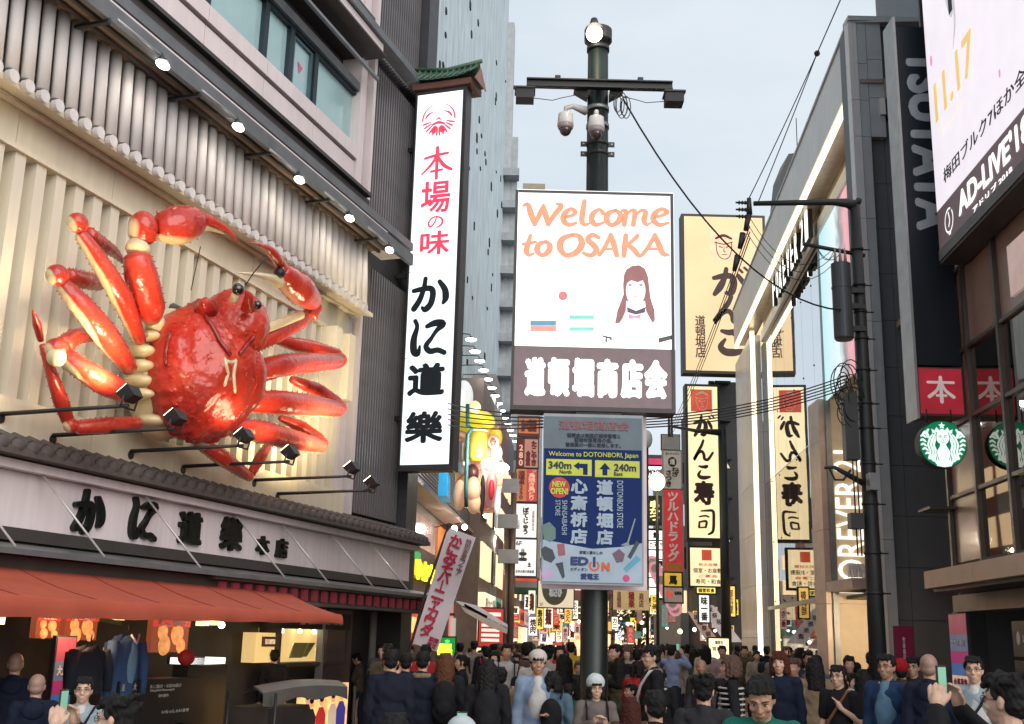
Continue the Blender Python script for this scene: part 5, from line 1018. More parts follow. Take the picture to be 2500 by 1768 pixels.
FRf = FACE(44); rt_ = root('rooftop_machine', FRf.P(FRf.ha(1770, 400), 15, 0), 'dark rooftop machine with a thin aerial behind the sloping portal beam', 'rooftop unit')
g = MB(); g.prism([FRf.P(*FRf.hit(u, v), 0) for u, v in ((1745, 450), (1752, 385), (1768, 345), (1792, 342), (1800, 450))], (0, 1.5, 0)); mk('machine_case', g, DARK, rt_); g = MB(); g.tube([FRf.P(*FRf.hit(1788, 345), .0), FRf.P(*FRf.hit(1785, 265), .0)], .02, 5); mk('aerial', g, DARK, rt_)
ap = FG.ha(1846, 700); GL = glass('store_glass', (.9, .94, .97), .8, .015)
sbox('interior_floor', af, an, 3.2, 3.3, -7, -.3, DARK); sbox('back_wall', af, an, 0, HB, -7.2, -7, M('interior_dark', (.4, .28, .18), .7)); sbox('interior_ceiling', af, an, HB - .1, HB, -7, -.05, DARK)
bays = 7
for k in range(bays):
 a0 = af + .05 + (ap - af) * k / bays; a1 = af + .05 + (ap - af) * (k + 1) / bays
 for z0, z1 in ((3.35, 8.3), (8.33, HB - .32)):
  sbox('glass_pane', a0 + .01, a1 - .01, z0, z1, -.03, -.01, GL if z0 > 5 else glass('middle_glass', (.9, .88, .85), .45, .015, (.9, .85, .8)))
 sbox('glass_pane', a0 + .01, a1 - .01, .05, 3.2, -.03, -.01, glass('lower_glass', (.7, .7, .7), .22, .02, (.9, .85, .8)))
 for z_ in (3.5, 5.8, 8.2, 10.7, 13.4):
  g = MB(); g.disc(FG, a1, z_, -.009, .03, 8, .02); mk('glass_clamp', g, DARK, ST)
sbox('mullion', ap - .06, ap + .12, 0, HB - .3, -.06, .1, STEEL)
sbox('transom', af, ap - .07, 3.21, 3.34, -.05, .06, STEEL)
wi = lit('warm_interior', (1, .66, .34), 1.8, var=.6, vs=1.2); yi = lit('yellow_interior', (.95, .75, .15), .9)
for k in range(9):
 a0 = af + .4 + k * 2.2; sbox('shop_display', a0, a0 + 1.5, .2, 2.7, -3.4, -3.2, wi if k % 3 else yi)
for k in range(9):
 a_ = af + .7 + k * 2.0; p = FG.P(a_, 3.0, -1.4); g = MB(); g.ball(p, .09, 8, 6); mk('ceiling_bulb', g, lit('interior_bulb', (1, .85, .6), 12), ST)
for k in (1, 4, 7): lamp('POINT', FG.P(af + 1 + k * 2.3, 2.6, -1.5), 350, (1, .75, .45), ST, .2)
FPf = FACE(FG.P(ap, 0, 0).y)
sbox('yellow_column', FG.ha(1748, 1350, -1.), FG.ha(1775, 1350, -1.), 0, 3.1, -1.3, -1., lit('yellow_column', (.75, .62, .1), 1.1))
SL_ = lit('reflected_lantern_glow', (.75, .9, .88), .75)  # glowing balls behind the glass imitate lanterns reflected from across the street
for i, (u, vs_) in enumerate(((1797, (1085, 1135, 1185)), (1816, (1080, 1132, 1182, 1228)), (1834, (1085, 1135, 1185)))):
 for j, v in enumerate(vs_):
  a, h = FG.hit(u, v, -.7); g = MB(); g.ell(FG.P(a, h, -.7), FG.s * .55, FG.n * .4, Vector((0, 0, .42)), 14, 10); r = tag(mk('lantern_reflection', g, SL_), '%s white lantern reflection in the %s column, built as a ball behind the store glass' % (('top', 'second', 'third', 'lowest')[j], ('left', 'middle', 'right')[i]), 'lantern', 'white lantern reflections in the store glass')
  g = MB(); g.ring(Frame(FG.P(a, h, -.7) - Vector((0, .5, 0)), (1, 0, 0)), 0, 0, 0, .1, .18, 16); mk('painted_mark', g, INK, r)
a, h = FG.hit(1818, 1275, -.9); CHd = root('chandelier', FG.P(a, h, -.9), 'warm glowing chandelier behind the store glass under the white lantern reflections', 'chandelier')
for k in range(16): g = MB(); t = R(22.5 * k); g.ell(FG.P(a + 1.1 * math.cos(t), h + .25, -.9 + .6 * math.sin(t)), (.1, 0, 0), (0, .1, 0), (0, 0, .22), 8, 6); mk('glass_drop', g, lit('chandelier_glow', (1, .75, .35), 3), CHd)
for k in range(8): g = MB(); t = R(45 * k); g.ell(FG.P(a + .5 * math.cos(t), h - .35, -.9 + .3 * math.sin(t)), (.1, 0, 0), (0, .1, 0), (0, 0, .3), 8, 6); mk('glass_drop', g, lit('chandelier_glow', ()), CHd)
zp = FG.hh(1884, 868); an2 = an - 1.0
def postermat():
 mt = bpy.data.materials.new('pink_white_video_screen'); mt.use_nodes = True; t = mt.node_tree; L = t.links.new; b = t.nodes['Principled BSDF']
 tc = t.nodes.new('ShaderNodeTexCoord'); sp = t.nodes.new('ShaderNodeSeparateXYZ'); L(tc.outputs['Object'], sp.inputs[0])
 n = t.nodes.new('ShaderNodeTexNoise'); n.inputs['Scale'].default_value = 2.2; n.inputs['Distortion'].default_value = .6; L(tc.outputs['Object'], n.inputs['Vector'])
 w = t.nodes.new('ShaderNodeMath'); w.operation = 'MULTIPLY_ADD'; L(n.outputs['Fac'], w.inputs[0]); w.inputs[1].default_value = 1.0; L(sp.outputs[1], w.inputs[2])
 mr = t.nodes.new('ShaderNodeMapRange'); mr.inputs['From Min'].default_value = -3.0; mr.inputs['From Max'].default_value = 4.0; L(w.outputs[0], mr.inputs['Value'])
 cr = t.nodes.new('ShaderNodeValToRGB'); e = cr.color_ramp.elements; e[0].position = 0; e[0].color = (.9, .9, .95, 1); e[1].position = 1; e[1].color = (.5, .8, .85, 1)
 for p, c in ((.25, (.9, .88, .9, 1)), (.36, (.75, .25, .3, 1)), (.5, (.8, .4, .42, 1)), (.6, (.25, .24, .26, 1)), (.7, (.75, .88, .92, 1))): x = e.new(p); x.color = c
 L(mr.outputs[0], cr.inputs['Fac']); L(cr.outputs[0], b.inputs['Emission Color']); b.inputs['Emission Strength'].default_value = .8; b.inputs['Base Color'].default_value = (.1, .1, .1, 1); return mt
g = MB(); PM = postermat(); aw0 = ap + .15
v = [FG.P(aw0, FG.hh(1850, 905), .02), FG.P(an2, FG.hh(1922, 836), .02), FG.P(an2, HB - .1, .02), FG.P(aw0, HB - .2, .02)]; g.prism(v, FG.n * .05)
vs_ = root('video_screen', FG.P((aw0 + an2) / 2, 9, 0), 'tall pink and white video screen in the near end of the store glass', 'screen'); mk('display', g, PM, vs_)
YC = FG.P(ap, 0, 0).y; FC = FACE(YC - .05); c0, c1 = FC.ha(1862, 1200), FC.ha(2000, 1200); cz = FG.hh(1850, 900)
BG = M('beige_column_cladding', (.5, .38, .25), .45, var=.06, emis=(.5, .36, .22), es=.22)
hs_ = [0, FC.hh(1900, 1354), FC.hh(1900, 1188), FC.hh(1900, 990), cz]
for i in range(4): sbox('column_panel', c0, c1, hs_[i] + .006, hs_[i + 1] - .006, -1.2, .0, BG, fr=FC)
for i in range(4): sbox('column_edge', c0 - .2, c0 - .012, hs_[i] + .006, hs_[i + 1] - .006, -1.2, -.02, M('pinkish_edge_metal', (.55, .42, .36), .4, .2), fr=FC)
sbox('recess_ceiling', ap, an, cz, cz + .15, -6, -.02, M('recess_tan', (.5, .37, .24), .5)); sbox('recess_back', ap, an, 0, cz, -6, -5.8, M('recess_tan', ()))
lamp('AREA', FG.P((ap + an) / 2, cz - .2, -1.5), 120, (1, .75, .45), ST, 1.5, aim=FG.P((ap + an) / 2, 0, -1.5))
NM = root('vertical_store_name', FC.P((c0 + c1) / 2, 4, .1), 'large white glowing letters FOREVER 21 reading up the beige column', 'sign lettering')
T('FOREVER 21', FC, (FC.ha(1874, 1170), FC.ha(1934, 1170), FC.hh(1905, 1330), FC.hh(1905, 1012)), .02, lit('warm_white_letter', (1, .94, .78), 1.1), NM, 'letter', bold=.0, rot=90, deep=.06)
NM2 = root('portal_store_name', FG.P(-33, 12, .6), 'black-sided white letters FOREVER 21 standing under the portal beam', 'sign lettering')
za = FG.hh(*S(1967, 592), .4); zb = FG.hh(*S(1967, 505), .4); a0, a1 = FG.ha(*S(1886, 690), .4), FG.ha(*S(1976, 530), .4)
chars = 'FOREVER21'; n = len(chars);
for i, c in enumerate(chars):
 w = (a1 - a0) / (n + .4); x = a0 + w * (i + (.4 if i > 6 else 0));
 T(c, FG, (x, x + w * .62, za + sl(x) - sl(a1), zb + sl(x) - sl(a1)), .4, lit('store_letter_white', (1, 1, .95), 1.1), NM2, 'letter', bold=.012, deep=.004)
 T(c, FG, (x, x + w * .72, za + sl(x) - sl(a1), zb + sl(x) - sl(a1)), .26, BLACK, NM2, 'letter_side', bold=.012, deep=.13)
cn = root('store_canopy', FG.P(an, 3, .5), 'small pinkish entrance canopy with black-edged FOREVER letters beside the beige column', 'canopy')
fc = FACE(YC - 2.6); q0, q1 = fc.ha(1910, 1300), fc.ha(1955, 1300)
g = MB(); g.box(fc, q0, q1 + 1, fc.hh(1925, 1320), fc.hh(1925, 1296), -2.5, 0); mk('slab', g, M('pink_canopy', (.5, .36, .32), .5), cn)
T('FOREVER', fc, (fc.ha(1908, 1280), fc.ha(1950, 1280), fc.hh(1925, 1294), fc.hh(1925, 1262)), -.3, WINK, cn, 'letter', bold=.02, deep=.1)
FT = FACE(20.2); t0, t1 = FT.ha(2055, 822), FT.ha(2165, 930); tz0, tz1, tz2 = FT.hh(2110, 928), FT.hh(2110, 824), FT.hh(2030, 60)
TS = root('dark_bookshop_banner', FT.P(t0, tz0, 0), 'tall navy banner sign with grey rotated letters TSUTAYA beside the big video screen', 'sign')
g = MB(); g.box(FT, t0, t1, tz1 + .04, tz2, -.5, 0); mk('navy_face', g, M('navy_banner', (.014, .02, .032), .5, var=.1), TS)
g = MB(); g.box(FT, t0 - .05, t0 - .002, tz0 - .1, tz2 + .2, -.55, .03); mk('pale_fin', g, M('pale_fin', (.5, .5, .5), .4, .3), TS)
T('TSUTAYA', FT, (t0 + .16, t0 + .95, FT.hh(2080, 518), FT.hh(2040, 110)), .004, M('grey_letter', (.5, .54, .58), .5, bump=0), TS, bold=.06, rot=-90)
HN = root('red_book_sign', FT.P((t0 + t1) / 2, tz0, 0), 'square red sign with the white character for book above the round green sign', 'sign')
g = MB(); g.box(FT, t0, t1, tz0 - .04, tz1, -.5, -.005); mk('case', g, M('red_brown_case', (.2, .12, .11), .5), HN)
g = MB(); g.box(FT, t0 + .03, t1 - .03, tz0, tz1 - .03, -.004, .01); mk('red_face', g, M('book_red', (.42, .02, .035), .5, emis=(.5, .03, .05), es=.35), HN)
g = MB(); hx, hw = (t0 + t1) / 2, (t1 - t0) * .28; hy = (tz0 + tz1) / 2 + .02
for st in ([(-1, .55, .11), (1, .55, .11)], [(0, .95, .14), (0, -1, .14)], [(-.05, .5, .12), (-.35, -.1, .12), (-.95, -.6, .14)], [(.05, .5, .12), (.35, -.1, .12), (.95, -.6, .14)], [(-.35, -.5, .1), (.35, -.5, .1)]):
 g.stroke(FT, [(hx + x * hw, hy + y * hw, w_ * hw) for x, y, w_ in st], .012)
mk('book_character', g, M('white_char', (.75, .6, .58), .5, emis=(.8, .65, .62), es=.3), HN)
FSb = FACE(19.8); sx, sz_ = FSb.hit(2114, 996); sr = (FSb.ha(2166, 996) - FSb.ha(2062, 996)) / 2
SB = root('round_coffee_sign', FSb.P(sx, sz_ - sr, 0), 'round green and white crowned-figure coffee sign hanging under the red sign', 'sign')
g = MB(); g.disc(FSb, sx, sz_, -.22, sr * 1.03, 48, .215); mk('drum', g, BLACK, SB)
GR = M('coffee_green', (.0, .14, .06), .4, emis=(.0, .25, .1), es=.5, bump=0); CWh = lit('coffee_white', (.82, .95, .9), .85)
g = MB(); g.disc(FSb, sx, sz_, -.004, sr, 48, .006); mk('green_disc', g, GR, SB)
def q(x, y, w_): return (sx + x * sr, sz_ + y * sr, w_ * sr)
g = MB()
g.poly(FSb, [q(.0 + (.16 if k % 2 == 0 else .07) * math.sin(R(36 * k)), .80 + (.16 if k % 2 == 0 else .07) * math.cos(R(36 * k)), 0)[:2] for k in range(10)], .006, .003)
g.poly(FSb, [q(*p, 0)[:2] for p in ((-.42, .46), (-.46, .66), (-.32, .58), (-.24, .74), (-.12, .60), (0, .68), (.12, .60), (.24, .74), (.32, .58), (.46, .66), (.42, .46), (.2, .52), (0, .54), (-.2, .52))], .006, .003)
g.poly(FSb, [q(.27 * math.cos(R(20 * k)), .26 + .30 * math.sin(R(20 * k)), 0)[:2] for k in range(18)], .006, .003)
g.poly(FSb, [q(*p, 0)[:2] for p in ((-.12, 0), (.12, 0), (.3, -.35), (.32, -.95), (0, -1.0), (-.32, -.95), (-.3, -.35))], .0062, .003)
for sg in (-1, 1):
 for k, (x_, w_) in enumerate(((.30, .05), (.42, .045), (.54, .04))):
  g.stroke(FSb, [q(sg * (x_ - .12), .50 - k * .04, w_ * .6), q(sg * x_, .25, w_), q(sg * (x_ + .1), -.05, w_), q(sg * (x_ + .02), -.35, w_), q(sg * (x_ + .1), -.62, w_), q(sg * (x_ + .02), -.85 + .1 * k, w_ * .7)], .009)
 for k in range(6):
  y_ = .30 - k * .19; xo = math.sqrt(max(0, .92 - (y_ - .1) ** 2)); g.stroke(FSb, [q(sg * (xo - .22), y_ - .02, .03), q(sg * (xo - .1), y_ + .07, .05), q(sg * (xo - .01), y_ + .03, .035)], .009)
 g.stroke(FSb, [q(sg * .62, .30, .06), q(sg * .72, .5, .07), q(sg * .86, .42, .03)], .009); g.stroke(FSb, [q(sg * .72, .45, .06), q(sg * .6, .62, .04)], .009)
mk('white_figure', g, CWh, SB)
g = MB()
for st in ([(-.16, .30, .012), (-.06, .31, .018)], [(.06, .31, .018), (.16, .30, .012)], [(0, .28, .008), (.01, .16, .01), (.03, .15, .008)], [(-.06, .08, .012), (.06, .08, .012)], [(-.18, .38, .012), (-.05, .38, .008)], [(.05, .38, .008), (.18, .38, .012)]):
 g.stroke(FSb, [q(*p) for p in st], .014)
for sg in (-1, 1):
 g.stroke(FSb, [q(sg * .27, .4, .012), q(sg * .29, .1, .012), q(sg * .14, -.04, .012), q(sg * .3, -.35, .012), q(sg * .22, -.7, .012)], .014)
mk('face_lines', g, BLACK, SB)
for dx in (-.22, .22): g = MB(); g.tube([FSb.P(sx + dx, sz_ + sr, -.1), FSb.P(sx + dx, tz0 + .02, -.1)], .015, 6); mk('hanger', g, DARK, SB)
# --- COFFEE SHOP BUILDING (right) with video billboard
FR = RIGHT(3.9, 7.0); CB = root('coffee_shop_building', FR.P(-17, 0, -1), 'brown-glazed corner building under the big video billboard at right', 'building')
def cbx(name, a0, a1, h0, h1, o0, o1, mat, par=CB): g = MB(); g.box(FR, a0, a1, h0, h1, o0, o1); return mk(name, g, mat, par)
ac = FR.ha(2117, 900); cbx('interior_back', ac + .1, -9, 0, 22, -5, -4.8, M('interior_brown', (.16, .09, .06), .7)); cbx('floor_slab', ac + .1, -9, 3.0, 3.3, -4.8, -.2, DARK); cbx('upper_mass', ac + .05, -9, 8.9, 22, -4.8, -.15, DARK)
cbx('light_block_wall', -30, ac - .02, 0, 22, -9, -1.4, DGR); cbx('side_wall', ac, ac + .1, 0, 22, -5, -.02, M('side_wall_dark', (.07, .065, .065), .5))  # first box is unseen, added to stop sun passing between the two buildings
MU = M('brown_mullion', (.14, .115, .1), .4, .5); OPQ = M('rosy_brown_panel', (.36, .22, .17), .25, var=.15, vs=.6, bump=0, coat=.4); CG = glass('coffee_glass', (.75, .68, .62), .35, .02, (.55, .45, .4))
cols_ = [ac, -20.35, -18.75, -17.1, -15.4, -13.7, -12, -10]; rows_ = [3.42, 4.68, 6.0, 7.28, 8.85]
for i in range(len(cols_) - 1):
 for j in range(len(rows_) - 1):
  a0, a1, z0, z1 = cols_[i] + .06, cols_[i + 1] - .06, rows_[j] + .04, rows_[j + 1] - .04
  g = MB(); g.box(FR, a0, a1, z0, z1, -.04, -.02); mk('window_pane', g, OPQ if (j == 3 or i == 0) else CG, CB)
for a_ in cols_: cbx('mullion', a_ - .05, a_ + .05, 3.4, 8.9, -.1, .06, MU)
for z_ in rows_[1:]:
 for i in range(len(cols_) - 1): cbx('transom', cols_[i] + .051, cols_[i + 1] - .051, z_ - .035, z_ + .035, -.08, .04, MU)
for i in range(6):
 cbx('curtain_blind', cols_[i + 1] + .15 + .2 * (i % 2), cols_[i + 2] - .3, 3.5, 4.6 + (i % 3) * 1.2, -.75, -.7, M('tan_blind', (.35, .2, .13), .7, emis=(.6, .33, .2), es=.22))
lamp('AREA', FR.P(-16, 8.4, -2.4), 160, (1, .7, .42), CB, 3, aim=FR.P(-16, 3, -2.4))
for k, (u, v) in enumerate(((2283, 1090), (2270, 1082), (2290, 1110))):
 a, h = FR.hit(u, v, -.6); g = MB(); g.ball(FR.P(a, h, -.6), .12, 10, 8); tag(mk('hanging_bulb', g, lit('amber_bulb', (1, .65, .15), 5)), ['larger amber bulb glowing behind the coffee shop glass at the right edge', 'amber bulb left of the larger one behind the coffee shop glass', 'lowest amber bulb behind the coffee shop glass'][k], 'lamp', 'amber bulbs in the coffee shop')
CAN = root('coffee_shop_canopy', FR.P(-19, 3, .5), 'long salmon-beige canopy over the dark shop entrance at right', 'canopy'); CM = M('salmon_canopy', (.5, .32, .22), .45, var=.06)
ce = FR.ha(2072, 1300, .9); js_ = [ce, ce + .55, FR.ha(2180, 1280, .9), FR.ha(2296, 1265, .9) + .3, -13, -10]
for i in range(5): cbx('canopy_panel', js_[i] + .006, js_[i + 1] - .006, 2.92, 3.22, .78, .9, CM, CAN)
cbx('canopy_top', ce, -10, 3.1, 3.2, .0, .77, CM, CAN); cbx('canopy_underside', ce + .05, -10, 2.86, 2.92, .2, .76, DARK, CAN); cbx('canopy_nose', ce - .0, ce + .05, 2.93, 3.09, -.0, .77, CM, CAN)
cbx('side_shelf', ac - .45, ac + .3, 4.45, 4.5, -.1, .5, MU)
cbx('lower_beam', ac, -10, 2.55, 2.85, -.3, .1, M('beam_brown', (.3, .2, .15), .5)); cbx('corner_pier', ac - .1, ac + .25, 0, 2.55, -.4, .1, BLACK); cbx('entrance_dark', -17.6, -16.2, 0, 2.5, -.3, -.05, BLACK)
POS = [((.25, .05, .08), 0.0), ((.1, .13, .2), .2), ((.3, .03, .12), .36), ((.04, .12, .3), .48), ((.7, .45, .35), .6), ((.04, .04, .05), .85)]
def poster_column(nm, fr, a0, a1, h0, h1, o, lb, grp):
 r = root(nm, fr.P((a0 + a1) / 2, h0, o), lb, 'poster', grp); e = [p[1] for p in POS] + [1.0]
 g = MB(); g.box(fr, a0 - .02, a1 + .02, h0 - .02, h1 + .02, o - .06, o - .004); mk('board', g, DARK, r)
 for i, (c, t) in enumerate(POS):
  z1, z0 = h1 - (h1 - h0) * t, h1 - (h1 - h0) * e[i + 1]; g = MB(); g.box(fr, a0, a1, z0, z1, o - .003, o + .004); mk('poster_panel', g, M('poster_%d' % i, c, .4, emis=c, es=.5, bump=0), r)
  w = a1 - a0
  if i == 1: T('大人気', fr, (a0 + w * .1, a1 - w * .1, z0 + (z1 - z0) * .25, z1 - (z1 - z0) * .2), o + .005, M('white_ink', ()), r, bold=.04)
  if i == 4: T('会員募集', fr, (a0 + w * .08, a1 - w * .1, z0 + (z1 - z0) * .55, z1 - (z1 - z0) * .1), o + .005, M('red_ink', ()), r, bold=.05); T('受付中', fr, (a0 + w * .12, a1 - w * .12, z0 + (z1 - z0) * .1, z0 + (z1 - z0) * .45), o + .005, M('olive_ink', (.4, .3, .02), .5), r, bold=.05)
  if i == 5: T('10F 営業中', fr, (a0 + w * .1, a1 - w * .1, z0 + (z1 - z0) * .3, z1 - (z1 - z0) * .3), o + .005, WINK, r, bold=.01)
 return r
poster_column('poster_stack', FR, FR.ha(2128, 1400, .2), FR.ha(2166, 1400, .2), .7, 2.5, .2, 'narrow stack of coloured posters beside the dark entrance at right', 'poster stacks')
sg_, sh_ = FR.ha(2232, 1400, -1.2), FR.ha(2262, 1400, -1.2)
for k in range(4):
 c = FR.P((sg_ + sh_) / 2, 2.35 - k * .33, -1.0); g = MB(); g.ell(c, (.14, 0, 0), (0, .14, 0), (0, 0, .15), 14, 10); tag(mk('paper_lantern', g, lit('amber_lantern', (.85, .4, .08), 1.0)), ['topmost amber paper lantern hanging inside the right entrance', 'second amber lantern down inside the right entrance', 'third amber lantern down inside the right entrance', 'lowest amber lantern inside the right entrance'][k], 'lantern', 'lanterns in the right entrance')
lamp('POINT', FR.P((sg_ + sh_) / 2, 1.5, -.8), 12, (1, .6, .3), CB, .2)
MBd = M('black_menu_board', (.02, .018, .018), .4)
for k in range(3):
 z = 2.35 - k * .62; a0 = FR.ha(2268, 1400, .0); r = root('menu_board', FR.P(a0 + .5, z - .3, 0), ['uppermost', 'middle', 'lowest'][k] + ' black menu board with white icons at the right picture edge', 'menu board', 'menu boards by the right entrance')
 g = MB(); g.box(FR, a0, a0 + 1.4, z - .56, z, -.04, .0); mk('board', g, MBd, r); g = MB(); g.disc(FR, a0 + .25, z - .27, .001, .11, 14, .002, sx=.7); mk('icon', g, WINK, r)
 T('たこ焼き 道頓堀', FR, (a0 + .45, a0 + 1.1, z - .34, z - .2), .001, WINK, r, bold=.01)
sign('crimson_banner', (2006, 1405, 2049, 1482), 22.5, M('crimson_cloth', (.33, .01, .07), .6), 'crimson rectangular banner with small white characters above the bald man at right', 'banner', th=.04, edge=.005, txt=[('竹本商店', (.4, .3, .55, .98), WINK, dict(vert=True, b=.02))])
AD = root('video_billboard', FR.P(-17, 8.8, .5), 'huge white video billboard showing 11.17 and AD-LIVE on a maroon strip', 'billboard')
ab, ob = FR.ha(2107, 590, .5), .5; hb_, hm_ = FR.hh(2107, 588, .5), FR.hh(2097, 480, .5)
cbx('cabinet', ab, -9, hb_ - .05, 24, .05, ob - .01, M('billboard_case', (.05, .045, .045), .5), AD)
cbx('white_display', ab + .05, -9, hm_, 24, ob - .009, ob, lit('billboard_white', (.76, .70, .76), .85, var=.03), AD); cbx('maroon_display', ab + .05, -9, hb_ + .22, hm_ - .01, ob - .009, ob, lit('billboard_maroon', (.075, .045, .05), .9), AD); cbx('grey_sill', ab + .05, -9, hb_, hb_ + .2, ob - .009, ob + .02, M('billboard_sill', (.13, .12, .12), .5), AD)
def ap_(x, y): return FR.hit(*S(1600 + x / 2.499, y / 2.499), ob)
GD = lit('gold_digits', (.72, .48, .16), .85)
def abx(x0, yt0, yb0, x1, yt1, yb1):
 a0 = ap_(x0, (yt0 + yb0) / 2)[0]; a1 = ap_(x1, (yt1 + yb1) / 2)[0]; return (a0, a1, (ap_(x0, yb0)[1] + ap_(x1, yb1)[1]) / 2, (ap_(x0, yt0)[1] + ap_(x1, yt1)[1]) / 2)
T('11.17', FR, abx(1705, 490, 735, 1940, 170, 480), ob + .003, GD, AD, bold=.035)
T('Saturday', FR, abx(1740, 740, 835, 1885, 610, 690), ob + .003, lit('pale_gold', (.75, .65, .55), .9), AD, bold=.0)
T('梅田ブルク7ほか全国', FR, (ap_(1760, 1060)[0], ap_(1760, 1060)[0] + (ap_(2249, 480)[0] - ap_(1760, 1060)[0]) * 1.14, ap_(2000, 830)[1] + .0, ap_(2000, 720)[1]), ob + .003, INK, AD, bold=.015)
T("AD-LIVE'18", FR, (ap_(1850, 1250)[0], ap_(2249, 830)[0] + .25, ap_(1850, 1335)[1], ap_(1850, 1165)[1] - .02), ob + .003, lit('billboard_letter', (.9, .85, .85), 1), AD, bold=.05)
T('アドリブ 2018', FR, (ap_(1940, 1290)[0], ap_(2180, 1040)[0], ap_(1940, 1310)[1], ap_(1940, 1265)[1]), ob + .003, lit('billboard_letter', ()), AD, bold=.02)
c = ap_(1793, 1345); g = MB(); g.ring(FR, c[0], c[1], ob + .002, .2, .235, 36, .004, 60, 400); g.stroke(FR, [(c[0] - .02, c[1] + .16, .02), (c[0] + .03, c[1], .02), (c[0] - .03, c[1] - .1, .02)], ob + .004); g.stroke(FR, [(c[0] - .03, c[1] - .24, .03), (c[0] + .03, c[1] - .24, .03)], ob + .004); mk('ring_emblem', g, lit('billboard_letter', ()), AD)
for x, y, r_ in ((1683, 372, .07), (2101, 448, .045)):
 c = ap_(x, y); g = MB(); g.disc(FR, c[0], c[1], ob + .001, r_ * 1.6, 14, .003, sx=.5); mk('pink_petal', g, lit('pink_petal', (.85, .2, .35), .9), AD)
c = ap_(1790, 30); g = MB(); g.stroke(FR, [(c[0] - .2, c[1] + 1.0, .12), (c[0], c[1] + .2, .16), (c[0] + .1, c[1] - .2, .1)], ob + .001); g.stroke(FR, [(c[0] + .2, c[1] + .6, .05), (c[0] + .25, c[1] - .4, .05), (c[0] + .05, c[1] - .9, .02)], ob + .001); mk('faint_drawing', g, lit('faint_grey', (.45, .42, .46), .9), AD)
c = ap_(1795, 20); g = MB(); g.box(FR, c[0] - .07, c[0] + .12, c[1] - .2, c[1] + .5, ob + .003, ob + .006); mk('dark_mark', g, INK, AD)
cbx('hanging_panel', FR.ha(2262, 600, .35), -12, FR.hh(2270, 665, .35), 8.1, .3, .36, M('rosy_white_panel', (.65, .45, .4), .5, emis=(.7, .5, .45), es=.3), CB)
cbx('vent_unit', ac + .1, ac + .3, 7.6, 8.5, .07, .3, M('dark_metal', ()), CB)
# --- UTILITY POLE with arms and canister (right)
UX, UY = 5.5, 17.0; FU = FACE(UY); UP = root('utility_pole', (UX, UY, 0), 'dark utility pole with bracket arms, canister and cable coils in front of the store', 'utility pole'); UB = M('utility_black', (.022, .024, .025), .5, .2, var=.2)
uh = FU.hh(1905, 462)
g = MB(); g.tube([(UX, UY, 0), (UX, UY, 3.0), (UX, UY, 6), (UX, UY, uh)], [.14, .12, .1, .085], 18); mk('shaft', g, UB, UP)
xl = FU.ha(1690, 466); g = MB(); g.tube([FU.P(UX, uh, 0), FU.P(UX - .12, uh + .05, 0), FU.P(UX - .35, uh + .06, 0), FU.P(xl, uh - .0, 0)], [.1, .08, .055, .04], 10); mk('upper_arm', g, UB, UP)
g = MB(); g.tube([FU.P(UX + .12, FU.hh(1930, 573), 0), FU.P(FU.ha(1800, 547), FU.hh(1800, 547), 0)], .035, 8); mk('lower_arm', g, UB, UP)
ix, iz = FU.hit(1680, 468)
g = MB(); g.tube([FU.P(ix, iz + .18, 0), FU.P(ix, iz - .1, 0)], [.035, .05], 10); mk('arm_head', g, UB, UP)
for dz in (.1, -.02, -.14):
 g = MB(); g.tube([FU.P(ix - .22, iz + dz, 0), FU.P(ix, iz + dz, 0)], [.015, .03], 8); mk('insulator', g, UB, UP)
 for k in range(3): g = MB(); g.tube([FU.P(ix - .17 + k * .05, iz + dz, 0), FU.P(ix - .155 + k * .05, iz + dz, 0)], .035, 10); mk('insulator_disc', g, UB, UP)
tail = [FU.hit(1675, 500), FU.hit(1662, 540), FU.hit(1650, 590)]
for k, (a, h) in enumerate(tail): g = MB(); g.tube([FU.P(a + .03, h + .13, 0), FU.P(a - .03, h - .13, 0)], [.05, .035], 8); mk('cable_clamp', g, UB, UP)
kx, kz0, kz1 = FU.ha(1881, 700), FU.hh(1890, 770), FU.hh(1878, 600); CNm = M('dark_blue_grey_canister', (.05, .06, .068), .45, .2)
kf = FU; g = MB(); g.tube([kf.P(kx, kz0, .2), kf.P(kx, kz0 + .03, .2), kf.P(kx, kz1 - .01, .2), kf.P(kx, kz1, .2)], [.13, .15, .15, .12], 24, smooth=False); mk('canister', g, CNm, UP)
g = MB(); g.tube([kf.P(kx, kz1 - .42, .2), kf.P(kx, kz1 - .39, .2)], .158, 24, smooth=False); mk('canister_band', g, CNm, UP)
for dx in (-.08, 0, .08): g = MB(); g.tube([kf.P(kx + dx, kz1, .2), kf.P(kx + dx, kz1 + .13, .2), kf.P(kx + dx, kz1 + .26, .2)], [.028, .022, .008], 8); mk('bushing', g, M('porcelain_brown', (.3, .2, .18), .3), UP)
for v_ in (655, 690, 740): z = FU.hh(1890, v_); g = MB(); g.box(FU, kx + .14, UX + .05, z - .04, z + .04, .02, .12); mk('canister_bracket', g, UB, UP)
for (u0, u1, v0, v1, nm) in ((1895, 1925, 880, 1030, 'dark_box'), (1950, 1972, 1060, 1098, 'grey_box'), (1908, 1938, 1150, 1185, 'control_box')):
 off = .2 if nm != 'grey_box' else .28; f = FACE(UY - off); um, vm = (u0 + u1) / 2, (v0 + v1) / 2
 g = MB(); g.box(f, f.ha(u0, vm), f.ha(u1, vm), f.hh(um, v1), f.hh(um, v0), -.18, 0); mk(nm, g, M('grey_equipment', (.2, .2, .2), .5) if nm == 'grey_box' else UB, UP)
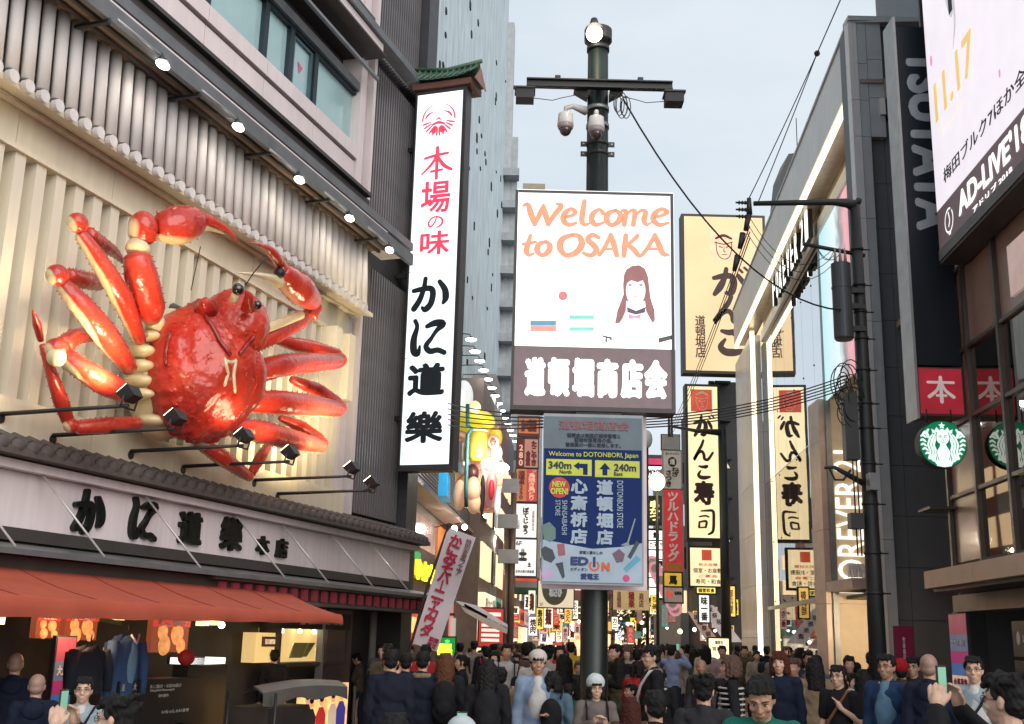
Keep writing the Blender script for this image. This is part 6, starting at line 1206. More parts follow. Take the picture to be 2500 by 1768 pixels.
for v_ in (560, 640, 700, 760, 830, 905, 960, 1040, 1130, 1240, 1330):
 z = FU.hh(1940, v_); rr = .086 + (uh - z) * .006; g = MB(); g.tube([(UX, UY, z - .02), (UX, UY, z + .02)], rr + .012, 16); mk('pole_band', g, UB, UP)
 g = MB(); g.tube([FU.P(UX + rr, z, 0), FU.P(UX + rr + .12, z, 0)], .012, 6); mk('step_bolt', g, UB, UP)
rng = random.Random(3)
for k in range(14):
 c = FU.P(UX - .28 + rng.uniform(-.12, .1), FU.hh(1905, 900) + rng.uniform(-.25, .35), .1 + rng.uniform(-.1, .1)); rr = rng.uniform(.1, .24)
 g = MB(); ph = rng.uniform(0, 180); g.tube([c + Vector((rr * .8 * math.cos(R(t)), rr * .3 * math.sin(R(t + ph)), rr * 1.3 * math.sin(R(t)))) for t in range(0, 330, 22)], .009, 5); mk('cable_coil', g, BLACK, UP)
g = MB(); g.tube([FU.P(UX - .12, FU.hh(1900, 1085), .1), FU.P(UX - .55, FU.hh(1870, 1050), .1), FU.P(UX - .7, FU.hh(1870, 1052), .1)], [.05, .03, .02], 8); mk('side_arm', g, UB, UP)
g = MB(); g.tube([FU.P(UX - .62, FU.hh(1880, 1055), .1), FU.P(UX - .55, FU.hh(1880, 1078), .1), FU.P(UX - .42, FU.hh(1880, 1078), .1), FU.P(UX - .3, FU.hh(1880, 1055), .1)], .018, 6); mk('hanging_loop', g, BLACK, UP)
for dx in (-.27, -.21): g = MB(); g.tube([FU.P(UX + dx, 3.2, .15), FU.P(UX + dx - .02, 5.5, .15)], .012, 6); mk('downlead', g, BLACK, UP)
g = MB(); g.tube([FU.P(UX + .05, uh + .05, 0), FU.P(UX + .08, uh + .12, 0)], .05, 8); mk('arm_joint', g, UB, UP)
F38 = FACE(40); mp_ = root('mid_street_pole', F38.P(F38.ha(1625, 1200), 0, 0), 'slim black street pole farther down beside the tall sushi sign', 'utility pole')
g = MB(); g.tube([F38.P(F38.ha(1629, 1460), 0, 0), F38.P(F38.ha(1620, 965), F38.hh(1620, 958), 0)], [.2, .14], 12); mk('shaft', g, UB, mp_)
hz = F38.hh(1560, 966); g = MB(); g.tube([F38.P(F38.ha(1500, 963), hz + .15, 0), F38.P(F38.ha(1560, 963), hz, 0), F38.P(F38.ha(1625, 963), hz - .05, 0)], [.04, .07, .14], 8); mk('arm', g, UB, mp_)
for dx in (0, .1): g = MB(); g.tube([F38.P(F38.ha(1500, 963) + dx, hz - .25, 0), F38.P(F38.ha(1500, 963) + dx, hz + .45, 0)], [.05, .04], 8); mk('insulator', g, UB, mp_)
# --- WIRES
def wire(p, q, sag, r, lb, grp=None, n=14):
 p, q = Vector(p), Vector(q); g = MB(); g.tube([p.lerp(q, t / n) - Vector((0, 0, sag * 4 * (t / n) * (1 - t / n))) for t in range(n + 1)], r, 5)
 tag(mk('overhead_wire', g, BLACK), lb, 'wire', grp)
wire(F15.P(PX + .35, F15.hh(1410, 236), .2), FU.P(kx - .02, FU.hh(1840, 707) - .0, .3), .75, .014, 'thick black cable running from the main pole crossarm down to the canister')
pk = F15.P(F15.ha(1832, 120), F15.hh(1832, 120), .0)
FW5 = FACE(16.2); k1 = FW5.P(*FW5.hit(1832, 120), 0); FW9 = FACE(14.5)
wire(FW9.P(*FW9.hit(1888, -8), 0), k1, .0, .010, 'single wire rising out of the top of the picture to the knot')
g = MB(); g.ball(k1, .05, 8, 6); tag(mk('wire_knot', g, BLACK), 'small dark knot where the wire forks against the sky', 'clamp')
wire(k1, FU.P(ix - .0, iz + .18, 0), .03, .009, 'left one of the two wires from the knot to the arm head'); wire(k1, FU.P(ix + .12, iz + .05, 0), .02, .009, 'right one of the two wires from the knot to the arm head')
for k in range(5):
 a, b = (1210, 932 + k * 9), (1020, 912 + k * 11); f1, f2 = FACE(15.0), FACE(22)
 wire(f2.P(*f2.hit(1005, 905 + k * 12), 0), f1.P(*f1.hit(1222, 930 + k * 7), 0), .05, .012, ['highest', 'second highest', 'middle', 'second lowest', 'lowest'][k] + ' wire crossing in front of the yellow sculpture to the notice board', 'wires left of the notice board')
for k in range(5):
 f1 = FACE(15.0); wire(f1.P(*f1.hit(1445, 935 + k * 6), 0), FU.P(*FU.hit(1895, 845 + k * 7), .1), .12, .010, ['highest', 'second highest', 'middle', 'second lowest', 'lowest'][k] + ' wire between the notice board and the utility pole coils', 'wires right of the notice board')
for k in range(3): wire(FU.P(ix + .0, iz - .3 - .1 * k, 0), F38.P(*F38.hit(1500 + 5 * k, 968), 0), .2, .010, ['left', 'middle', 'right'][k] + ' wire of the three dropping from the arm head past the large cream sign', 'wires over the large cream sign')
for k in range(3): wire(FU.P(ix - .05, iz - .05 - .18 * k, 0), FU.P(UX - .4 + .02 * k, FU.hh(1850, 560) - .1 * k, .1), .55, .006, ['upper', 'middle', 'lower'][k] + ' thin looping wire hanging from the arm head to the lower arm', 'thin looping wires')
for k in range(2): wire(FU.P(UX - .62, FU.hh(1800, 560), 0), FU.P(kx + (.05 if k else -.08), kz1 + .25, .2), .18, .006, ['left', 'right'][k] + ' short thin wire looping down to the canister bushings', 'bushing wires')
# --- FOOD STALL under the awning
FK = M('stall_dark', (.03, .026, .024), .6, var=.3)
SL = root('food_stall_front', FL.P(12, 0, .2), 'dark food stall front with lit openings under the red-orange awning', 'stall')
def lb(x, y): return (x / 4.414) / K, (1400 + y / 4.414) / K            # left-bottom crop
def rb(x, y): return (450 + x / 4.174) / K, (1400 + y / 4.174) / K
def wbox(name, fn, x0, x1, y0, y1, o, th, mat, par=SL):
 xm, ym = (x0 + x1) / 2, (y0 + y1) / 2; a0, a1 = FL.ha(*fn(x0, ym), o), FL.ha(*fn(x1, ym), o); g = MB(); g.box(FL, a0, a1, FL.hh(*fn(xm, y1), o), FL.hh(*fn(xm, y0), o), o - th, o); return mk(name, g, mat, par), (a0, a1, FL.hh(*fn(xm, y1), o), FL.hh(*fn(xm, y0), o))
g = MB(); g.box(FL, A0, 14.6, 0, .95, .1, .5); mk('counter_base', g, FK, SL)
g = MB(); g.box(FL, A0, 14.6, .96, 1.0, .05, .56); mk('counter_top', g, M('counter_top_dark', (.05, .045, .04), .25), SL)
WY = lit('stall_warm_window', (1, .78, .35), 1.3, var=.3, vs=5)
wbox('lit_opening', lb, 0, 60, 385, 550, .02, .05, lit('stall_bright', (1, .9, .55), 1.8, var=.2))
wbox('lit_opening', lb, 980, 1350, 390, 500, .02, .05, lit('stall_yellow_green', (.85, .8, .2), 1.2, var=.4, vs=6))
g = MB(); x = [FL.P(*FL.hit(*lb(u, v), .15), .15) for u, v in ((1000, 440), (1310, 520), (1310, 560), (1000, 500))]; g.prism(x, FL.n * -.05); mk('green_shelf', g, M('green_shelf', (.12, .16, .07), .5), SL)
OR_ = lit('food_poster_orange', (.3, .06, .025), .6, var=.1, vs=6); RH = lit('food_poster_red', (.62, .05, .03), .7); FD = M('food_photo', (.6, .25, .09), .6, var=.3, vs=15, emis=(.8, .32, .1), es=.7)
for i, (x0, x1, y0, y1, lbl) in enumerate(((390, 640, 440, 700, 'leftmost red-headed food poster with round snack photos under the awning'), (700, 1050, 440, 720, 'middle red-headed food poster with round snack photos under the awning'), (1645, 2040, 475, 850, 'rightmost and largest red-headed food poster under the awning'))):
 o = .3; a0, a1 = FL.ha(*lb(x0, 560), o), FL.ha(*lb(x1, 560), o); h0, h1 = FL.hh(*lb((x0 + x1) / 2, y1), o), FL.hh(*lb((x0 + x1) / 2, y0), o)
 r = root('food_poster', FL.P((a0 + a1) / 2, h0, o), lbl, 'poster', 'food posters under the awning')
 g = MB(); g.box(FL, a0, a1, h0, h1, o - .08, o); mk('board', g, OR_, r); g = MB(); g.box(FL, a0, a1, h1 - (h1 - h0) * .27, h1 + .02, o, o + .02); mk('red_header', g, RH, r)
 g = MB(); g.box(FL, a0, a1, h1 + .021, h1 + .04, o - .05, o + .03); mk('light_bar', g, lit('bar_light', (1, .8, .7), 2), r)
 T('たこ焼き', FL, (a0 + .08, a1 - .08, h1 - (h1 - h0) * .23, h1 - (h1 - h0) * .04), o + .021, WINK, r, bold=.04)
 w = a1 - a0
 for (fx, fy, fr_) in ((.28, .42, .13), (.68, .48, .17), (.35, .8, .16), (.8, .82, .12)):
  g = MB(); c = FL.P(a0 + w * fx, h1 - (h1 - h0) * fy, o); rr = w * fr_; g.ell(c, FL.s * rr, FL.n * .035, Vector((0, 0, rr)), 14, 8); mk('snack_photo', g, FD, r)
for (x0, x1) in ((350, 470), (640, 770), (1605, 1720)):
 o = .75; g = MB(); c = FL.hit(*lb((x0 + x1) / 2, 400), o); g.ell(FL.P(c[0], c[1], o), FL.s * .16, FL.n * .16, Vector((0, 0, .06)), 14, 8); tag(mk('red_paper_lantern', g, lit('red_lantern_glow', (1, .25, .18), 1.4)), {350: 'leftmost glowing red lantern just below the awning edge', 640: 'second glowing red lantern from the left below the awning edge', 1605: 'rightmost glowing red lantern below the awning edge'}[x0], 'lantern', 'red lanterns below the awning')
wbox('lit_opening', rb, 150, 215, 400, 535, .05, .05, WY); wbox('lit_opening', rb, 285, 370, 470, 530, .05, .05, WY); wbox('white_strip', rb, 235, 255, 470, 535, .05, .05, lit('stall_white', (.9, .85, .8), .9))
c = FL.hit(*rb(380, 527), .3); g = MB(); g.ball(FL.P(*c, .3), .05, 10, 8); tag(mk('bare_bulb', g, lit('bare_bulb_glow', (1, .8, .4), 9)), 'single small bare bulb in the dark part of the stall', 'lamp')
g = MB(); c = FL.hit(*rb(235, 412), .5); g.ell(FL.P(*c, .5), FL.s * .2, FL.n * .2, Vector((0, 0, .05)), 14, 8); tag(mk('orange_ceiling_lamp', g, lit('orange_lamp', (1, .5, .3), 2)), 'flat orange-pink ceiling lamp right of the food posters', 'lamp')
lamp('POINT', FL.P(11, 1.9, .9), 25, (1, .55, .25), SL, .2); lamp('POINT', FL.P(16, 1.9, 1.2), 14, (1, .7, .35), SL, .2)
PSL = poster_column('poster_stack', FL, FL.ha(*lb(590, 1000), .62), FL.ha(*lb(790, 1000), .62), .45, FL.hh(*lb(690, 690), .62), .62, 'stack of coloured posters under the awning behind the smiling man at left', 'poster stacks')
wbox('orange_glow_panel', lb, 1130, 1250, 800, 1180, .58, .05, lit('orange_glow', (.75, .33, .05), .55, var=.4)); wbox('orange_glow_panel', lb, 1275, 1320, 860, 1130, .58, .05, lit('orange_glow', ()))
def jacket(x, y, w, h, mat, lbl, o=.95, inner=None):
 a, z = FL.hit(*lb(x, y), o); r = root('hanging_jacket', FL.P(a, z - h, o), lbl, 'jacket', 'jackets hanging at the stall'); g = MB(); n = 9
 prof = ((0, .30), (.06, .55), (.16, 1.0), (.5, .92), (1, .85)); vs = []
 for t, k in prof:
  for i in range(n): s_ = -1 + 2 * i / (n - 1); vs.append(FL.P(a + s_ * w * .5 * k, z - t * h - (.04 * abs(s_) if t < .1 else 0), o + .09 * math.cos(s_ * 1.4) + .012 * math.sin(i * 2.5 + t * 9)))
 g.add(vs, [(j * n + i, (j + 1) * n + i, (j + 1) * n + i + 1, j * n + i + 1) for j in range(4) for i in range(n - 1)], 0, 0, True); b = [Vector(v) - FL.n * .14 for v in vs]; g.add(b, [(j * n + i, j * n + i + 1, (j + 1) * n + i + 1, (j + 1) * n + i) for j in range(4) for i in range(n - 1)], 0, 0, True); mk('cloth', g, mat, r)
 for s_ in (-1, 1): g = MB(); g.tube([FL.P(a + s_ * w * .46, z - .14 * h, o), FL.P(a + s_ * w * .58, z - .5 * h, o + .03), FL.P(a + s_ * w * .6, z - .95 * h, o + .03)], [w * .13, w * .12, w * .09], 8); mk('sleeve', g, mat, r)
 if inner: g = MB(); g.ell(FL.P(a + .02, z - .45 * h, o + .06), FL.s * w * .17, FL.n * .06, Vector((0, 0, h * .42)), 12, 8); mk('inner_shirt', g, inner, r); g = MB(); g.tube([FL.P(a - w * .14, z - .02, o + .1), FL.P(a, z - .12, o + .13), FL.P(a + w * .14, z - .02, o + .1)], .015, 6); mk('collar', g, WINK, r)
 g = MB(); g.tube([FL.P(a, z + .02, o), FL.P(a, z + .10, o)], .01, 5); mk('hanger', g, DARK, r)
BJ = M('blue_denim_cloth', (.03, .08, .2), .8, bump=.3); NVY = M('navy_cloth', (.012, .018, .035), .85, bump=.3)
jacket(1385, 640, .55, .75, BJ, 'blue jacket over a lighter blue shirt hanging under the awning', .95, M('mid_blue_cloth', (.12, .25, .4), .8))
jacket(980, 760, .55, .55, NVY, 'dark hanging jacket between the poster stack and the orange glow', .98)
def menu(x0, x1, y0, y1, lines, lbl, fn=lb, o=1.0):
 xm, ym = (x0 + x1) / 2, (y0 + y1) / 2; a0, a1, h0, h1 = FL.ha(*fn(x0, ym), o), FL.ha(*fn(x1, ym), o), FL.hh(*fn(xm, y1), o), FL.hh(*fn(xm, y0), o); r = root('menu_counter', FL.P((a0 + a1) / 2, h0, o), lbl, 'menu board')
 g = MB(); g.box(FL, a0, a1, h0, h1, o - .35, o); mk('board', g, MBd, r)
 for t, bx in lines: T(t, FL, (a0 + (a1 - a0) * bx[0], a0 + (a1 - a0) * bx[2], h1 - (h1 - h0) * bx[3], h1 - (h1 - h0) * bx[1]), o + .001, M('chalk_white', (.5, .48, .45), .6), r, bold=.02)
 return r, (a0, a1, h0, h1)
menu(1480, 2207, 1130, 1624, [('たこ焼き・お好み焼き', (.15, .12, .6, .2)), ('Takoyaki & Okonomiyaki', (.15, .22, .5, .28)), ('持ち帰り', (.28, .33, .42, .4)), ('いらっしゃいませ', (.35, .68, .75, .76))], 'wide black menu counter with small white lettering under the awning')
menu(1270, 1475, 1160, 1420, [('並', (.15, .1, .3, .4)), ('大', (.75, .1, .92, .4)), ('500', (.45, .15, .62, .3)), ('並', (.15, .55, .3, .85)), ('800', (.45, .6, .62, .75)), ('特', (.75, .6, .92, .9))], 'small framed black menu card left of the wide menu counter', o=1.02)
r, bx = menu(2050, 2207, 900, 985, [], 'black counter with a bright white lit top edge');
wr = root('lit_counter_top', FL.P(14, 1, 1), 'bright white lit counter top edge between the red cloth and the green pot', 'counter'); q0 = FL.ha(*rb(60, 880), 1.0), FL.ha(*rb(420, 880), 1.0); z0, z1 = FL.hh(*rb(240, 925), 1.0), FL.hh(*rb(240, 860), 1.0)
g = MB(); g.box(FL, *q0, z0, z1, .7, 1.0); mk('lit_panel', g, lit('counter_white', (.95, .97, .92), 1.2, var=.15, vs=6), wr); g = MB(); g.box(FL, q0[0], q0[1] + .1, 0, z0 - .01, .75, .98); mk('counter_front', g, M('counter_black', (.012, .015, .015), .35), wr)
g = MB(); c = FL.hit(*rb(20, 860), 1.05); g.ell(FL.P(*c, 1.05), FL.s * .13, FL.n * .1, Vector((0, 0, .1)), 12, 8); tag(mk('red_cloth_bundle', g, M('red_bundle', (.4, .02, .02), .8)), 'red cloth bundle at the left end of the bright counter top', 'cloth')
o = .06; TW = root('serving_window', FL.P(17, 1, 0), 'large warm yellow serving window with three downlights right of the stall', 'window')
def tb(x0, x1, y0, y1, o=.06): xm, ym = (x0 + x1) / 2, (y0 + y1) / 2; return FL.ha(*rb(x0, ym), o), FL.ha(*rb(x1, ym), o), FL.hh(*rb(xm, y1), o), FL.hh(*rb(xm, y0), o)
b = tb(965, 1635, 570, 905)
WLm = M('serving_wall', (.75, .55, .25), .6, var=.05, emis=(.95, .66, .26), es=.5)
g = MB(); g.box(FL, b[0], b[1], b[2], b[3], -.34, -.3); mk('back_wall', g, WLm, TW)
for bb in ((b[0] - .06, b[0], b[2] - .06, b[3] + .06), (b[1], b[1] + .06, b[2] - .06, b[3] + .06), (b[0], b[1], b[3], b[3] + .06), (b[0], b[1], b[2] - .06, b[2])): g = MB(); g.box(FL, *bb, -.3, .1); mk('frame', g, M('window_frame_dark', (.05, .035, .025), .5), TW)
for fx in (.2, .46, .68, .86):
 c = FL.P(b[0] + (b[1] - b[0]) * fx, b[3] - .04, -.18); g = MB(); g.ball(c, .04, 10, 6); mk('downlight', g, lit('downlight', (1, .9, .6), 10), TW); lamp('SPOT', c - Vector((0, 0, .03)), 9, (1, .85, .5), TW, .03, aim=c - Vector((0, 0, 1)) - FL.n * .12, spot=75, blend=.6)
g = MB(); x = [FL.P(b[0] + (b[1] - b[0]) * u, b[3] - (b[3] - b[2]) * v, -.2) for u, v in ((.40, .42), (.60, .42), (.52, .88), (.34, .88))]; g.prism(x, FL.n * .02); mk('easel_menu', g, M('easel_green', (.3, .28, .1), .6), TW); g = MB(); x = [FL.P(b[0] + (b[1] - b[0]) * u, b[3] - (b[3] - b[2]) * v, -.21) for u, v in ((.62, .42), (.72, .42), (.60, .85), (.54, .85))]; g.prism(x, FL.n * .02); mk('easel_menu', g, M('easel_green', ()), TW)
for k in range(3): g = MB(); g.box(FL, b[0] + .25, b[0] + .5, b[3] - .5 - k * .12, b[3] - .42 - k * .12, -.29, -.27); mk('price_card', g, M('card_brown', (.3, .18, .1), .6), TW)
b2 = tb(735, 930, 605, 910); TW2 = root('small_lit_window', FL.P(b2[0], 1, 0), 'small warm lit window with a framed menu left of the large serving window', 'window')
g = MB(); g.box(FL, b2[0], b2[1], b2[2], b2[3], -.2, .04); mk('lit_wall', g, WLm, TW2); g = MB(); g.box(FL, b2[0] + .18, b2[1] - .04, b2[2] + .25, b2[3] - .06, .041, .08); mk('menu_frame', g, M('menu_frame_brown', (.1, .05, .03), .5), TW2); g = MB(); g.box(FL, b2[0] + .22, b2[1] - .08, b2[2] + .29, b2[3] - .1, .081, .09); mk('menu_sheet', g, lit('menu_sheet', (.7, .5, .28), .7, var=.4, vs=14), TW2)
WLT = root('wooden_lettering', FL.P(17.5, 2.1, .2), 'small tan wooden characters on the dark beam above the serving window', 'sign lettering'); TN = M('tan_wood_letter', (.4, .26, .16), .6)
g = MB(); bbm = tb(900, 1700, 395, 560, .1); g.box(FL, bbm[0], bbm[1], bbm[2], bbm[3], -.05, .1); mk('beam', g, FK, WLT)
for c, x0, x1, y0, y1 in (('か', 1180, 1245, 418, 525), ('に', 1268, 1330, 418, 522), ('道', 1352, 1412, 415, 520), ('樂', 1432, 1500, 415, 522), ('本', 1520, 1548, 468, 530), ('店', 1568, 1602, 462, 530)):
 T(c, FL, tb(x0, x1, y0, y1, .1), .1, TN, WLT, 'character', bold=.05, deep=.03)
g = MB(); g.box(FL, 18.35, 18.42, 0, 2.3, .0, .12); mk('steel_edge', g, STEEL, B)
g = MB(); g.box(FL, 18.6, 19.6, 0, 2.3, -.1, .08); mk('brown_door', g, M('brown_black_door', (.06, .04, .04), .4), B); g = MB(); g.tube([FL.P(20.15, 0, .25), FL.P(20.15, 2.3, .25)], .07, 12); mk('downpipe', g, M('downpipe_grey', (.15, .15, .15), .5), B)
HC_ = root('serving_cart', FL.P(15.5, 0, 1.8), 'dark serving cart with a narrow curved grey rim in front of the warm window', 'cart'); oh = 1.9
vs = []; n = 13
for j, (dz, t) in enumerate(((0, 0), (.05, .25), (.08, .5), (.05, .75), (0, 1))):
 for i in range(n):
  s_ = i / (n - 1); a = 12.95 + s_ * 2.4; vs.append(FL.P(a, 1.14 + .05 * math.sin(math.pi * s_) + dz, oh - .1 + t * .3))
g = MB(); g.add(vs, [(j * n + i, j * n + i + 1, (j + 1) * n + i + 1, (j + 1) * n + i) for j in range(4) for i in range(n - 1)], 0, 0, True); g.add([Vector(v) - Vector((0, 0, .02)) for v in vs], [(j * n + i, (j + 1) * n + i, (j + 1) * n + i + 1, j * n + i + 1) for j in range(4) for i in range(n - 1)], 0, 0, True); mk('rim', g, M('grey_rim_cloth', (.16, .15, .14), .7, bump=.3), HC_)
g = MB(); x = [vs[4 * n + i] for i in range(n)]; g.add([Vector(v) for v in x] + [Vector(v) - Vector((0, 0, .16 + .03 * math.sin(i * 1.1))) + FL.n * .01 for i, v in enumerate(x)], [(i, n + i, n + i + 1, i + 1) for i in range(n - 1)], 0, 0, True); mk('rim_valance', g, M('grey_valance_cloth', (.1, .095, .085), .8, bump=.3), HC_)
g = MB(); g.box(FL, 13.1, 14.2, .1, .95, oh - .4, oh + .2); mk('cart_body', g, FK, HC_)
for a in (13.1, 15.4):
 for o_ in (oh - .38, oh + .3): g = MB(); g.tube([FL.P(a, 0, o_), FL.P(a, 1.14, o_)], .02, 6); mk('leg', g, DARK, HC_)
pb = FL.ha(*rb(1210, 1300), 1.9), FL.ha(*rb(1690, 1300), 1.9), FL.hh(*rb(1450, 1536), 1.9) - .4, FL.hh(*rb(1450, 1130), 1.9)
LP = root('lit_photo_poster', FL.P(pb[0], pb[2], 1.9), 'orange-lit poster of small figures in red and blue at the bottom left of centre', 'poster')
g = MB(); g.box(FL, *pb, 1.80, 1.86); mk('lit_sheet', g, lit('poster_glow', (1, .55, .2), .9, var=.5, vs=5), LP)
for i, (fx, fy, c_) in enumerate(((.22, .5, (.02, .02, .02)), (.42, .48, (.55, .03, .03)), (.66, .42, (.8, .6, .4)), (.84, .38, (.06, .05, .3)), (.12, .4, (.03, .02, .02)))):
 x = pb[0] + (pb[1] - pb[0]) * fx; z = pb[3] - (pb[3] - pb[2]) * fy * .6; g = MB(); g.poly(FL, [(x - .13, z - .7), (x - .15, z - .15), (x - .06, z - .04), (x + .06, z - .04), (x + .15, z - .15), (x + .13, z - .7)], 1.861 + i * .003, .002); mk('printed_figure', g, M('print_fig_%d' % i, c_, .6, emis=c_, es=.4), LP)
 g = MB(); g.disc(FL, x, z + .05, 1.862 + i * .003, .075, 16, .003); mk('printed_face', g, lit('print_face', (.75, .38, .2), .8), LP); g = MB(); g.disc(FL, x, z + .09, 1.8645 + i * .003, .06, 16, .002, sx=1.15); mk('printed_hair', g, INK, LP)
# --- SLANTED FLAG BANNER
F22 = FACE(21.5)
def fp(x, y, o=0): a, h = F22.hit(*hs(x, y), o); return F22.P(a, h, o)
FLG = root('slanted_flag_banner', fp(270, 1480), 'white cloth flag with red kana, tilted on a pole beside the shops', 'flag banner')
TLc, TRc, BRc, BLc = [Vector((*(F22.hit(*hs(*p))), 0)) for p in ((455, 432), (682, 515), (362, 1460), (165, 1390))]
def fw(u, v): q = (TLc * (1 - u) + TRc * u) * (1 - v) + (BLc * (1 - u) + BRc * u) * v; return F22.P(q.x, q.y, .06 * math.sin(u * 5 + v * 3) * .5 + .04 * math.sin(v * 9))
g = MB(); nu, nv = 8, 30; vs = [fw(i / nu, j / nv) for j in range(nv + 1) for i in range(nu + 1)]; W = nu + 1; fs = [(j * W + i, (j + 1) * W + i, (j + 1) * W + i + 1, j * W + i + 1) for j in range(nv) for i in range(nu)]
g.add(vs, fs, 0, 0, True); mk('cloth', g, M('white_flag_cloth', (.66, .6, .64), .7, var=.04), FLG)
g = MB(); g.tube([fp(480, 405), fp(440, 470), fp(270, 960), fp(120, 1500), fp(110, 1560)], .025, 8); mk('pole', g, DARK, FLG)
ax_ = (fw(.5, 0) - fw(.5, 1)).normalized(); fr_f = Frame((0, 0, 0), (1, 0, 0)); fr_f.s = (fw(1, .5) - fw(0, .5)).normalized();
def flag_char(ch, u, v, su, sv, mat, bold):
 c = fw(u, v); TQ.append(dict(body=ch, fr=ID, box=(-su / 2, su / 2, -sv / 2, sv / 2), o=.02, mat=mat, parent=FLG, name='character', bold=bold, rot=0, shear=0., deep=0., label=None, keep=True, step=.001, vert=False, lean=(c, (fw(u + .05, v) - fw(u - .05, v)).normalized(), (fw(u, v - .02) - fw(u, v + .02)).normalized())))
RI = M('crimson_flag_ink', (.45, .01, .06), .6, bump=0)
txt = 'かにみそバーニャカウダ'
for i, c in enumerate(txt): flag_char('｜' if c == 'ー' else c, .40 - .06 * (i / 10), .09 + .078 * i, .25 if c != 'ャ' else .18, .24 if c != 'ャ' else .17, RI, .045)
for i, c in enumerate('特別会席フェア'): flag_char(c, .82, .06 + .045 * i, .11, .12, M('dark_flag_ink', (.2, .05, .08), .6), .01)
flag_char('期間', .75, .92, .2, .1, RI, .03); flag_char('限定', .75, .965, .2, .1, RI, .03)
# --- small things of the shop row
def sgn(*a, **k): return sign(*a, **k)
GY = lit('green_yellow_sign', (.01, .3, .04), .7)
sgn('green_yellow_sign', (1032 - 51, 1430, 1068 - 48, 1472), 27, GY, 'small glowing green sign with yellow shapes just right of the flag bottom', th=.3, edge=.02, txt=[('rect', (.02, .32, .8, .6), lit('yellow_shape', (.9, .95, .05), 1.3), dict(name='yellow_shape')), ('rect', (.0, .62, .85, .92), lit('yellow_shape', ()), dict(name='yellow_shape')), ('disc', (.4, .1, .7, .28), lit('bright_green', (.1, .85, .15), 1))])
RK_ = lit('kiosk_red', (.55, .04, .02), .65); sgn('red_menu_kiosk', (1074, 1365, 1128, 1450), 33, RK_, 'red framed menu rack with rows of white cards near the shops', th=.6, edge=.02, txt=[('rect', (.1, .40 + .13 * k, .85, .48 + .13 * k), lit('card_white', (.9, .8, .7), .8), dict(name='menu_card')) for k in range(4)] + [('rect', (.2, .1, .9, .2), lit('card_white', ())), ('たこ家', (.12, .24, .6, .36), WINK, dict(b=.05))])
aw2 = root('striped_shop_awning', FACE(30).P(0, 3, 0), 'white and black slanted striped shop awning above the red menu rack', 'awning'); f = FACE(30)
for k, P_ in enumerate((((500, 1030), (700, 1080), (945, 1235), (945, 1262), (560, 1075)), ((560, 1082), (945, 1268), (940, 1312), (790, 1250), (590, 1130)), ((590, 1062), (780, 1165), (770, 1185), (585, 1085)))):
 g = MB(); g.prism([f.P(*f.hit(*hs(*p)), 0) for p in P_], (0, .9 - .4 * k, 0)); mk('awning_strip', g, (WHITE, M('awning_cream', (.6, .52, .42), .6), DARK)[k], aw2)
for k, (x0, x1, y0, y1, nm, ml) in enumerate(((1148, 1160, 1185, 1440, 'corner_pipe', 'brown'), (1163, 1172, 1060, 1440, 'corner_pipe', 'brown'))):
 f = FACE(33.5); a = f.ha((x0 + x1) / 2 - 20, 1300); g = MB(); g.tube([f.P(a, 0, 0), f.P(a, f.hh(1140, y0), 0)], .09, 10); mk('corner_pipe', g, M('brown_pipe', (.2, .14, .11), .4, .3), SR)
for (x, y) in ((955, 85), (945, 380), (950, 670)):
 f = FACE(33); a, h = f.hit(*hs(x, y)); g = MB(); g.box(f, a - .3, a + .3, h - .2, h + .2, -.2, 0); mk('pipe_box', g, M('pale_box', (.4, .4, .4), .5), SR)
# --- SCULPTED FIGURE above the shops
FM = FACE(29); MS = root('wall_sculpture', FM.P(FM.ha(1070, 1150), 5, 0), 'brightly lit yellow and peach sculpted figure bulging from the wall beside the vertical sign', 'sculpture')
def ms(x, y): return (1100 + x / 5.412) / K, (950 + y / 5.412) / K
mpx = (FM.ha(*ms(100, 0)) - FM.ha(*ms(0, 0))) / 100
def mell(nm, x, y, rx, ry, mat, o=0., ro=None):
 a, h = FM.hit(*ms(x, y), o); g = MB(); g.ell(FM.P(a, h, o), (rx * mpx, 0, 0), (0, (ro or min(rx, ry)) * mpx, 0), (0, 0, ry * mpx), 24, 14); return mk(nm, g, mat, MS)
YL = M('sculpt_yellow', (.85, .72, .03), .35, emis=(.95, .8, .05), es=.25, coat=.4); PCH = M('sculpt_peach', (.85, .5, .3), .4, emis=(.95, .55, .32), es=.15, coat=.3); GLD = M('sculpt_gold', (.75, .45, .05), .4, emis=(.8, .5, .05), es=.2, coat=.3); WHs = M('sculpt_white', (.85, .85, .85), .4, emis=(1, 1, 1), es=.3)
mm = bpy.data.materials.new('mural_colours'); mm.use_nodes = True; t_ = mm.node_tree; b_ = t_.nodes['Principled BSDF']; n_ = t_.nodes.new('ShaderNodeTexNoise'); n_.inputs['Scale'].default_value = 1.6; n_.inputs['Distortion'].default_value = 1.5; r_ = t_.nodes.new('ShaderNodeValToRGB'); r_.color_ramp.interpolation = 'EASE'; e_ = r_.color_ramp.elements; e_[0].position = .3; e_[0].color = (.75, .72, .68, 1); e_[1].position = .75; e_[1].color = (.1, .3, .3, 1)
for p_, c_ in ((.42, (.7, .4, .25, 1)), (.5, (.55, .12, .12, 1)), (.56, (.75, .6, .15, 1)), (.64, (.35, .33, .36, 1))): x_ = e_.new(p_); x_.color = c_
t_.links.new(t_.nodes.new('ShaderNodeTexCoord').outputs['Object'], n_.inputs['Vector']); t_.links.new(n_.outputs['Fac'], r_.inputs['Fac']); t_.links.new(r_.outputs[0], b_.inputs['Base Color']); t_.links.new(r_.outputs[0], b_.inputs['Emission Color']); b_.inputs['Emission Strength'].default_value = .3
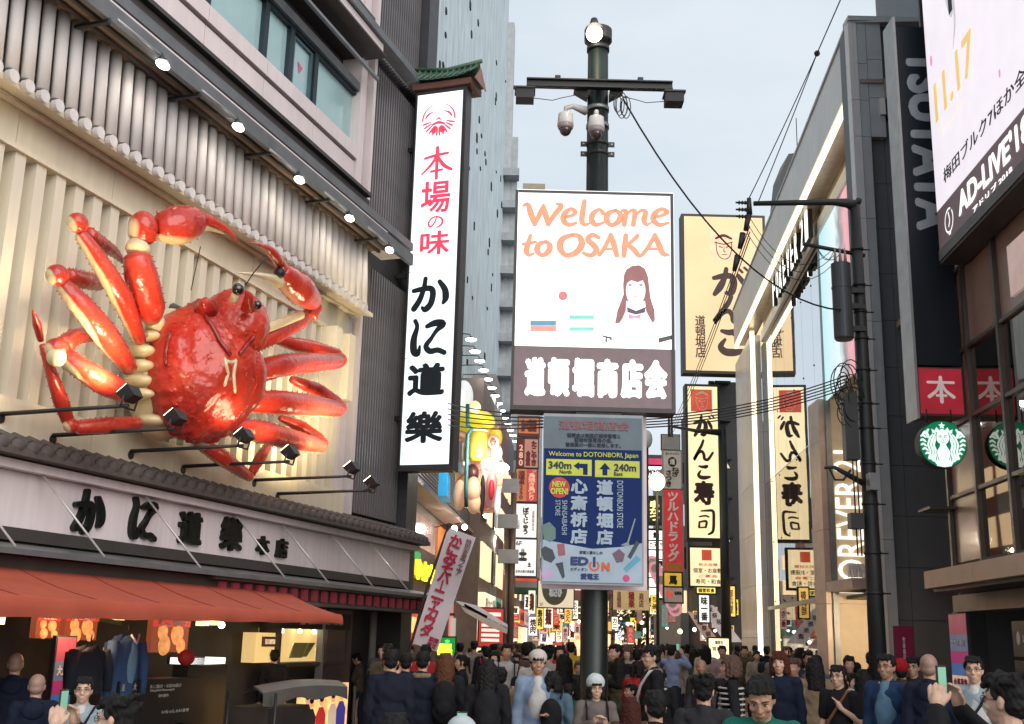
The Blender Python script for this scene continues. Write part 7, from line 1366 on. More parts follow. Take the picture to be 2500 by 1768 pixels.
g = MB(); g.prism([FM.P(*FM.hit(*ms(x, y), -.35), -.35) for x, y in ((60, 1500), (420, 1640), (640, 1600), (700, 1100), (640, 500), (500, 330), (250, 200), (60, 60))], FM.n * -.3); mk('mural_panel', g, mm, MS)
mell('yellow_dome', 330, 430, 260, 165, YL); mell('top_knob', 320, 240, 80, 85, M('pale_yellow', (.85, .8, .4), .4, emis=(1, .95, .5), es=.4), .3); mell('pale_hood', 170, 110, 130, 230, M('pale_mint_white', (.8, .85, .85), .4, emis=(.9, .95, .95), es=.35), -.2)
a, h1_ = FM.hit(*ms(365, 570), .5); _, h0_ = FM.hit(*ms(365, 960), .5); rr = 130 * mpx
g = MB(); g.tube([FM.P(a, h0_, .5), FM.P(a, h0_ + .1, .5), FM.P(a, h1_, .5)], [rr * .7, rr * .9, rr], 24); mk('yellow_drum', g, GLD, MS); g = MB(); g.ell(FM.P(a, h1_, .5), (rr, 0, 0), (0, rr, 0), (0, 0, .12), 24, 8); mk('drum_top', g, M('pale_yellow', ()), MS)
mell('gold_brim', 600, 640, 85, 130, GLD, .1); mell('eye_ring', 570, 700, 75, 90, M('sculpt_ivory', (.85, .75, .6), .4), .35); mell('eye_hollow', 560, 700, 42, 52, M('sculpt_brown', (.15, .05, .03), .5), .75)
mell('white_tuft', 610, 850, 75, 110, WHs, .3); mell('dark_mouth', 290, 1110, 85, 120, M('sculpt_maroon', (.1, .03, .03), .4), .1); mell('peach_cheek', 300, 1330, 100, 170, PCH, .35); mell('peach_cheek', 310, 1500, 90, 150, PCH, .3); mell('peach_side', 120, 1400, 80, 200, PCH, .0); mell('silver_fold', 150, 900, 90, 230, M('sculpt_silver', (.5, .45, .4), .2, .6), .0)
mell('black_stripe', 420, 1400, 34, 260, BLACK, .3); mell('pink_fold', 540, 1330, 75, 250, M('sculpt_pink', (.7, .3, .28), .35, emis=(.8, .4, .35), es=.15), .2); mell('red_fold', 540, 1330, 40, 130, M('sculpt_red', (.5, .03, .04), .35), .55); mell('white_fold', 620, 1480, 45, 190, WHs, .2)
g = MB(); pts = [FM.P(*FM.hit(*ms(x, y), .75), .75) for x, y in ((225, 200), (225, 480), (290, 520), (225, 600), (215, 900), (205, 1300), (205, 1560))]; g.tube(pts, .05, 8); mk('teal_outline', g, M('sculpt_teal', (.03, .15, .15), .4), MS)
for k, (x, y, e) in enumerate(((520, 980, 90), (660, 1040, 60))):
 a, h = FM.hit(*ms(x, y), 1.0); p = FM.P(a, h, 1.0); g = MB(); g.ell(p, (.22, 0, 0), (0, .1, 0), (0, 0, .13), 16, 10); r = tag(mk('glare_lamp', g, lit('glare_lamp', (1, 1, .95), 12)), ['larger glaring lamp in front of the sculpted figure', 'right-hand smaller glaring lamp in front of the sculpted figure'][k], 'lamp', 'lamps lighting the sculpted figure'); lamp('POINT', p + Vector((.0, -.4, .3)), e, (1, .97, .9), r, .15)
g = MB(); f = FACE(28.2); g.box(f, f.ha(983, 1085), f.ha(1003, 1085), f.hh(993, 1112), f.hh(993, 1055), -1.5, 0); mk('blue_board', g, M('bright_blue', (.02, .3, .6), .5, emis=(.02, .3, .6), es=.3), MS)
# --- FAR STREET
rng = random.Random(21)
def block(nm, u0, u1, vtop, Y, mat, lbl, depth=12, cat='building'):
 f = FACE(Y); r = root(nm, f.P(f.ha((u0 + u1) / 2, 1300), 0, -2), lbl, cat); um = (u0 + u1) / 2; a0, a1, h1 = f.ha(u0, 1300), f.ha(u1, 1300), f.hh(um, vtop)
 g = MB(); g.box(f, a0, a1, 0, h1, -depth, 0); mk('wall', g, mat, r)
 nw = max(2, int((a1 - a0) / 1.6)); nh = max(2, int(h1 / 2.6)); wl_ = [lit('far_window_warm', (1, .75, .45), .9), M('far_window_dark', (.05, .06, .07), .2), lit('far_window_cool', (.85, .9, .95), .8)]
 for i in range(nw):
  for j in range(nh):
   x = a0 + (a1 - a0) * (i + .2) / nw; z = 3 + (h1 - 3) * (j + .2) / nh; g = MB(); g.box(f, x, x + (a1 - a0) / nw * .6, z, z + (h1 - 3) / nh * .5, .0, .06); mk('window', g, rng.choice(wl_), r)
 return r, f, (a0, a1, h1)
GRY = M('far_grey', (.3, .31, .33), .7); BRN = M('far_brown', (.2, .13, .1), .7); PNK = M('far_pink', (.45, .3, .28), .7)
block('far_right_block', 1525, 1560, 1010, 66, GRY, 'grey building between the red banner and the sushi sign')
sgn('stacked_white_signs', (1453, 1190, 1490, 1340), 70, lit('stack_white', (1, .95, .85), 1.3), 'stack of bright white lit signs beyond the round street lantern', th=.5, edge=.03, txt=[('rect', (.0, .14 * k, 1, .14 * k + .02), DARK, dict(name='divider')) for k in range(1, 7)] + [('カラオケ', (.1, .17, .9, .26), INK, dict(b=.03)), ('居酒屋', (.1, .45, .9, .54), MR, dict(b=.05)), ('焼肉', (.2, .6, .8, .68), M('sign_red', ()), dict(b=.05)), ('麺', (.3, .02, .7, .12), INK, dict(b=.05))])
sgn('crimson_top_sign', (1448, 1028, 1486, 1042), 75, M('far_crimson', (.45, .02, .08), .5, emis=(.5, .03, .1), es=.4), 'distant crimson strip sign above the stacked white signs'); sgn('white_name_sign', (1450, 1046, 1486, 1072), 75, lit('white_name', (1, .95, .95), 1.1), 'distant white sign with dark letters under the crimson strip', txt=[('MONTE', (.1, .25, .9, .8), INK, dict(b=.04))])
sgn('yellow_kana_sign', (1454, 1120, 1482, 1170), 60, M('dark_green_sign', (.05, .06, .02), .5), 'dark sign with glowing yellow script just under the round street lantern', txt=[('串かつ', (.1, .05, .9, .95), lit('yellow_script', (1, .8, .3), 1.5), dict(vert=True, b=.05))])
for (u, v, ru, Y, m_, lb_) in ((1473, 1080, 18, 40, lit('street_globe_lit', (1, .78, .45), 3.5), 'glowing round orange-white street globe between the notice board and red banner'), (1450, 985, 13, 38, M('white_globe', (.6, .65, .66), .3), 'unlit white street globe beside the top right of the notice board')):
 f = FACE(Y); a, h = f.hit(u, v); rr = f.ha(u + ru, v) - a; r = root('street_globe', f.P(a, 0, 0), lb_, 'street lamp', 'globe street lamps')
 g = MB(); g.ell(f.P(a, h, 0), (rr, 0, 0), (0, rr, 0), (0, 0, rr * (1.15 if ru == 18 else 1.6)), 20, 14); mk('globe', g, m_, r); g = MB(); g.tube([f.P(a, 0, 0), f.P(a, h - rr * 1.1, 0)], .06, 8); mk('post', g, DARK, r)
 if ru == 18: lamp('POINT', f.P(a, h, rr + .1), 80, (1, .75, .4), r, .3)
f = FACE(45); pk = root('pink_emblem_streamer', f.P(*f.hit(1490, 1330), 0), 'slanting pink streamer of round emblems crossing in front of the white signs', 'banner')
for k in range(9):
 u, v = 1462 + k * 6.5, 1262 + k * 13; a, h = f.hit(u, v); g = MB(); g.disc(f, a, h, .03 * (k % 2), .28, 18, .02); mk('emblem', g, M('streamer_pink', (.75, .3, .38), .6, emis=(.9, .4, .45), es=.4), pk)
 g = MB(); g.disc(f, a, h, .03 * (k % 2) + .022, .17, 14, .01); mk('emblem_centre', g, M('streamer_white', (.75, .6, .6), .6), pk)
def row(nm, F, a0, a1, o, lb_, n0):
 r = root(nm, F.P(a0, 0, -2), lb_, 'building'); a = a0; k = n0
 while abs(a - a0) < abs(a1 - a0):
  w = rng.uniform(3.2, 5.2); b = a + w * (1 if a1 > a0 else -1); q0, q1 = min(a, b), max(a, b); H = rng.uniform(9, 14) * (.75 if nm[0] == 'e' else 1); wm = M('row_wall_%d' % (k % 4), ((.16, .12, .1), (.3, .29, .28), (.2, .08, .06), (.1, .1, .11))[k % 4], .7)
  g = MB(); g.box(F, q0 + .02, q1 - .02, 0, H, -8, o - .3); mk('shop_block', g, wm, r)
  c, e, _n = PAL[(k * 5) % 8]; c2, e2, _m = PAL[(k * 3 + 1) % 8]
  g = MB(); g.box(F, q0 + .2, q1 - .2, .2, 2.5, o - .29, o - .2); mk('lit_shopfront', g, lit('shopfront_glow_%d' % (k % 3), ((1, .72, .4), (1, .85, .62), (.95, .5, .25))[k % 3], 1.2, var=.6, vs=2.5), r)
  g = MB(); g.box(F, q0 + .1, q1 - .1, 2.65, 3.45, o - .29, o - .05); mk('shop_fascia', g, lit('fascia_' + _n, c, e * .8, var=.2), r); T(rng.choice(NAMES) + rng.choice(NAMES), F, (q0 + .4, q1 - .4, 2.78, 3.32), o - .04, INK if k % 2 else WINK, r, bold=.05)
  for j in range(3):
   z = 4.0 + j * 2.2
   for i in range(2): x = q0 + .4 + i * w * .45; g = MB(); g.box(F, x, x + w * .36, z, z + 1.3, o - .29, o - .22); mk('window', g, rng.choice((lit('far_window_warm', ()), M('far_window_dark', ()), lit('far_window_warm', ()))), r)
  g = MB(); v = [F.P(q0 + .1, 2.62, o - .2), F.P(q1 - .1, 2.62, o - .2), F.P(q1 - .1, 2.35, o + .7), F.P(q0 + .1, 2.35, o + .7)]; g.prism(v, (0, 0, .04)); mk('shop_awning', g, M('row_awning_%d' % (k % 3), ((.4, .04, .03), (.5, .45, .35), (.05, .12, .1))[k % 3], .7), r)
  a = b; k += 1
 return r
NAMES = ['居酒屋', '焼肉', 'ラーメン', 'たこ焼', '寿司', '串かつ', '酒', '麺', '大阪', '食堂', 'うどん', '鶏', 'BAR', 'カニ', '百円', '薬']
PAL = [((1, .85, .6), 1.1, 'warm cream'), ((.65, .06, .03), .8, 'red'), ((.95, .5, .12), .9, 'orange'), ((.9, .92, .95), 1.1, 'cool white'), ((.9, .65, .1), .9, 'yellow'), ((.1, .3, .26), .6, 'teal'), ((.7, .38, .33), .8, 'salmon'), ((.12, .2, .42), .7, 'blue')]
row('left_shop_row', LEFT(4.0, 3.6), 41, 105, 0, 'receding row of glowing shops on the left side far down the street', 0); row('right_shop_row', RIGHT(4.5, 6.2), -60, -125, 0, 'receding row of glowing shops on the right side beyond the sushi signs', 2)
E1 = FACE(104); row('end_shop_row', E1, E1.ha(1190, 1400), E1.ha(1400, 1400), 0, 'distant shopfronts closing the street left of and behind the main pole', 1); E2 = FACE(112); row('end_shop_row', E2, E2.ha(1400, 1400), E2.ha(1500, 1400), 0, 'distant shopfronts closing the street right of the main pole', 3)
spots = []
for (u0, u1, v0, v1, n, Y0, Y1) in ((1213, 1300, 1366, 1430, 20, 38, 80), (1150, 1215, 1335, 1430, 9, 36, 55), (1372, 1450, 1375, 1430, 11, 50, 95), (1455, 1550, 1350, 1430, 13, 50, 95), (1555, 1650, 1345, 1430, 7, 48, 60)):
 for k in range(n): spots.append((rng.uniform(u0, u1), rng.uniform(v0, v1), rng.uniform(Y0, Y1)))
spots.sort(key=lambda t: -t[2]); seen = {}
for k, (u, v, Y) in enumerate(spots):
 w = rng.uniform(11, 22); hgt = rng.uniform(26, 55) if k % 3 else rng.uniform(12, 18); c, e, nm = PAL[(0, 1, 6, 2, 0, 3, 1, 0, 4, 6, 5)[k % 11]]; word = NAMES[k % 16]; vert = hgt > w * 1.3
 side = 'left of the main pole' if u < 1305 else 'right of the main pole' if u < 1455 else 'below the sushi signs'; n_ = seen.get((word, nm, side), 0); seen[(word, nm, side)] = n_ + 1
 sgn('small_shop_sign', (u - w / 2, v - hgt / 2, u + w / 2, v + hgt / 2), Y, lit('sign_glow_' + nm.replace(' ', '_'), c, e, var=.15), '%s %s %s shop sign reading %s, %s' % (('tall', 'small', 'distant')[n_ % 3], 'upright' if vert else 'wide', nm, word, side), th=.25, edge=.004, group='distant shop signs ' + side, txt=[(word, (.12, .1, .88, .9), (WINK if nm in ('red', 'teal', 'blue') else MR if k % 2 else INK), dict(vert=vert, b=.04))])
for k in range(34):
 u = rng.choice((rng.uniform(1215, 1300), rng.uniform(1375, 1560), rng.uniform(1560, 1650))); v = rng.uniform(1385, 1440); Y = rng.uniform(40, 95); f = FACE(Y); a, h = f.hit(u, v); c = rng.choice(((1, .85, .6), (1, .6, .3), (1, .97, .9), (1, .3, .2)))
 g = MB(); g.ball(f.P(a, h, 0), rng.uniform(.06, .11), 8, 6); side = 'left of the main pole' if u < 1305 else 'right of the main pole'
 tag(mk('distant_lamp', g, lit('distant_lamp_%d' % int(c[1] * 100), c, 5)), 'one of the tiny glowing lamps far down the street ' + side, 'lamp', 'tiny distant lamps ' + side)
TR = root('street_tree', FACE(85).P(FACE(85).ha(1432, 1400), 0, 0), 'small dark green street tree far down the street right of the main pole', 'tree'); f = FACE(85); ta_, th_ = f.hit(1432, 1372)
g = MB(); g.tube([f.P(ta_, 0, 0), f.P(ta_ + .1, th_, 0)], [.2, .08], 8); mk('trunk', g, M('bark', (.06, .045, .03), .8), TR)
g = MB()
for k in range(900):
 d = Vector((rng.gauss(0, .5), rng.gauss(0, .5), rng.gauss(0, .5))); c = f.P(ta_, th_ - .2, 0) + Vector((d.x * 2.0, d.y * 1.5, d.z * 2.2)); n = Vector((rng.gauss(0, 1), rng.gauss(0, 1), rng.gauss(0, 1))).normalized(); t = n.orthogonal().normalized(); b_ = n.cross(t)
 g.add([c + t * .16, c + b_ * .1, c - t * .16, c - b_ * .1], [(0, 1, 2, 3)])
mk('crown', g, M('leaf_green', (.04, .09, .03), .6, var=.4), TR)
f = FACE(48)
for k, (p, lb_) in enumerate(((((1565, 1352), (1600, 1358), (1665, 1440), (1625, 1440)), 'large white slanted banner with dark marks above the crowd below the sushi signs'), (((1540, 1370), (1565, 1378), (1620, 1448), (1590, 1450)), 'narrower pinkish slanted banner left of the large slanted one'))):
 g = MB(); g.prism([f.P(*f.hit(*q_), .1 * k) for q_ in p], (0, .05, 0)); r = tag(mk('slanted_banner', g, M('banner_white%d' % k, ((.7, .62, .6), (.6, .4, .35))[k], .6, emis=((.8, .7, .66), (.7, .45, .38))[k], es=.3)), lb_, 'banner')
 for j in range(5):
  t = (j + .8) / 6; a = Vector((p[0][0] + p[1][0], p[0][1] + p[1][1])) / 2; b_ = Vector((p[2][0] + p[3][0], p[2][1] + p[3][1])) / 2; c = a.lerp(b_, t); T(rng.choice('大阪道頓堀祭酒'), f, (f.ha(c.x - 6, c.y), f.ha(c.x + 6, c.y), f.hh(c.x, c.y + 6), f.hh(c.x, c.y - 6)), .12 + .1 * k, MR if j % 2 else INK, r, bold=.03)
sgn('lit_street_menu', (1590, 1432, 1634, 1478), 30, lit('street_menu', (1, .85, .5), 1.2), 'bright cream standing menu sign at crowd level near the portal leg', th=.2, edge=.02, txt=[('御寿司', (.3, .1, .7, .3), INK, dict(b=.03)), ('営業中', (.15, .4, .85, .6), INK, dict(b=.03))])
sgn('orange_side_sign', (1628, 1315, 1648, 1382), 47, lit('orange_side', (1, .6, .15), 1.0), 'vertical orange sign beside the portal leg', th=.3, edge=.02, txt=[('御料理', (.2, .1, .8, .9), MR, dict(vert=True, b=.02))])
sgn('white_script_board', (1568, 1335, 1590, 1395), 47, lit('white_board', (.95, .92, .88), .9), 'white vertical board with black script below the yellow strip sign', th=.2, edge=.02, txt=[('味一番', (.15, .05, .85, .95), INK, dict(vert=True, b=.04))])
# --- PEOPLE
def caps(p0, p1, r0, r1, n=10, fl=1.0):
 p0, p1 = Vector(p0), Vector(p1); d = p1 - p0; L_ = max(d.length, 1e-5); t = d / L_; x = t.orthogonal().normalized(); y = t.cross(x); vs = []; k = 4
 rings = [(p0 - t * r0 * math.cos(math.pi / 2 * j / k), r0 * math.sin(math.pi / 2 * j / k)) for j in range(1, k + 1)] + [(p1 + t * r1 * math.sin(math.pi / 2 * j / k), r1 * math.cos(math.pi / 2 * j / k)) for j in range(0, k)]
 vs.append(p0 - t * r0)
 for c, r in rings:
  for i in range(n): a = 2 * math.pi * i / n; vs.append(c + (x * math.cos(a) + y * math.sin(a)) * r)
 vs.append(p1 + t * r1); m_ = len(rings); fs = [(0, 1 + (i + 1) % n, 1 + i) for i in range(n)]
 for j in range(m_ - 1):
  for i in range(n): a = 1 + j * n + i; b = 1 + j * n + (i + 1) % n; fs.append((a, b, b + n, a + n))
 N = len(vs) - 1; fs += [(N, N - n + i, N - n + (i + 1) % n) for i in range(n)]
 return vs, fs
def elp(c, rx, ry, rz, rot=None):
 g = MB(); M_ = rot or Matrix.Identity(3); g.ell(c, M_ @ Vector((rx, 0, 0)), M_ @ Vector((0, ry, 0)), M_ @ Vector((0, 0, rz)), 18, 12); return [Vector(v) for v in g.v], g.f
BOD = {}; PENDING = []
def solid(key, prims, vox, smooth=3, noise_=0., ns=10.):
 if key in BOD: return BOD[key]
 V, F = [], []
 for vs, fs in prims: b = len(V); V += [tuple(v) for v in vs]; F += [tuple(i + b for i in f) for f in fs]
 me = bpy.data.meshes.new('src'); me.from_pydata(V, [], F); o = bpy.data.objects.new('src', me); COL.objects.link(o)
 r = o.modifiers.new('r', 'REMESH'); r.mode = 'VOXEL'; r.voxel_size = vox; r.use_smooth_shade = True
 s_ = o.modifiers.new('s', 'SMOOTH'); s_.iterations = smooth; s_.factor = .5
 nm = bpy.data.meshes.new(key[0]); BOD[key] = nm; PENDING.append((o, nm, noise_, ns)); return nm
def flush():
 bpy.context.view_layer.update(); dg = bpy.context.evaluated_depsgraph_get()
 for o, nm, nz_, ns in PENDING:
  me = bpy.data.meshes.new_from_object(o.evaluated_get(dg)); n = len(me.vertices); co = np.empty(n * 3); me.vertices.foreach_get('co', co); co = co.reshape(-1, 3)
  if nz_:
   no = np.empty(n * 3); me.vertices.foreach_get('normal', no); no = no.reshape(-1, 3)
   w = np.sin(co[:, 0] * ns * 1.7 + np.sin(co[:, 2] * ns * 1.3) * 1.6) * np.sin(co[:, 2] * ns + np.sin(co[:, 1] * ns * 2.1 + co[:, 0] * ns) * 1.8) + .5 * np.sin(co[:, 2] * ns * 3.1 + co[:, 0] * ns * 2.3 + 2 * np.sin(co[:, 1] * ns * 2.7))
   co = co + no * (w * nz_)[:, None]
  f = [tuple(p.vertices) for p in me.polygons]; nm.from_pydata(co.tolist(), [], f); nm.polygons.foreach_set('use_smooth', [True] * len(f)); nm.update(); nm.materials.append(None)
  bpy.data.meshes.remove(me); om = o.data; bpy.data.objects.remove(o); bpy.data.meshes.remove(om)
 PENDING.clear()
HZ = 1.575   # head centre height of a 1.70 m figure
def arms(pose):
 d = {
     'down': (((-.19, 0, 1.38), (-.245, -.02, 1.10), (-.25, .05, .86), (0, .1, -1)), ((.19, 0, 1.38), (.245, -.02, 1.10), (.25, .05, .86), (0, .1, -1))),
     'phone': (((-.19, 0, 1.38), (-.25, .05, 1.13), (-.08, .26, 1.20), (.35, .5, .7)), ((.19, 0, 1.38), (.25, .05, 1.13), (.08, .26, 1.22), (-.35, .5, .7))),
     'bag': (((-.19, 0, 1.38), (-.25, -.03, 1.10), (-.14, .2, 1.06), (.7, .6, .1)), ((.19, 0, 1.38), (.245, -.02, 1.10), (.26, .05, .86), (0, .1, -1))),
     'raised': (((-.19, 0, 1.40), (-.30, .18, 1.32), (-.12, .30, 1.52), (.3, .1, 1)), ((.19, 0, 1.40), (.30, .18, 1.32), (.12, .30, 1.52), (-.3, .1, 1))),
     'strap': (((-.19, 0, 1.38), (-.25, .0, 1.12), (-.1, .15, 1.25), (.5, .2, .8)), ((.19, 0, 1.38), (.245, -.02, 1.10), (.25, .08, .88), (0, .2, -1))),
 }
 return tuple(tuple(Vector((p[0] * .87, p[1], p[2])) for p in q_[:3]) + (q_[3],) for q_ in d[pose])
def hand(w, dr, side, fine=True, grip=False):
 w, dr = Vector(w), Vector(dr).normalized(); up = Vector((0, 0, 1)); sd_ = dr.cross(up); sd_ = sd_.normalized() if sd_.length > .2 else Vector((0, 1, 0)); pn = sd_.cross(dr).normalized(); P_ = []
 P_.append(caps(w, w + dr * .045, .027, .034)); P_.append(elp(w + dr * .06, .028, .028, .034))
 for k, (of, ln, r) in enumerate(((-.030, .068, .0095), (-.010, .078, .010), (.010, .074, .0095), (.029, .060, .0085))):
  b = w + dr * .075 + sd_ * of; m1 = b + dr * ln * .5 + sd_ * of * .2; cl = -pn * (.03 if grip else .014) ; P_.append(caps(b - dr * .02, m1, r * 1.15, r)); P_.append(caps(m1, m1 + dr * ln * (.35 if grip else .5) + cl * 1.0, r, r * .8))
 th = w + dr * .035 - sd_ * .028 * side; P_.append(caps(th, th + dr * .035 - sd_ * .025 * side - pn * .012, .013, .011)); t2 = th + dr * .035 - sd_ * .025 * side - pn * .012; P_.append(caps(t2, t2 + dr * .028 - sd_ * .004 * side - pn * .008, .011, .009))
 return P_
def head_prims(dn=0.):
 c = Vector((0, .0, HZ)); Rm = Matrix.Rotation(-R(dn), 3, 'X'); piv = Vector((0, 0, 1.46))
 def q(p): return piv + Rm @ (Vector(p) - piv)
 P_ = []
 def E(p, rx, ry, rz): P_.append(elp(q(p), rx, ry, rz, Rm))
 def Cc(p0, p1, r0, r1): P_.append(caps(q(p0), q(p1), r0, r1))
 E((0, -.012, HZ + .035), .076, .095, .088); E((0, .018, HZ - .01), .068, .078, .085); E((0, .036, HZ - .058), .050, .054, .050); E((0, .062, HZ - .088), .024, .022, .020)
 Cc((0, .092, HZ + .02), (0, .110, HZ - .022), .008, .0125); E((-.011, .102, HZ - .026), .009, .009, .008); E((.011, .102, HZ - .026), .009, .009, .008)
 for s_ in (-1, 1):
  Cc((s_ * .018, .092, HZ + .034), (s_ * .052, .078, HZ + .032), .0085, .007); E((s_ * .042, .066, HZ - .022), .022, .022, .02)
  E((s_ * .074, -.008, HZ - .005), .009, .018, .030); E((s_ * .079, -.012, HZ + .008), .008, .014, .018)
 Cc((-.018, .094, HZ - .052), (.018, .094, HZ - .052), .0065, .0065); Cc((-.014, .090, HZ - .063), (.014, .090, HZ - .063), .007, .007)
 P_.append(caps((0, -.012, 1.38), q((0, -.005, HZ - .05)), .060, .054))
 return P_, q, Rm
def body_prims(pose, dn, fine=True):
 P_, q, Rm = head_prims(dn); A = arms(pose)
 P_ += [elp((0, 0, 1.28), .13, .085, .17), elp((0, 0, 1.0), .12, .085, .18), elp((0, -.01, .93), .15, .1, .11)]
 for k, (sh, el, wr, hd) in enumerate(A):
  P_ += [caps(sh, el, .048, .040), caps(el, wr, .040, .026)]; P_ += hand(wr, hd, -1 if k == 0 else 1, fine, pose in ('phone', 'raised'))
 for s_ in (-1, 1): P_ += [caps((s_ * .09, 0, .9), (s_ * .1, .01, .48), .075, .05), caps((s_ * .1, .01, .48), (s_ * .1, -.02, .09), .05, .036), caps((s_ * .1, -.03, .04), (s_ * .11, .12, .03), .035, .028)]
 return P_
def body(pose, dn, vox): return solid(('body', pose, dn, vox), body_prims(pose, dn), vox, 2)
def top(pose, kind, vox, girth=1.0):
 A = arms(pose); w = girth; hem = {'jacket': .84, 'coat': .62, 'shirt': .9, 'tee': .9}[kind]; th = {'jacket': .018, 'coat': .024, 'shirt': .008, 'tee': .006}[kind]
 P_ = [elp((0, 0, 1.27), .152 * w + th, .108 * w + th, .19), elp((0, .005, 1.06), .14 * w + th, .106 * w + th, .2), elp((0, .0, .93), .155 * w + th, .112 * w + th, .14), caps((-.11, -.01, 1.38), (.11, -.01, 1.38), .055 + th, .055 + th), caps((0, -.02, 1.38), (0, -.015, 1.435), .08, .066)]
 if hem < .9:
  for s_ in (-1, 0, 1): P_.append(caps((s_ * .075, 0, .95), (s_ * .085, 0, hem + .09), .11 * w, .10 * w))
 for sh, el, wr, hd in A:
  if kind == 'tee': m_ = Vector(sh).lerp(Vector(el), .75); P_.append(caps(sh, m_, .062 + th, .056 + th))
  else: wv = Vector(el).lerp(Vector(wr), .97); P_ += [caps(sh, el, .056 + th, .045 + th), caps(el, wv, .045 + th, .033 + th)]
 return solid(('top', pose, kind, vox, girth), P_, vox, 3, .006 if kind != 'tee' else .004, 13)
def legs(kind, vox):
 P_ = [elp((0, -.005, .93), .165, .115, .12)];
 if kind == 'skirt': P_ += [caps((s_ * .07, 0, .9), (s_ * .1, 0, .58), .12, .12) for s_ in (-1, 0, 1)]
 else:
  for s_, f in ((-1, .05), (1, -.06)): P_ += [caps((s_ * .09, 0, .9), (s_ * .1, .02 + f, .48), .09, .066), caps((s_ * .1, .02 + f, .48), (s_ * .1, f * 1.2 - .01, .1), .066, .054)]
 return solid(('legs', kind, vox), P_, vox, 2, .005, 11)
def shoes(vox): return solid(('shoes', vox), [p for s_, f in ((-1, .06), (1, -.07)) for p in (caps((s_ * .1, f - .03, .05), (s_ * .11, f + .14, .04), .045, .036), caps((s_ * .1, f - .03, .10), (s_ * .1, f - .03, .05), .045, .045))], vox, 2)
def hair(kind, dn, vox):
 _, q, Rm = head_prims(dn); P_ = []
 def E(p, rx, ry, rz): P_.append(elp(q(p), rx, ry, rz, Rm))
 def Cc(p0, p1, r0, r1): P_.append(caps(q(p0), q(p1), r0, r1))
 hd_ = kind.endswith('_h'); full = kind; kind = kind.replace('_h', '')
 if not hd_: E((0, -.024, HZ + .052), .084, .096, .084)
 if kind == 'buzz': P_.clear(); E((0, -.022, HZ + .040), .0785, .096, .088); E((0, -.05, HZ - .01), .068, .06, .06); return solid(('hair', kind, dn, vox), P_, vox, 2)
 E((0, -.045, HZ + (-.02 if hd_ else 0)), .074, .066, .07)
 if hd_:
  for x in (-.045, -.02, .005, .03, .05): Cc((x, .085, HZ + .055), (x * 1.1, .094, HZ + .038), .012, .008)
 for x in (() if hd_ else (-.05, -.025, 0, .025, .05)): Cc((x, .04, HZ + .115), (x * 1.1, .082, HZ + (.085 if kind in ('short', 'thin') else .072 if kind != 'bob' else .052)), .022, .013)
 for s_ in (-1, 1): Cc((s_ * .074, .02, HZ + (.01 if hd_ else .06)), (s_ * .078, .012, HZ + (.02 if kind in ('short', 'thin', 'messy') else -.05)), .018, .012)
 if kind == 'messy' and not hd_:
  r_ = random.Random(4)
  for k in range(26): a = r_.uniform(0, 6.28); z = r_.uniform(.0, 1); p = Vector((.075 * math.cos(a) * math.cos(z), -.03 + .085 * math.sin(a) * math.cos(z), HZ + .06 + .08 * math.sin(z))); Cc(p, p + Vector((math.cos(a) * .02, math.sin(a) * .02, .016)), .022, .012)
 if kind == 'bob':
  for a in range(30, 151, 20): x, y = .084 * math.cos(R(a + 90)) , 0;
  for a in range(-60, 241, 25):
   if 40 < (a % 360) < 140: continue
   x, y = .082 * math.cos(R(a)), -.02 + .088 * math.sin(R(a)); Cc((x, y, HZ + (.0 if hd_ else .04)), (x * 1.08, y * 1.02, HZ - .085), .03, .026)
 if kind == 'long':
  for a in (180, 205, 230, 255, 270, 285, 310, 335, 360): x, y = .078 * math.cos(R(a)), -.02 + .082 * math.sin(R(a)); Cc((x, y, HZ + .03), (x * 1.25, y * 1.05 - .02, HZ - .24), .034, .026)
 if kind == 'tail': Cc((0, -.115, HZ + .06), (0, -.15, HZ - .16), .035, .016)
 if kind == 'bun': E((0, -.10, HZ + .10), .045, .045, .045)
 return solid(('hair', full, dn, vox), P_, vox, 2, .0045, 42)
def part(nm, me, mat, par):
 o = bpy.data.objects.new(nm, me); COL.objects.link(o); o.parent = par; TODO.append((o, mat)); return o
TODO = []
def finish():
 for o, mat in TODO: o.material_slots[0].link = 'OBJECT'; o.material_slots[0].material = mat
 TODO.clear()
SKINS = [M('skin_a', (.50, .29, .20), .5, var=.06, vs=20, bump=.05), M('skin_b', (.58, .36, .26), .5, var=.06, vs=20, bump=.05), M('skin_c', (.42, .23, .15), .5, var=.06, vs=20, bump=.05)]
HB_, HBR, HGR = M('black_hair', (.007, .006, .006), .6, var=.4, vs=60, bump=.4, bs=220, spec=.25), M('brown_hair', (.07, .03, .018), .45, var=.4, vs=60, bump=.5, bs=220), M('grey_hair', (.12, .11, .1), .5, var=.4, vs=60, bump=.4, bs=220)
def C(name, rgb, rough=.85): return M('cloth_' + name, tuple(c * .75 for c in rgb) if rgb else (), rough, var=.12, vs=8, bump=.25, bs=160, spec=.2)
SHOE, EYEW, IRIS, LIP, BROWm = M('shoe_black', (.02, .02, .02), .5), M('eye_white', (.6, .58, .56), .3, bump=0), M('iris_dark', (.015, .01, .008), .1, bump=0), M('lip_skin', (.38, .14, .12), .5, bump=0), M('brow_hair', (.02, .015, .012), .7, bump=0)
GLS = M('glasses_rim', (.02, .015, .015), .3, bump=0)
_SH = {}
def shared(key, fn):
 if key not in _SH: g = fn(); me = mesh_of(g, key[0] if isinstance(key, tuple) else key); me.materials.append(None); _SH[key] = me
 return _SH[key]
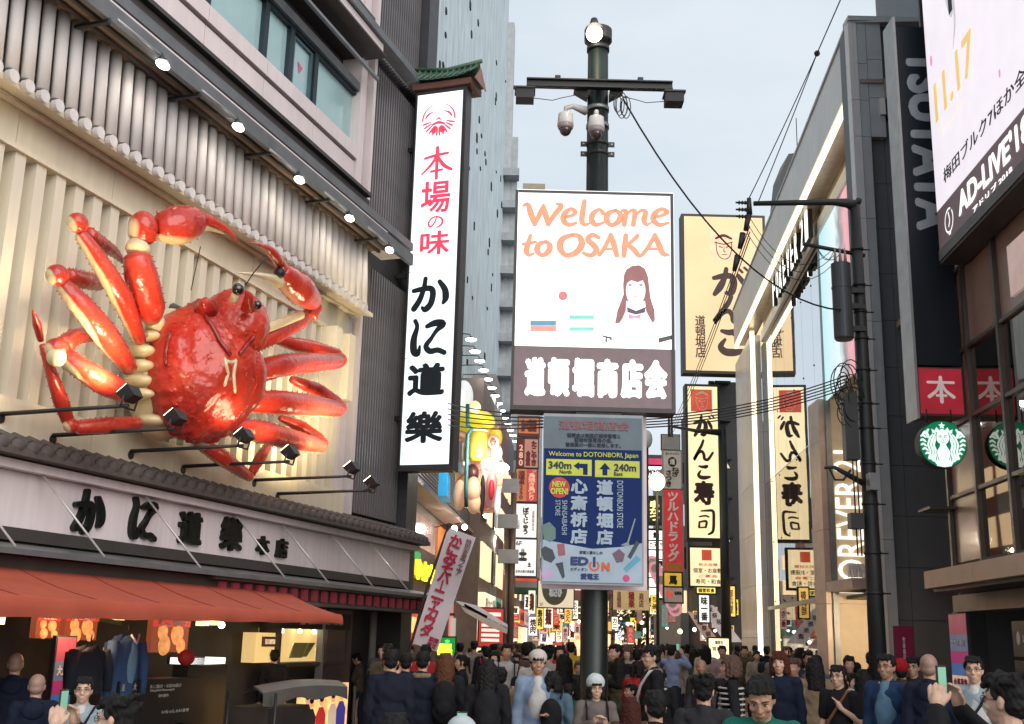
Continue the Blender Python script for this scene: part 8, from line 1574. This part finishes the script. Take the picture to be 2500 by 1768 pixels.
def facebits(par, dn, skin, glasses, smile, eyes_down):
 _, q, Rm = head_prims(dn)
 def eye():
  g = MB()
  for s_ in (-1, 1): g.ell(q((s_ * .031, .0835, HZ + .013)), Rm @ Vector((.0145, 0, 0)), Rm @ Vector((0, .0085, 0)), Rm @ Vector((0, 0, .0055)), 12, 8)
  return g
 def iris():
  g = MB()
  for s_ in (-1, 1): g.ell(q((s_ * .031, .090, HZ + .0125)), Rm @ Vector((.0062, 0, 0)), Rm @ Vector((0, .004, 0)), Rm @ Vector((0, 0, .0056)), 10, 6)
  return g
 def lid():
  g = MB()
  for s_ in (-1, 1): g.tube([q((s_ * .015, .0885, HZ + .017)), q((s_ * .031, .0935, HZ + .0205)), q((s_ * .047, .083, HZ + .017))], .0024, 5)
  return g
 def brow():
  g = MB()
  for s_ in (-1, 1): g.tube([q((s_ * .013, .1, HZ + .034)), q((s_ * .03, .0985, HZ + .040)), q((s_ * .052, .083, HZ + .035))], [.0035, .004, .002], 6)
  return g
 def mouth():
  g = MB(); w = .024 if smile else .019; g.tube([q((-w, .090, HZ - .0555 + (.006 if smile else 0))), q((0, .1015, HZ - .0575)), q((w, .090, HZ - .0555 + (.006 if smile else 0)))], [.002, .0042, .002], 6); return g
 for nm, fn, mt in (('eye', eye, EYEW), ('iris', iris, IRIS), ('eyelid', lid, BROWm), ('brow', brow, BROWm), ('lips', mouth, LIP)): part(nm, shared((nm, dn, smile if nm == 'lips' else 0), fn), mt, par)
 if smile:
  def teeth(): g = MB(); g.tube([q((-.016, .096, HZ - .058)), q((0, .102, HZ - .0605)), q((.016, .096, HZ - .058))], [.0015, .003, .0015], 6); return g
  part('teeth', shared(('teeth', dn), teeth), M('teeth_white', (.7, .68, .62), .3, bump=0), par)
 if glasses:
  def gl():
   g = MB()
   for s_ in (-1, 1):
    g.tube([q((s_ * .032 + .022 * math.cos(R(t)), .103 - abs(.022 * math.cos(R(t)) * .25), HZ + .012 + .016 * math.sin(R(t)))) for t in range(0, 361, 30)], .0017, 5); g.tube([q((s_ * .054, .1, HZ + .016)), q((s_ * .076, .03, HZ + .014)), q((s_ * .08, -.01, HZ + .012))], .0018, 5)
   g.tube([q((-.01, .104, HZ + .015)), q((.01, .104, HZ + .015))], .0017, 5); return g
  part('glasses', shared(('glasses', dn), gl), GLS, par)
def person(pos, face, H, lb_, pose='down', hr='short', hcol=HB_, skin=0, topk='jacket', tcol=None, leg='trousers', lcol=None, tee=None, vox=.011, dn=0, glasses=False, smile=False, hat=None, hatcol=None, pack=None, packcol=None, collar=None, strap=None, phone=False, face_on=True, girth=1.0, stripes=None, bag=None, hood=None, group=None):
 r = link(bpy.data.objects.new('person', None)); r.empty_display_size = .2; s_ = H / 1.715
 r.matrix_world = Matrix.Translation(pos) @ Matrix.Rotation(-R(face), 4, 'Z') @ Matrix.Diagonal((s_, s_, s_, 1)); RM[r] = r.matrix_world.inverted(); tag(r, lb_, 'person', group)
 hv = vox * .75
 part('body', body(pose, dn, round(hv, 4)), SKINS[skin], r); part(topk, top(pose, topk, round(vox, 4), girth), tcol or C('black', (.015, .015, .018)), r)
 part('trousers' if leg == 'trousers' else 'skirt', legs(leg, round(vox * 1.4, 4)), lcol or C('dark_denim', (.02, .028, .05)), r); part('shoes', shoes(.016), SHOE, r)
 _, q, Rm = head_prims(dn)
 if hr: part('hair', hair(hr + ('_h' if hat else ''), dn, round(max(hv * .85, .007), 4)), hcol if hr != 'buzz' else M('stubble_scalp', (.30, .19, .145), .55, var=.15, vs=60), r)
 if face_on and vox < .016: facebits(r, dn, skin, glasses, smile, False)
 if tee and topk != 'tee': part('shirt', solid(('shirt', round(vox, 4)), [elp((0, .066, 1.17), .11, .085, .22), caps((0, .04, 1.40), (0, .07, 1.30), .06, .07)], vox, 2, .003, 14), tee, r)
 if collar: part('collar', solid(('collar', collar[0]), [caps((-.09 * math.cos(R(t)) * 1.0, -.02 + -.075 * math.sin(R(t)), 1.425), (-.09 * math.cos(R(t + 30)), -.02 - .075 * math.sin(R(t + 30)), 1.425), .034 if collar[0] == 'fur' else .02, .034 if collar[0] == 'fur' else .02) for t in range(-20, 200, 30)] + ([elp((0, -.12, 1.36), .11, .05, .09)] if collar[0] == 'hood' else []), .011, 2, .004 if collar[0] == 'fur' else .001, 40), collar[1], r)
 if hat == 'beanie':
  part('beanie', solid(('beanie', dn), [elp(q((0, -.03, HZ + .072)), .108, .120, .102, Rm), elp(q((0, -.07, HZ + .09)), .085, .075, .085, Rm)], .009, 2, .002, 60), hatcol, r)
 if hat == 'cap':
  part('cap', solid(('cap', dn), [elp(q((0, -.02, HZ + .068)), .101, .116, .09, Rm), caps(q((-.035, .07, HZ + .068)), q((-.03, .15, HZ + .055)), .014, .008), caps(q((.035, .07, HZ + .068)), q((.03, .15, HZ + .055)), .014, .008), caps(q((0, .07, HZ + .07)), q((0, .165, HZ + .056)), .014, .008)], .008, 2), hatcol, r)
 if hood: part('hood', solid(('hood', dn), [elp(q((0, -.03, HZ + .04)), .105, .11, .115, Rm), elp((0, -.05, 1.45), .11, .09, .08)], .012, 2, .004, 20), hood, r)
 if pack:
  pk_ = part('backpack', solid(('backpack', 'x'), [elp((0, -.21, 1.2), .135, .085, .2), elp((0, -.2, 1.05), .135, .09, .14), elp((0, -.27, 1.08), .09, .05, .09)], .013, 2, .004, 14), packcol, r)
  def stp():
   g = MB()
   for q_ in (-1, 1): g.tube([(q_ * .11, -.14, 1.40), (q_ * .12, -.02, 1.475), (q_ * .12, .10, 1.37), (q_ * .125, .145, 1.2), (q_ * .15, .06, 1.02)], .022, 6, flat=.45)
   return g
  part('strap', shared('strap', stp), packcol, r)
 if strap:
  def cs():
   g = MB(); g.tube([(-.13, -.06, 1.43), (-.12, .06, 1.43), (-.05, .145, 1.28), (.06, .158, 1.12), (.17, .1, .95), (.2, -.02, .88)], .018, 6, flat=.4); return g
  part('cross_strap', shared('cross_strap', cs), strap, r)
 if bag:
  part('bag', solid(('bag', 'x'), [elp((.2, .14, .93), .13, .06, .12), elp((.2, .14, .88), .12, .06, .09)], .012, 2, .003, 20), bag, r)
 if stripes:
  def stf():
   g = MB()
   for k in range(9):
    z = 1.36 - k * .055; w_ = .172 + .01 * math.sin(k); g.tube([(w_ * 1.04 * math.cos(R(t)), .0 + (.131 + .003 * k * (k < 4)) * math.sin(R(t)), z) for t in range(0, 361, 20)], .011, 5, cap=False)
   return g
  part('stripe', shared('stripes', stf), stripes, r)
 if phone:
  A = arms(pose)[1]; w = Vector(A[2]) + Vector(A[3]).normalized() * .09 + Vector((-.06, .02, .01))
  if pose == 'raised': w = Vector((0, .33, 1.66))
  def ph():
   g = MB(); g.box(Frame(w, (1, 0, 0)), -.038, .038, -.07, .07, -.004, .005); return g
  part('phone', shared(('phone', pose), ph), M('phone_case_black', (.03, .03, .03), .3, bump=0), r)
  def ps():
   g = MB(); g.box(Frame(w, (1, 0, 0)), -.033, .033, -.062, .062, .0055, .0065); return g
  part('phone_screen', shared(('phone_screen', pose), ps), lit('phone_screen_glow', (.2, .42, .3), .7), r)
 return r
def at(u, v, d):
 r = ray(u / K, v / K); hl = math.hypot(r.x, r.y); p = CAM + r * (d / hl); return Vector((p.x, p.y, 0)), p.z
def PP(u, v, hp, face, lb_, Hl=None, **kw):
 d = 2812 * .245 / hp; pos, H = at(u, v, d); H0 = H
 lo, hi = Hl or (1.50, 1.84);
 if H < lo or H > hi:
  H = max(lo, min(hi, H)); drop = HC - H; r = ray(u / K, v / K); sl_ = -r.z / math.hypot(r.x, r.y)
  if sl_ > .004: d2 = drop / sl_; d2 = max(d * .75, min(d * 1.35, d2)); pos, _ = at(u, v, d2)
 vox = .010 if hp > 70 else .013 if hp > 40 else .018
 az = math.degrees(math.atan2(pos.x, pos.y))
 return person(pos, face + az, H, lb_, vox=kw.pop('vox', vox), **kw)
c_blk, c_nvy, c_gry, c_bei, c_wht, c_tan, c_blu, c_grn, c_drk, c_brn, c_pnk, c_ltb, c_red, c_olv = (C('black', (.015, .015, .018)), C('navy', (.012, .018, .04)), C('grey', (.1, .1, .11)), C('beige', (.42, .34, .26)), C('white', (.62, .6, .58)), C('tan', (.26, .19, .12)), C('blue', (.03, .1, .3)), C('green', (.01, .16, .12)), C('dark', (.03, .03, .035)), C('brown', (.09, .05, .035)), C('pink', (.5, .2, .22)), C('light_blue', (.25, .33, .47)), C('red', (.45, .03, .04)), C('olive', (.09, .09, .05)))
TW_, AW_, LF, RT = 180, 0, 270, 90
PP(1455, 1651, 58, 170, 'woman in white beanie and grey-brown zip jacket in front of the main pole', hr='bob', hat='beanie', hatcol=C('beanie_white', (.62, .68, .7)), tcol=C('taupe', (.17, .14, .13)), glasses=True, pose='phone', pack=1, packcol=c_blk, collar=('hood', C('taupe', ())), skin=1, Hl=(1.45, 1.7))
PP(1858, 1639, 98, 185, 'man in green hoodie looking down, nearest figure right of centre', tcol=c_grn, collar=('hood', c_grn), dn=28, pose='phone', girth=1.1, skin=2)
PP(1717, 1645, 76, 5, 'messy black-haired man seen from behind, just left of the green hoodie', hr='messy', tcol=c_drk)
PP(1600, 1683, 84, -12, 'person with thick black hair seen from behind, nearest below the red banner', hr='short', tcol=c_blk, Hl=(1.4, 1.8))
PP(1540, 1700, 64, 0, 'person with long reddish brown hair seen from behind right of the white beanie', hr='long', hcol=C('reddish_hair', (.07, .02, .015)), tcol=c_brn, Hl=(1.35, 1.7))
PP(1540, 1668, 46, 250, 'person in blue jacket with green hood beside the main pole', hr='short', tcol=c_blu, collar=('hood', C('bright_green', (.01, .3, .1))), Hl=(1.3, 1.7))
PP(1503, 1568, 38, 240, 'man in black coat in profile just right of the main pole', topk='coat', pose='phone', glasses=True)
PP(1532, 1578, 31, 190, 'woman in beige coat holding a white bag behind the black-coated man', hr='bob', hcol=HBR, topk='coat', tcol=c_bei, bag=c_wht, pose='bag', skin=1)
PP(1590, 1576, 56, 250, 'tall man with glasses and tousled hair in black coat with beige scarf', hr='messy', tcol=c_blk, topk='coat', glasses=True, collar=('fur', c_bei), strap=c_wht)
PP(1613, 1633, 44, 5, 'man with short black hair and white shirt collar seen from behind', tcol=c_blk, collar=('shirt', c_wht))
PP(1640, 1568, 30, 20, 'man in light blue shirt from behind lifting a camera with both hands', topk='shirt', tcol=C('shirt_blue', (.3, .36, .55)), pose='raised', phone=True)
PP(1679, 1561, 25, 0, 'woman in pink coat walking away toward the far signs', hr='bun', topk='coat', tcol=c_pnk, leg='skirt', lcol=c_pnk)
PP(1723, 1563, 26, 0, 'woman in cream coat with a long dark ponytail walking away', hr='long', topk='coat', tcol=C('cream', (.6, .48, .32)))
PP(1763, 1568, 27, 180, 'man in pinkish shirt by the cream street menu', topk='shirt', tcol=C('pale_pink', (.5, .35, .34)))
PP(1712, 1609, 38, 185, 'balding man with a broad face in dark grey jacket', hr='buzz', tcol=C('dark_grey', (.05, .05, .055)), skin=2)
PP(1783, 1597, 52, 265, 'brown-haired woman in black and white striped top with a shoulder strap', hr='bob', hcol=HBR, topk='shirt', tcol=c_blk, stripes=c_wht, strap=c_blk, pose='bag')
PP(1757, 1655, 44, 30, 'person in grey sleeve bending behind the messy-haired man', hr='short', tcol=c_gry, Hl=(1.4, 1.7))
PP(1902, 1588, 50, 190, 'woman with short auburn hair in navy blazer over white collar', hr='bob', hcol=C('auburn_hair', (.09, .025, .015)), tcol=c_nvy, collar=('shirt', c_wht), skin=1)
PP(1880, 1616, 38, 20, 'person with greying brown hair just behind the green-hooded man', hr='short', hcol=HGR, tcol=c_brn)
PP(1973, 1588, 36, 170, 'man with glasses in dark teal jacket near the store glass', tcol=C('dark_teal', (.03, .05, .06)), glasses=True, pose='phone', collar=('shirt', c_wht), skin=2)
PP(1995, 1597, 40, 200, 'man in grey jacket looking down at his phone', hr='short', tcol=c_gry, dn=24, pose='phone', phone=True, skin=2)
PP(2046, 1622, 52, 205, 'long-haired woman with glasses and a brown bag strap, looking up', hr='tail', topk='tee', tcol=c_blk, glasses=True, strap=C('leather_brown', (.25, .1, .05)), bag=C('copper_bag', (.35, .1, .03), .35), pose='strap', skin=1)
PP(2072, 1600, 38, 170, 'woman in dark clothes behind the long-haired woman with glasses', hr='bun', tcol=c_blk, glasses=True)
PP(2127, 1590, 35, 15, 'person with black hair from behind left of the utility pole base', tcol=c_blk)
PP(2134, 1612, 38, 160, 'woman in dark coat leaning her head, beside the man in the blue jacket', hr='long', tcol=c_drk, dn=24)
PP(2163, 1595, 54, 205, 'man with glasses in blue denim jacket over a light blue shirt, looking up', tcol=C('denim_blue', (.02, .05, .12)), tee=C('sky_tee', (.13, .24, .36)), glasses=True, hr='short', collar=('shirt', c_wht), skin=2)
PP(2200, 1613, 42, 10, 'person in red beanie seen from behind', hat='beanie', hatcol=C('beanie_red', (.5, .015, .03)), tcol=c_brn)
PP(2228, 1604, 42, 195, 'man with messy hair and glasses behind the bald man at right', hr='messy', tcol=c_drk, glasses=True)
PP(2266, 1593, 56, 5, 'bald man from behind in dark navy hoodie, at right below the crimson banner', hr='buzz', tcol=c_nvy, collar=('hood', c_nvy), girth=1.1, Hl=(1.6, 1.85))
PP(2375, 1600, 56, 185, 'smiling man with glasses in pale blue sweater and navy strap at the right', tcol=C('pale_blue_sweater', (.33, .4, .44)), glasses=True, smile=True, strap=c_nvy, tee=c_wht, girth=1.1, skin=1, pose='down')
PP(2452, 1639, 112, -60, 'nearest man at the right edge with glasses, raising a phone', hr='messy', tcol=c_blk, glasses=True, pose='raised', phone=True, skin=1, vox=.009)
for (u, v, hp, fc, lbx, kw) in (
 (1871, 1560, 22, 0, 'man in black coat walking away beside the portal leg', dict(topk='coat')), (1917, 1572, 22, 180, 'woman in rust sweater near the store doorway', dict(hr='bob', hcol=HBR, tcol=C('rust', (.3, .06, .04)))), (1953, 1580, 25, 20, 'woman with long dark hair in black by the yellow doorway', dict(hr='long')), (1843, 1565, 19, 0, 'small dark figure in front of the glowing portal leg', dict()), (1817, 1566, 24, 180, 'person in grey green coat left of the portal leg', dict(topk='coat', tcol=c_olv)), (1800, 1566, 22, 0, 'person in dark brown seen just left of the grey green coat', dict(tcol=c_brn))):
 PP(u, v, hp, fc, lbx, **kw)
PP(42, 1591, 54, 5, 'bald man from behind in navy hoodie, leftmost and higher of the two at left', hr='buzz', tcol=c_nvy, collar=('hood', c_nvy), girth=1.1)
PP(94, 1642, 56, 5, 'bald man from behind in navy hoodie, directly beside the smiling man at left', hr='buzz', tcol=c_nvy, collar=('hood', c_nvy), girth=1.1, Hl=(1.5, 1.85))
PP(208, 1650, 56, 185, 'smiling man with glasses in pale blue sweater at the left', tcol=C('pale_blue_sweater', ()), glasses=True, smile=True, strap=c_nvy, tee=c_wht, girth=1.1, skin=1, Hl=(1.5, 1.85))
PP(290, 1695, 112, -60, 'nearest man at lower left with glasses, raising a phone', hr='messy', tcol=c_blk, glasses=True, pose='raised', phone=True, skin=1, Hl=(1.4, 1.85), vox=.009)
PP(672, 1585, 36, 0, 'person in dark clothes standing before the warm serving window', tcol=c_blk)
PP(878, 1593, 30, 285, 'man in grey-brown jacket bending his head beside the dark doorway', dn=28, tcol=C('grey_brown', (.12, .09, .08)), pose='phone')
PP(957, 1584, 54, 5, 'big man from behind in dark blue coat left of the flag', topk='coat', tcol=C('midnight', (.012, .015, .03)), girth=1.15)
PP(992, 1594, 46, 0, 'person from behind in black between the two big dark coats', tcol=c_blk); PP(1003, 1577, 27, 180, 'man lit orange beneath the flag', tcol=c_brn, skin=2)
PP(1034, 1588, 50, 10, 'man from behind in navy coat with tan fur collar', topk='coat', tcol=C('navy_coat', (.012, .017, .03)), collar=('fur', c_tan), girth=1.15)
PP(1088, 1593, 50, 0, 'woman with long brown hair from behind under the green and yellow sign', hr='long', hcol=C('chestnut_hair', (.12, .05, .025)), pack=1, packcol=c_blk)
PP(1127, 1597, 38, 265, 'woman in black with a ponytail, in profile facing left', hr='tail', tcol=c_blk, bag=C('wine_bag', (.15, .02, .04)))
PP(1124, 1568, 27, 0, 'man in light beige shirt with a backpack walking away, nearer the shops', topk='shirt', tcol=c_bei, pack=1, packcol=c_blk); PP(1158, 1563, 25, 0, 'man in pale shirt with shoulder bag walking away by the red menu rack', topk='shirt', tcol=c_bei, strap=c_blk)
PP(1189, 1577, 31, 0, 'person with a bright pink backpack', pack=1, packcol=C('hot_pink', (.65, .03, .15))); PP(1207, 1588, 34, 180, 'girl with dark hair beside the pink backpack', hr='bob', tcol=c_wht, skin=1)
PP(1238, 1570, 38, 180, 'man in white T-shirt wearing dark backpack straps', topk='tee', tcol=c_wht, pack=1, packcol=c_blk); PP(1287, 1560, 38, 10, 'man from behind in black vest over a light shirt', tcol=c_blk, topk='tee')
PP(1314, 1588, 54, 175, 'man in white cap with light blue cardigan over a white T-shirt', hat='cap', hatcol=C('cap_white', (.65, .58, .55)), tcol=c_ltb, tee=c_wht, skin=2, pose='bag')
PP(1339, 1574, 40, 10, 'person with curly black hair from behind in pale coat behind the cap', hr='messy', tcol=C('pale_coat', (.5, .42, .4)))
PP(1378, 1595, 44, 0, 'woman with long black hair from behind in leather jacket', hr='long', tcol=C('leather', (.03, .025, .025), .35))
PP(1192, 1608, 56, 0, 'woman with long dark hair from behind carrying a black backpack', hr='long', pack=1, packcol=c_blk, tcol=c_blk)
PP(1222, 1627, 52, -10, 'person from behind in tan jacket with a dark cap of hair', hr='short', tcol=c_tan, strap=c_blk, collar=('hood', c_tan))
PP(1350, 1637, 54, 5, 'person from behind in denim jacket with a big black backpack', hr='bob', tcol=C('washed_denim', (.1, .16, .22)), pack=1, packcol=c_blk)
PP(1388, 1668, 44, 0, 'person in dark green jacket beside the denim jacket', tcol=C('dark_green', (.01, .08, .03)), Hl=(1.35, 1.8)); PP(1394, 1562, 29, 0, 'person in yellow jacket beside the main pole', tcol=C('mustard', (.6, .42, .05))); PP(1367, 1575, 32, 180, 'woman in red facing the camera left of the yellow jacket', hr='long', tcol=c_red)
PP(965, 1738, 118, 0, 'nearest dark-haired head at the bottom edge left of centre', hr='short', tcol=c_blk, Hl=(1.25, 1.7), vox=.010)
PP(1128, 1752, 105, 0, 'person in white cap at the very bottom edge lifting a phone', hat='cap', hatcol=C('cap_pale', (.6, .66, .68)), pose='raised', phone=True, Hl=(1.2, 1.7), vox=.010)
rng = random.Random(77)
pal = [(c_blk, 'black'), (c_nvy, 'navy'), (c_bei, 'beige'), (c_wht, 'white'), (c_gry, 'grey'), (c_drk, 'dark grey'), (c_brn, 'brown'), (c_red, 'red'), (c_bei, 'beige'), (c_wht, 'white'), (c_olv, 'olive'), (c_pnk, 'pink'), (c_ltb, 'light blue'), (c_tan, 'tan')]
crowd = []
for k in range(185):
 Y = rng.uniform(24, 75); u = rng.choice((rng.uniform(1130, 1400), rng.uniform(1480, 1850), rng.uniform(1480, 1760), rng.uniform(1860, 2010) if Y < 30 else rng.uniform(1500, 1800))); crowd.append((Y, u))
for k in range(26): crowd.append((rng.uniform(15, 24), rng.choice((rng.uniform(930, 1180), rng.uniform(1230, 1420), rng.uniform(1500, 1900), rng.uniform(1900, 2120)))))
crowd.sort(); hk = ['short', 'short', 'messy', 'long', 'bob', 'tail', 'short']
for i, (Y, u) in enumerate(crowd):
 p, _ = at(u, 1570, Y);
 if Y > 24 and (p.x < -3.8 or p.x > 8.6 + Y * .05): continue
 H = rng.uniform(1.56, 1.78); c, cn = rng.choice(pal); k = rng.choice(hk); aw_ = rng.random() < .6; side = 'left of the main pole' if u < 1450 else 'right of the main pole'; how = ('with long hair ' if k == 'long' else 'with a bob ' if k == 'bob' else 'with a ponytail ' if k == 'tail' else 'with short hair ')
 person(p, (rng.uniform(-35, 35) if aw_ else 180 + rng.uniform(-40, 40)), H, 'pedestrian in %s %s%s, %s crowd %s' % (cn, how, 'walking away' if aw_ else 'facing here', 'far' if Y > 40 else 'middle' if Y > 24 else 'near', 'left of the main pole' if u < 1450 else 'below the red banner' if u < 1640 else 'near the portal'), pose=rng.choice(('down', 'phone', 'bag')), hr=k, hcol=rng.choice((HB_, HB_, HBR)), skin=rng.randrange(3), topk=rng.choice(('jacket', 'coat', 'jacket')), tcol=c, vox=.026 if Y > 24 else .018, face_on=False, pack=(1 if rng.random() < .2 and aw_ else None), packcol=c_blk, group='pedestrians in the crowd ' + side)
flush(); finish()
make_lettering()
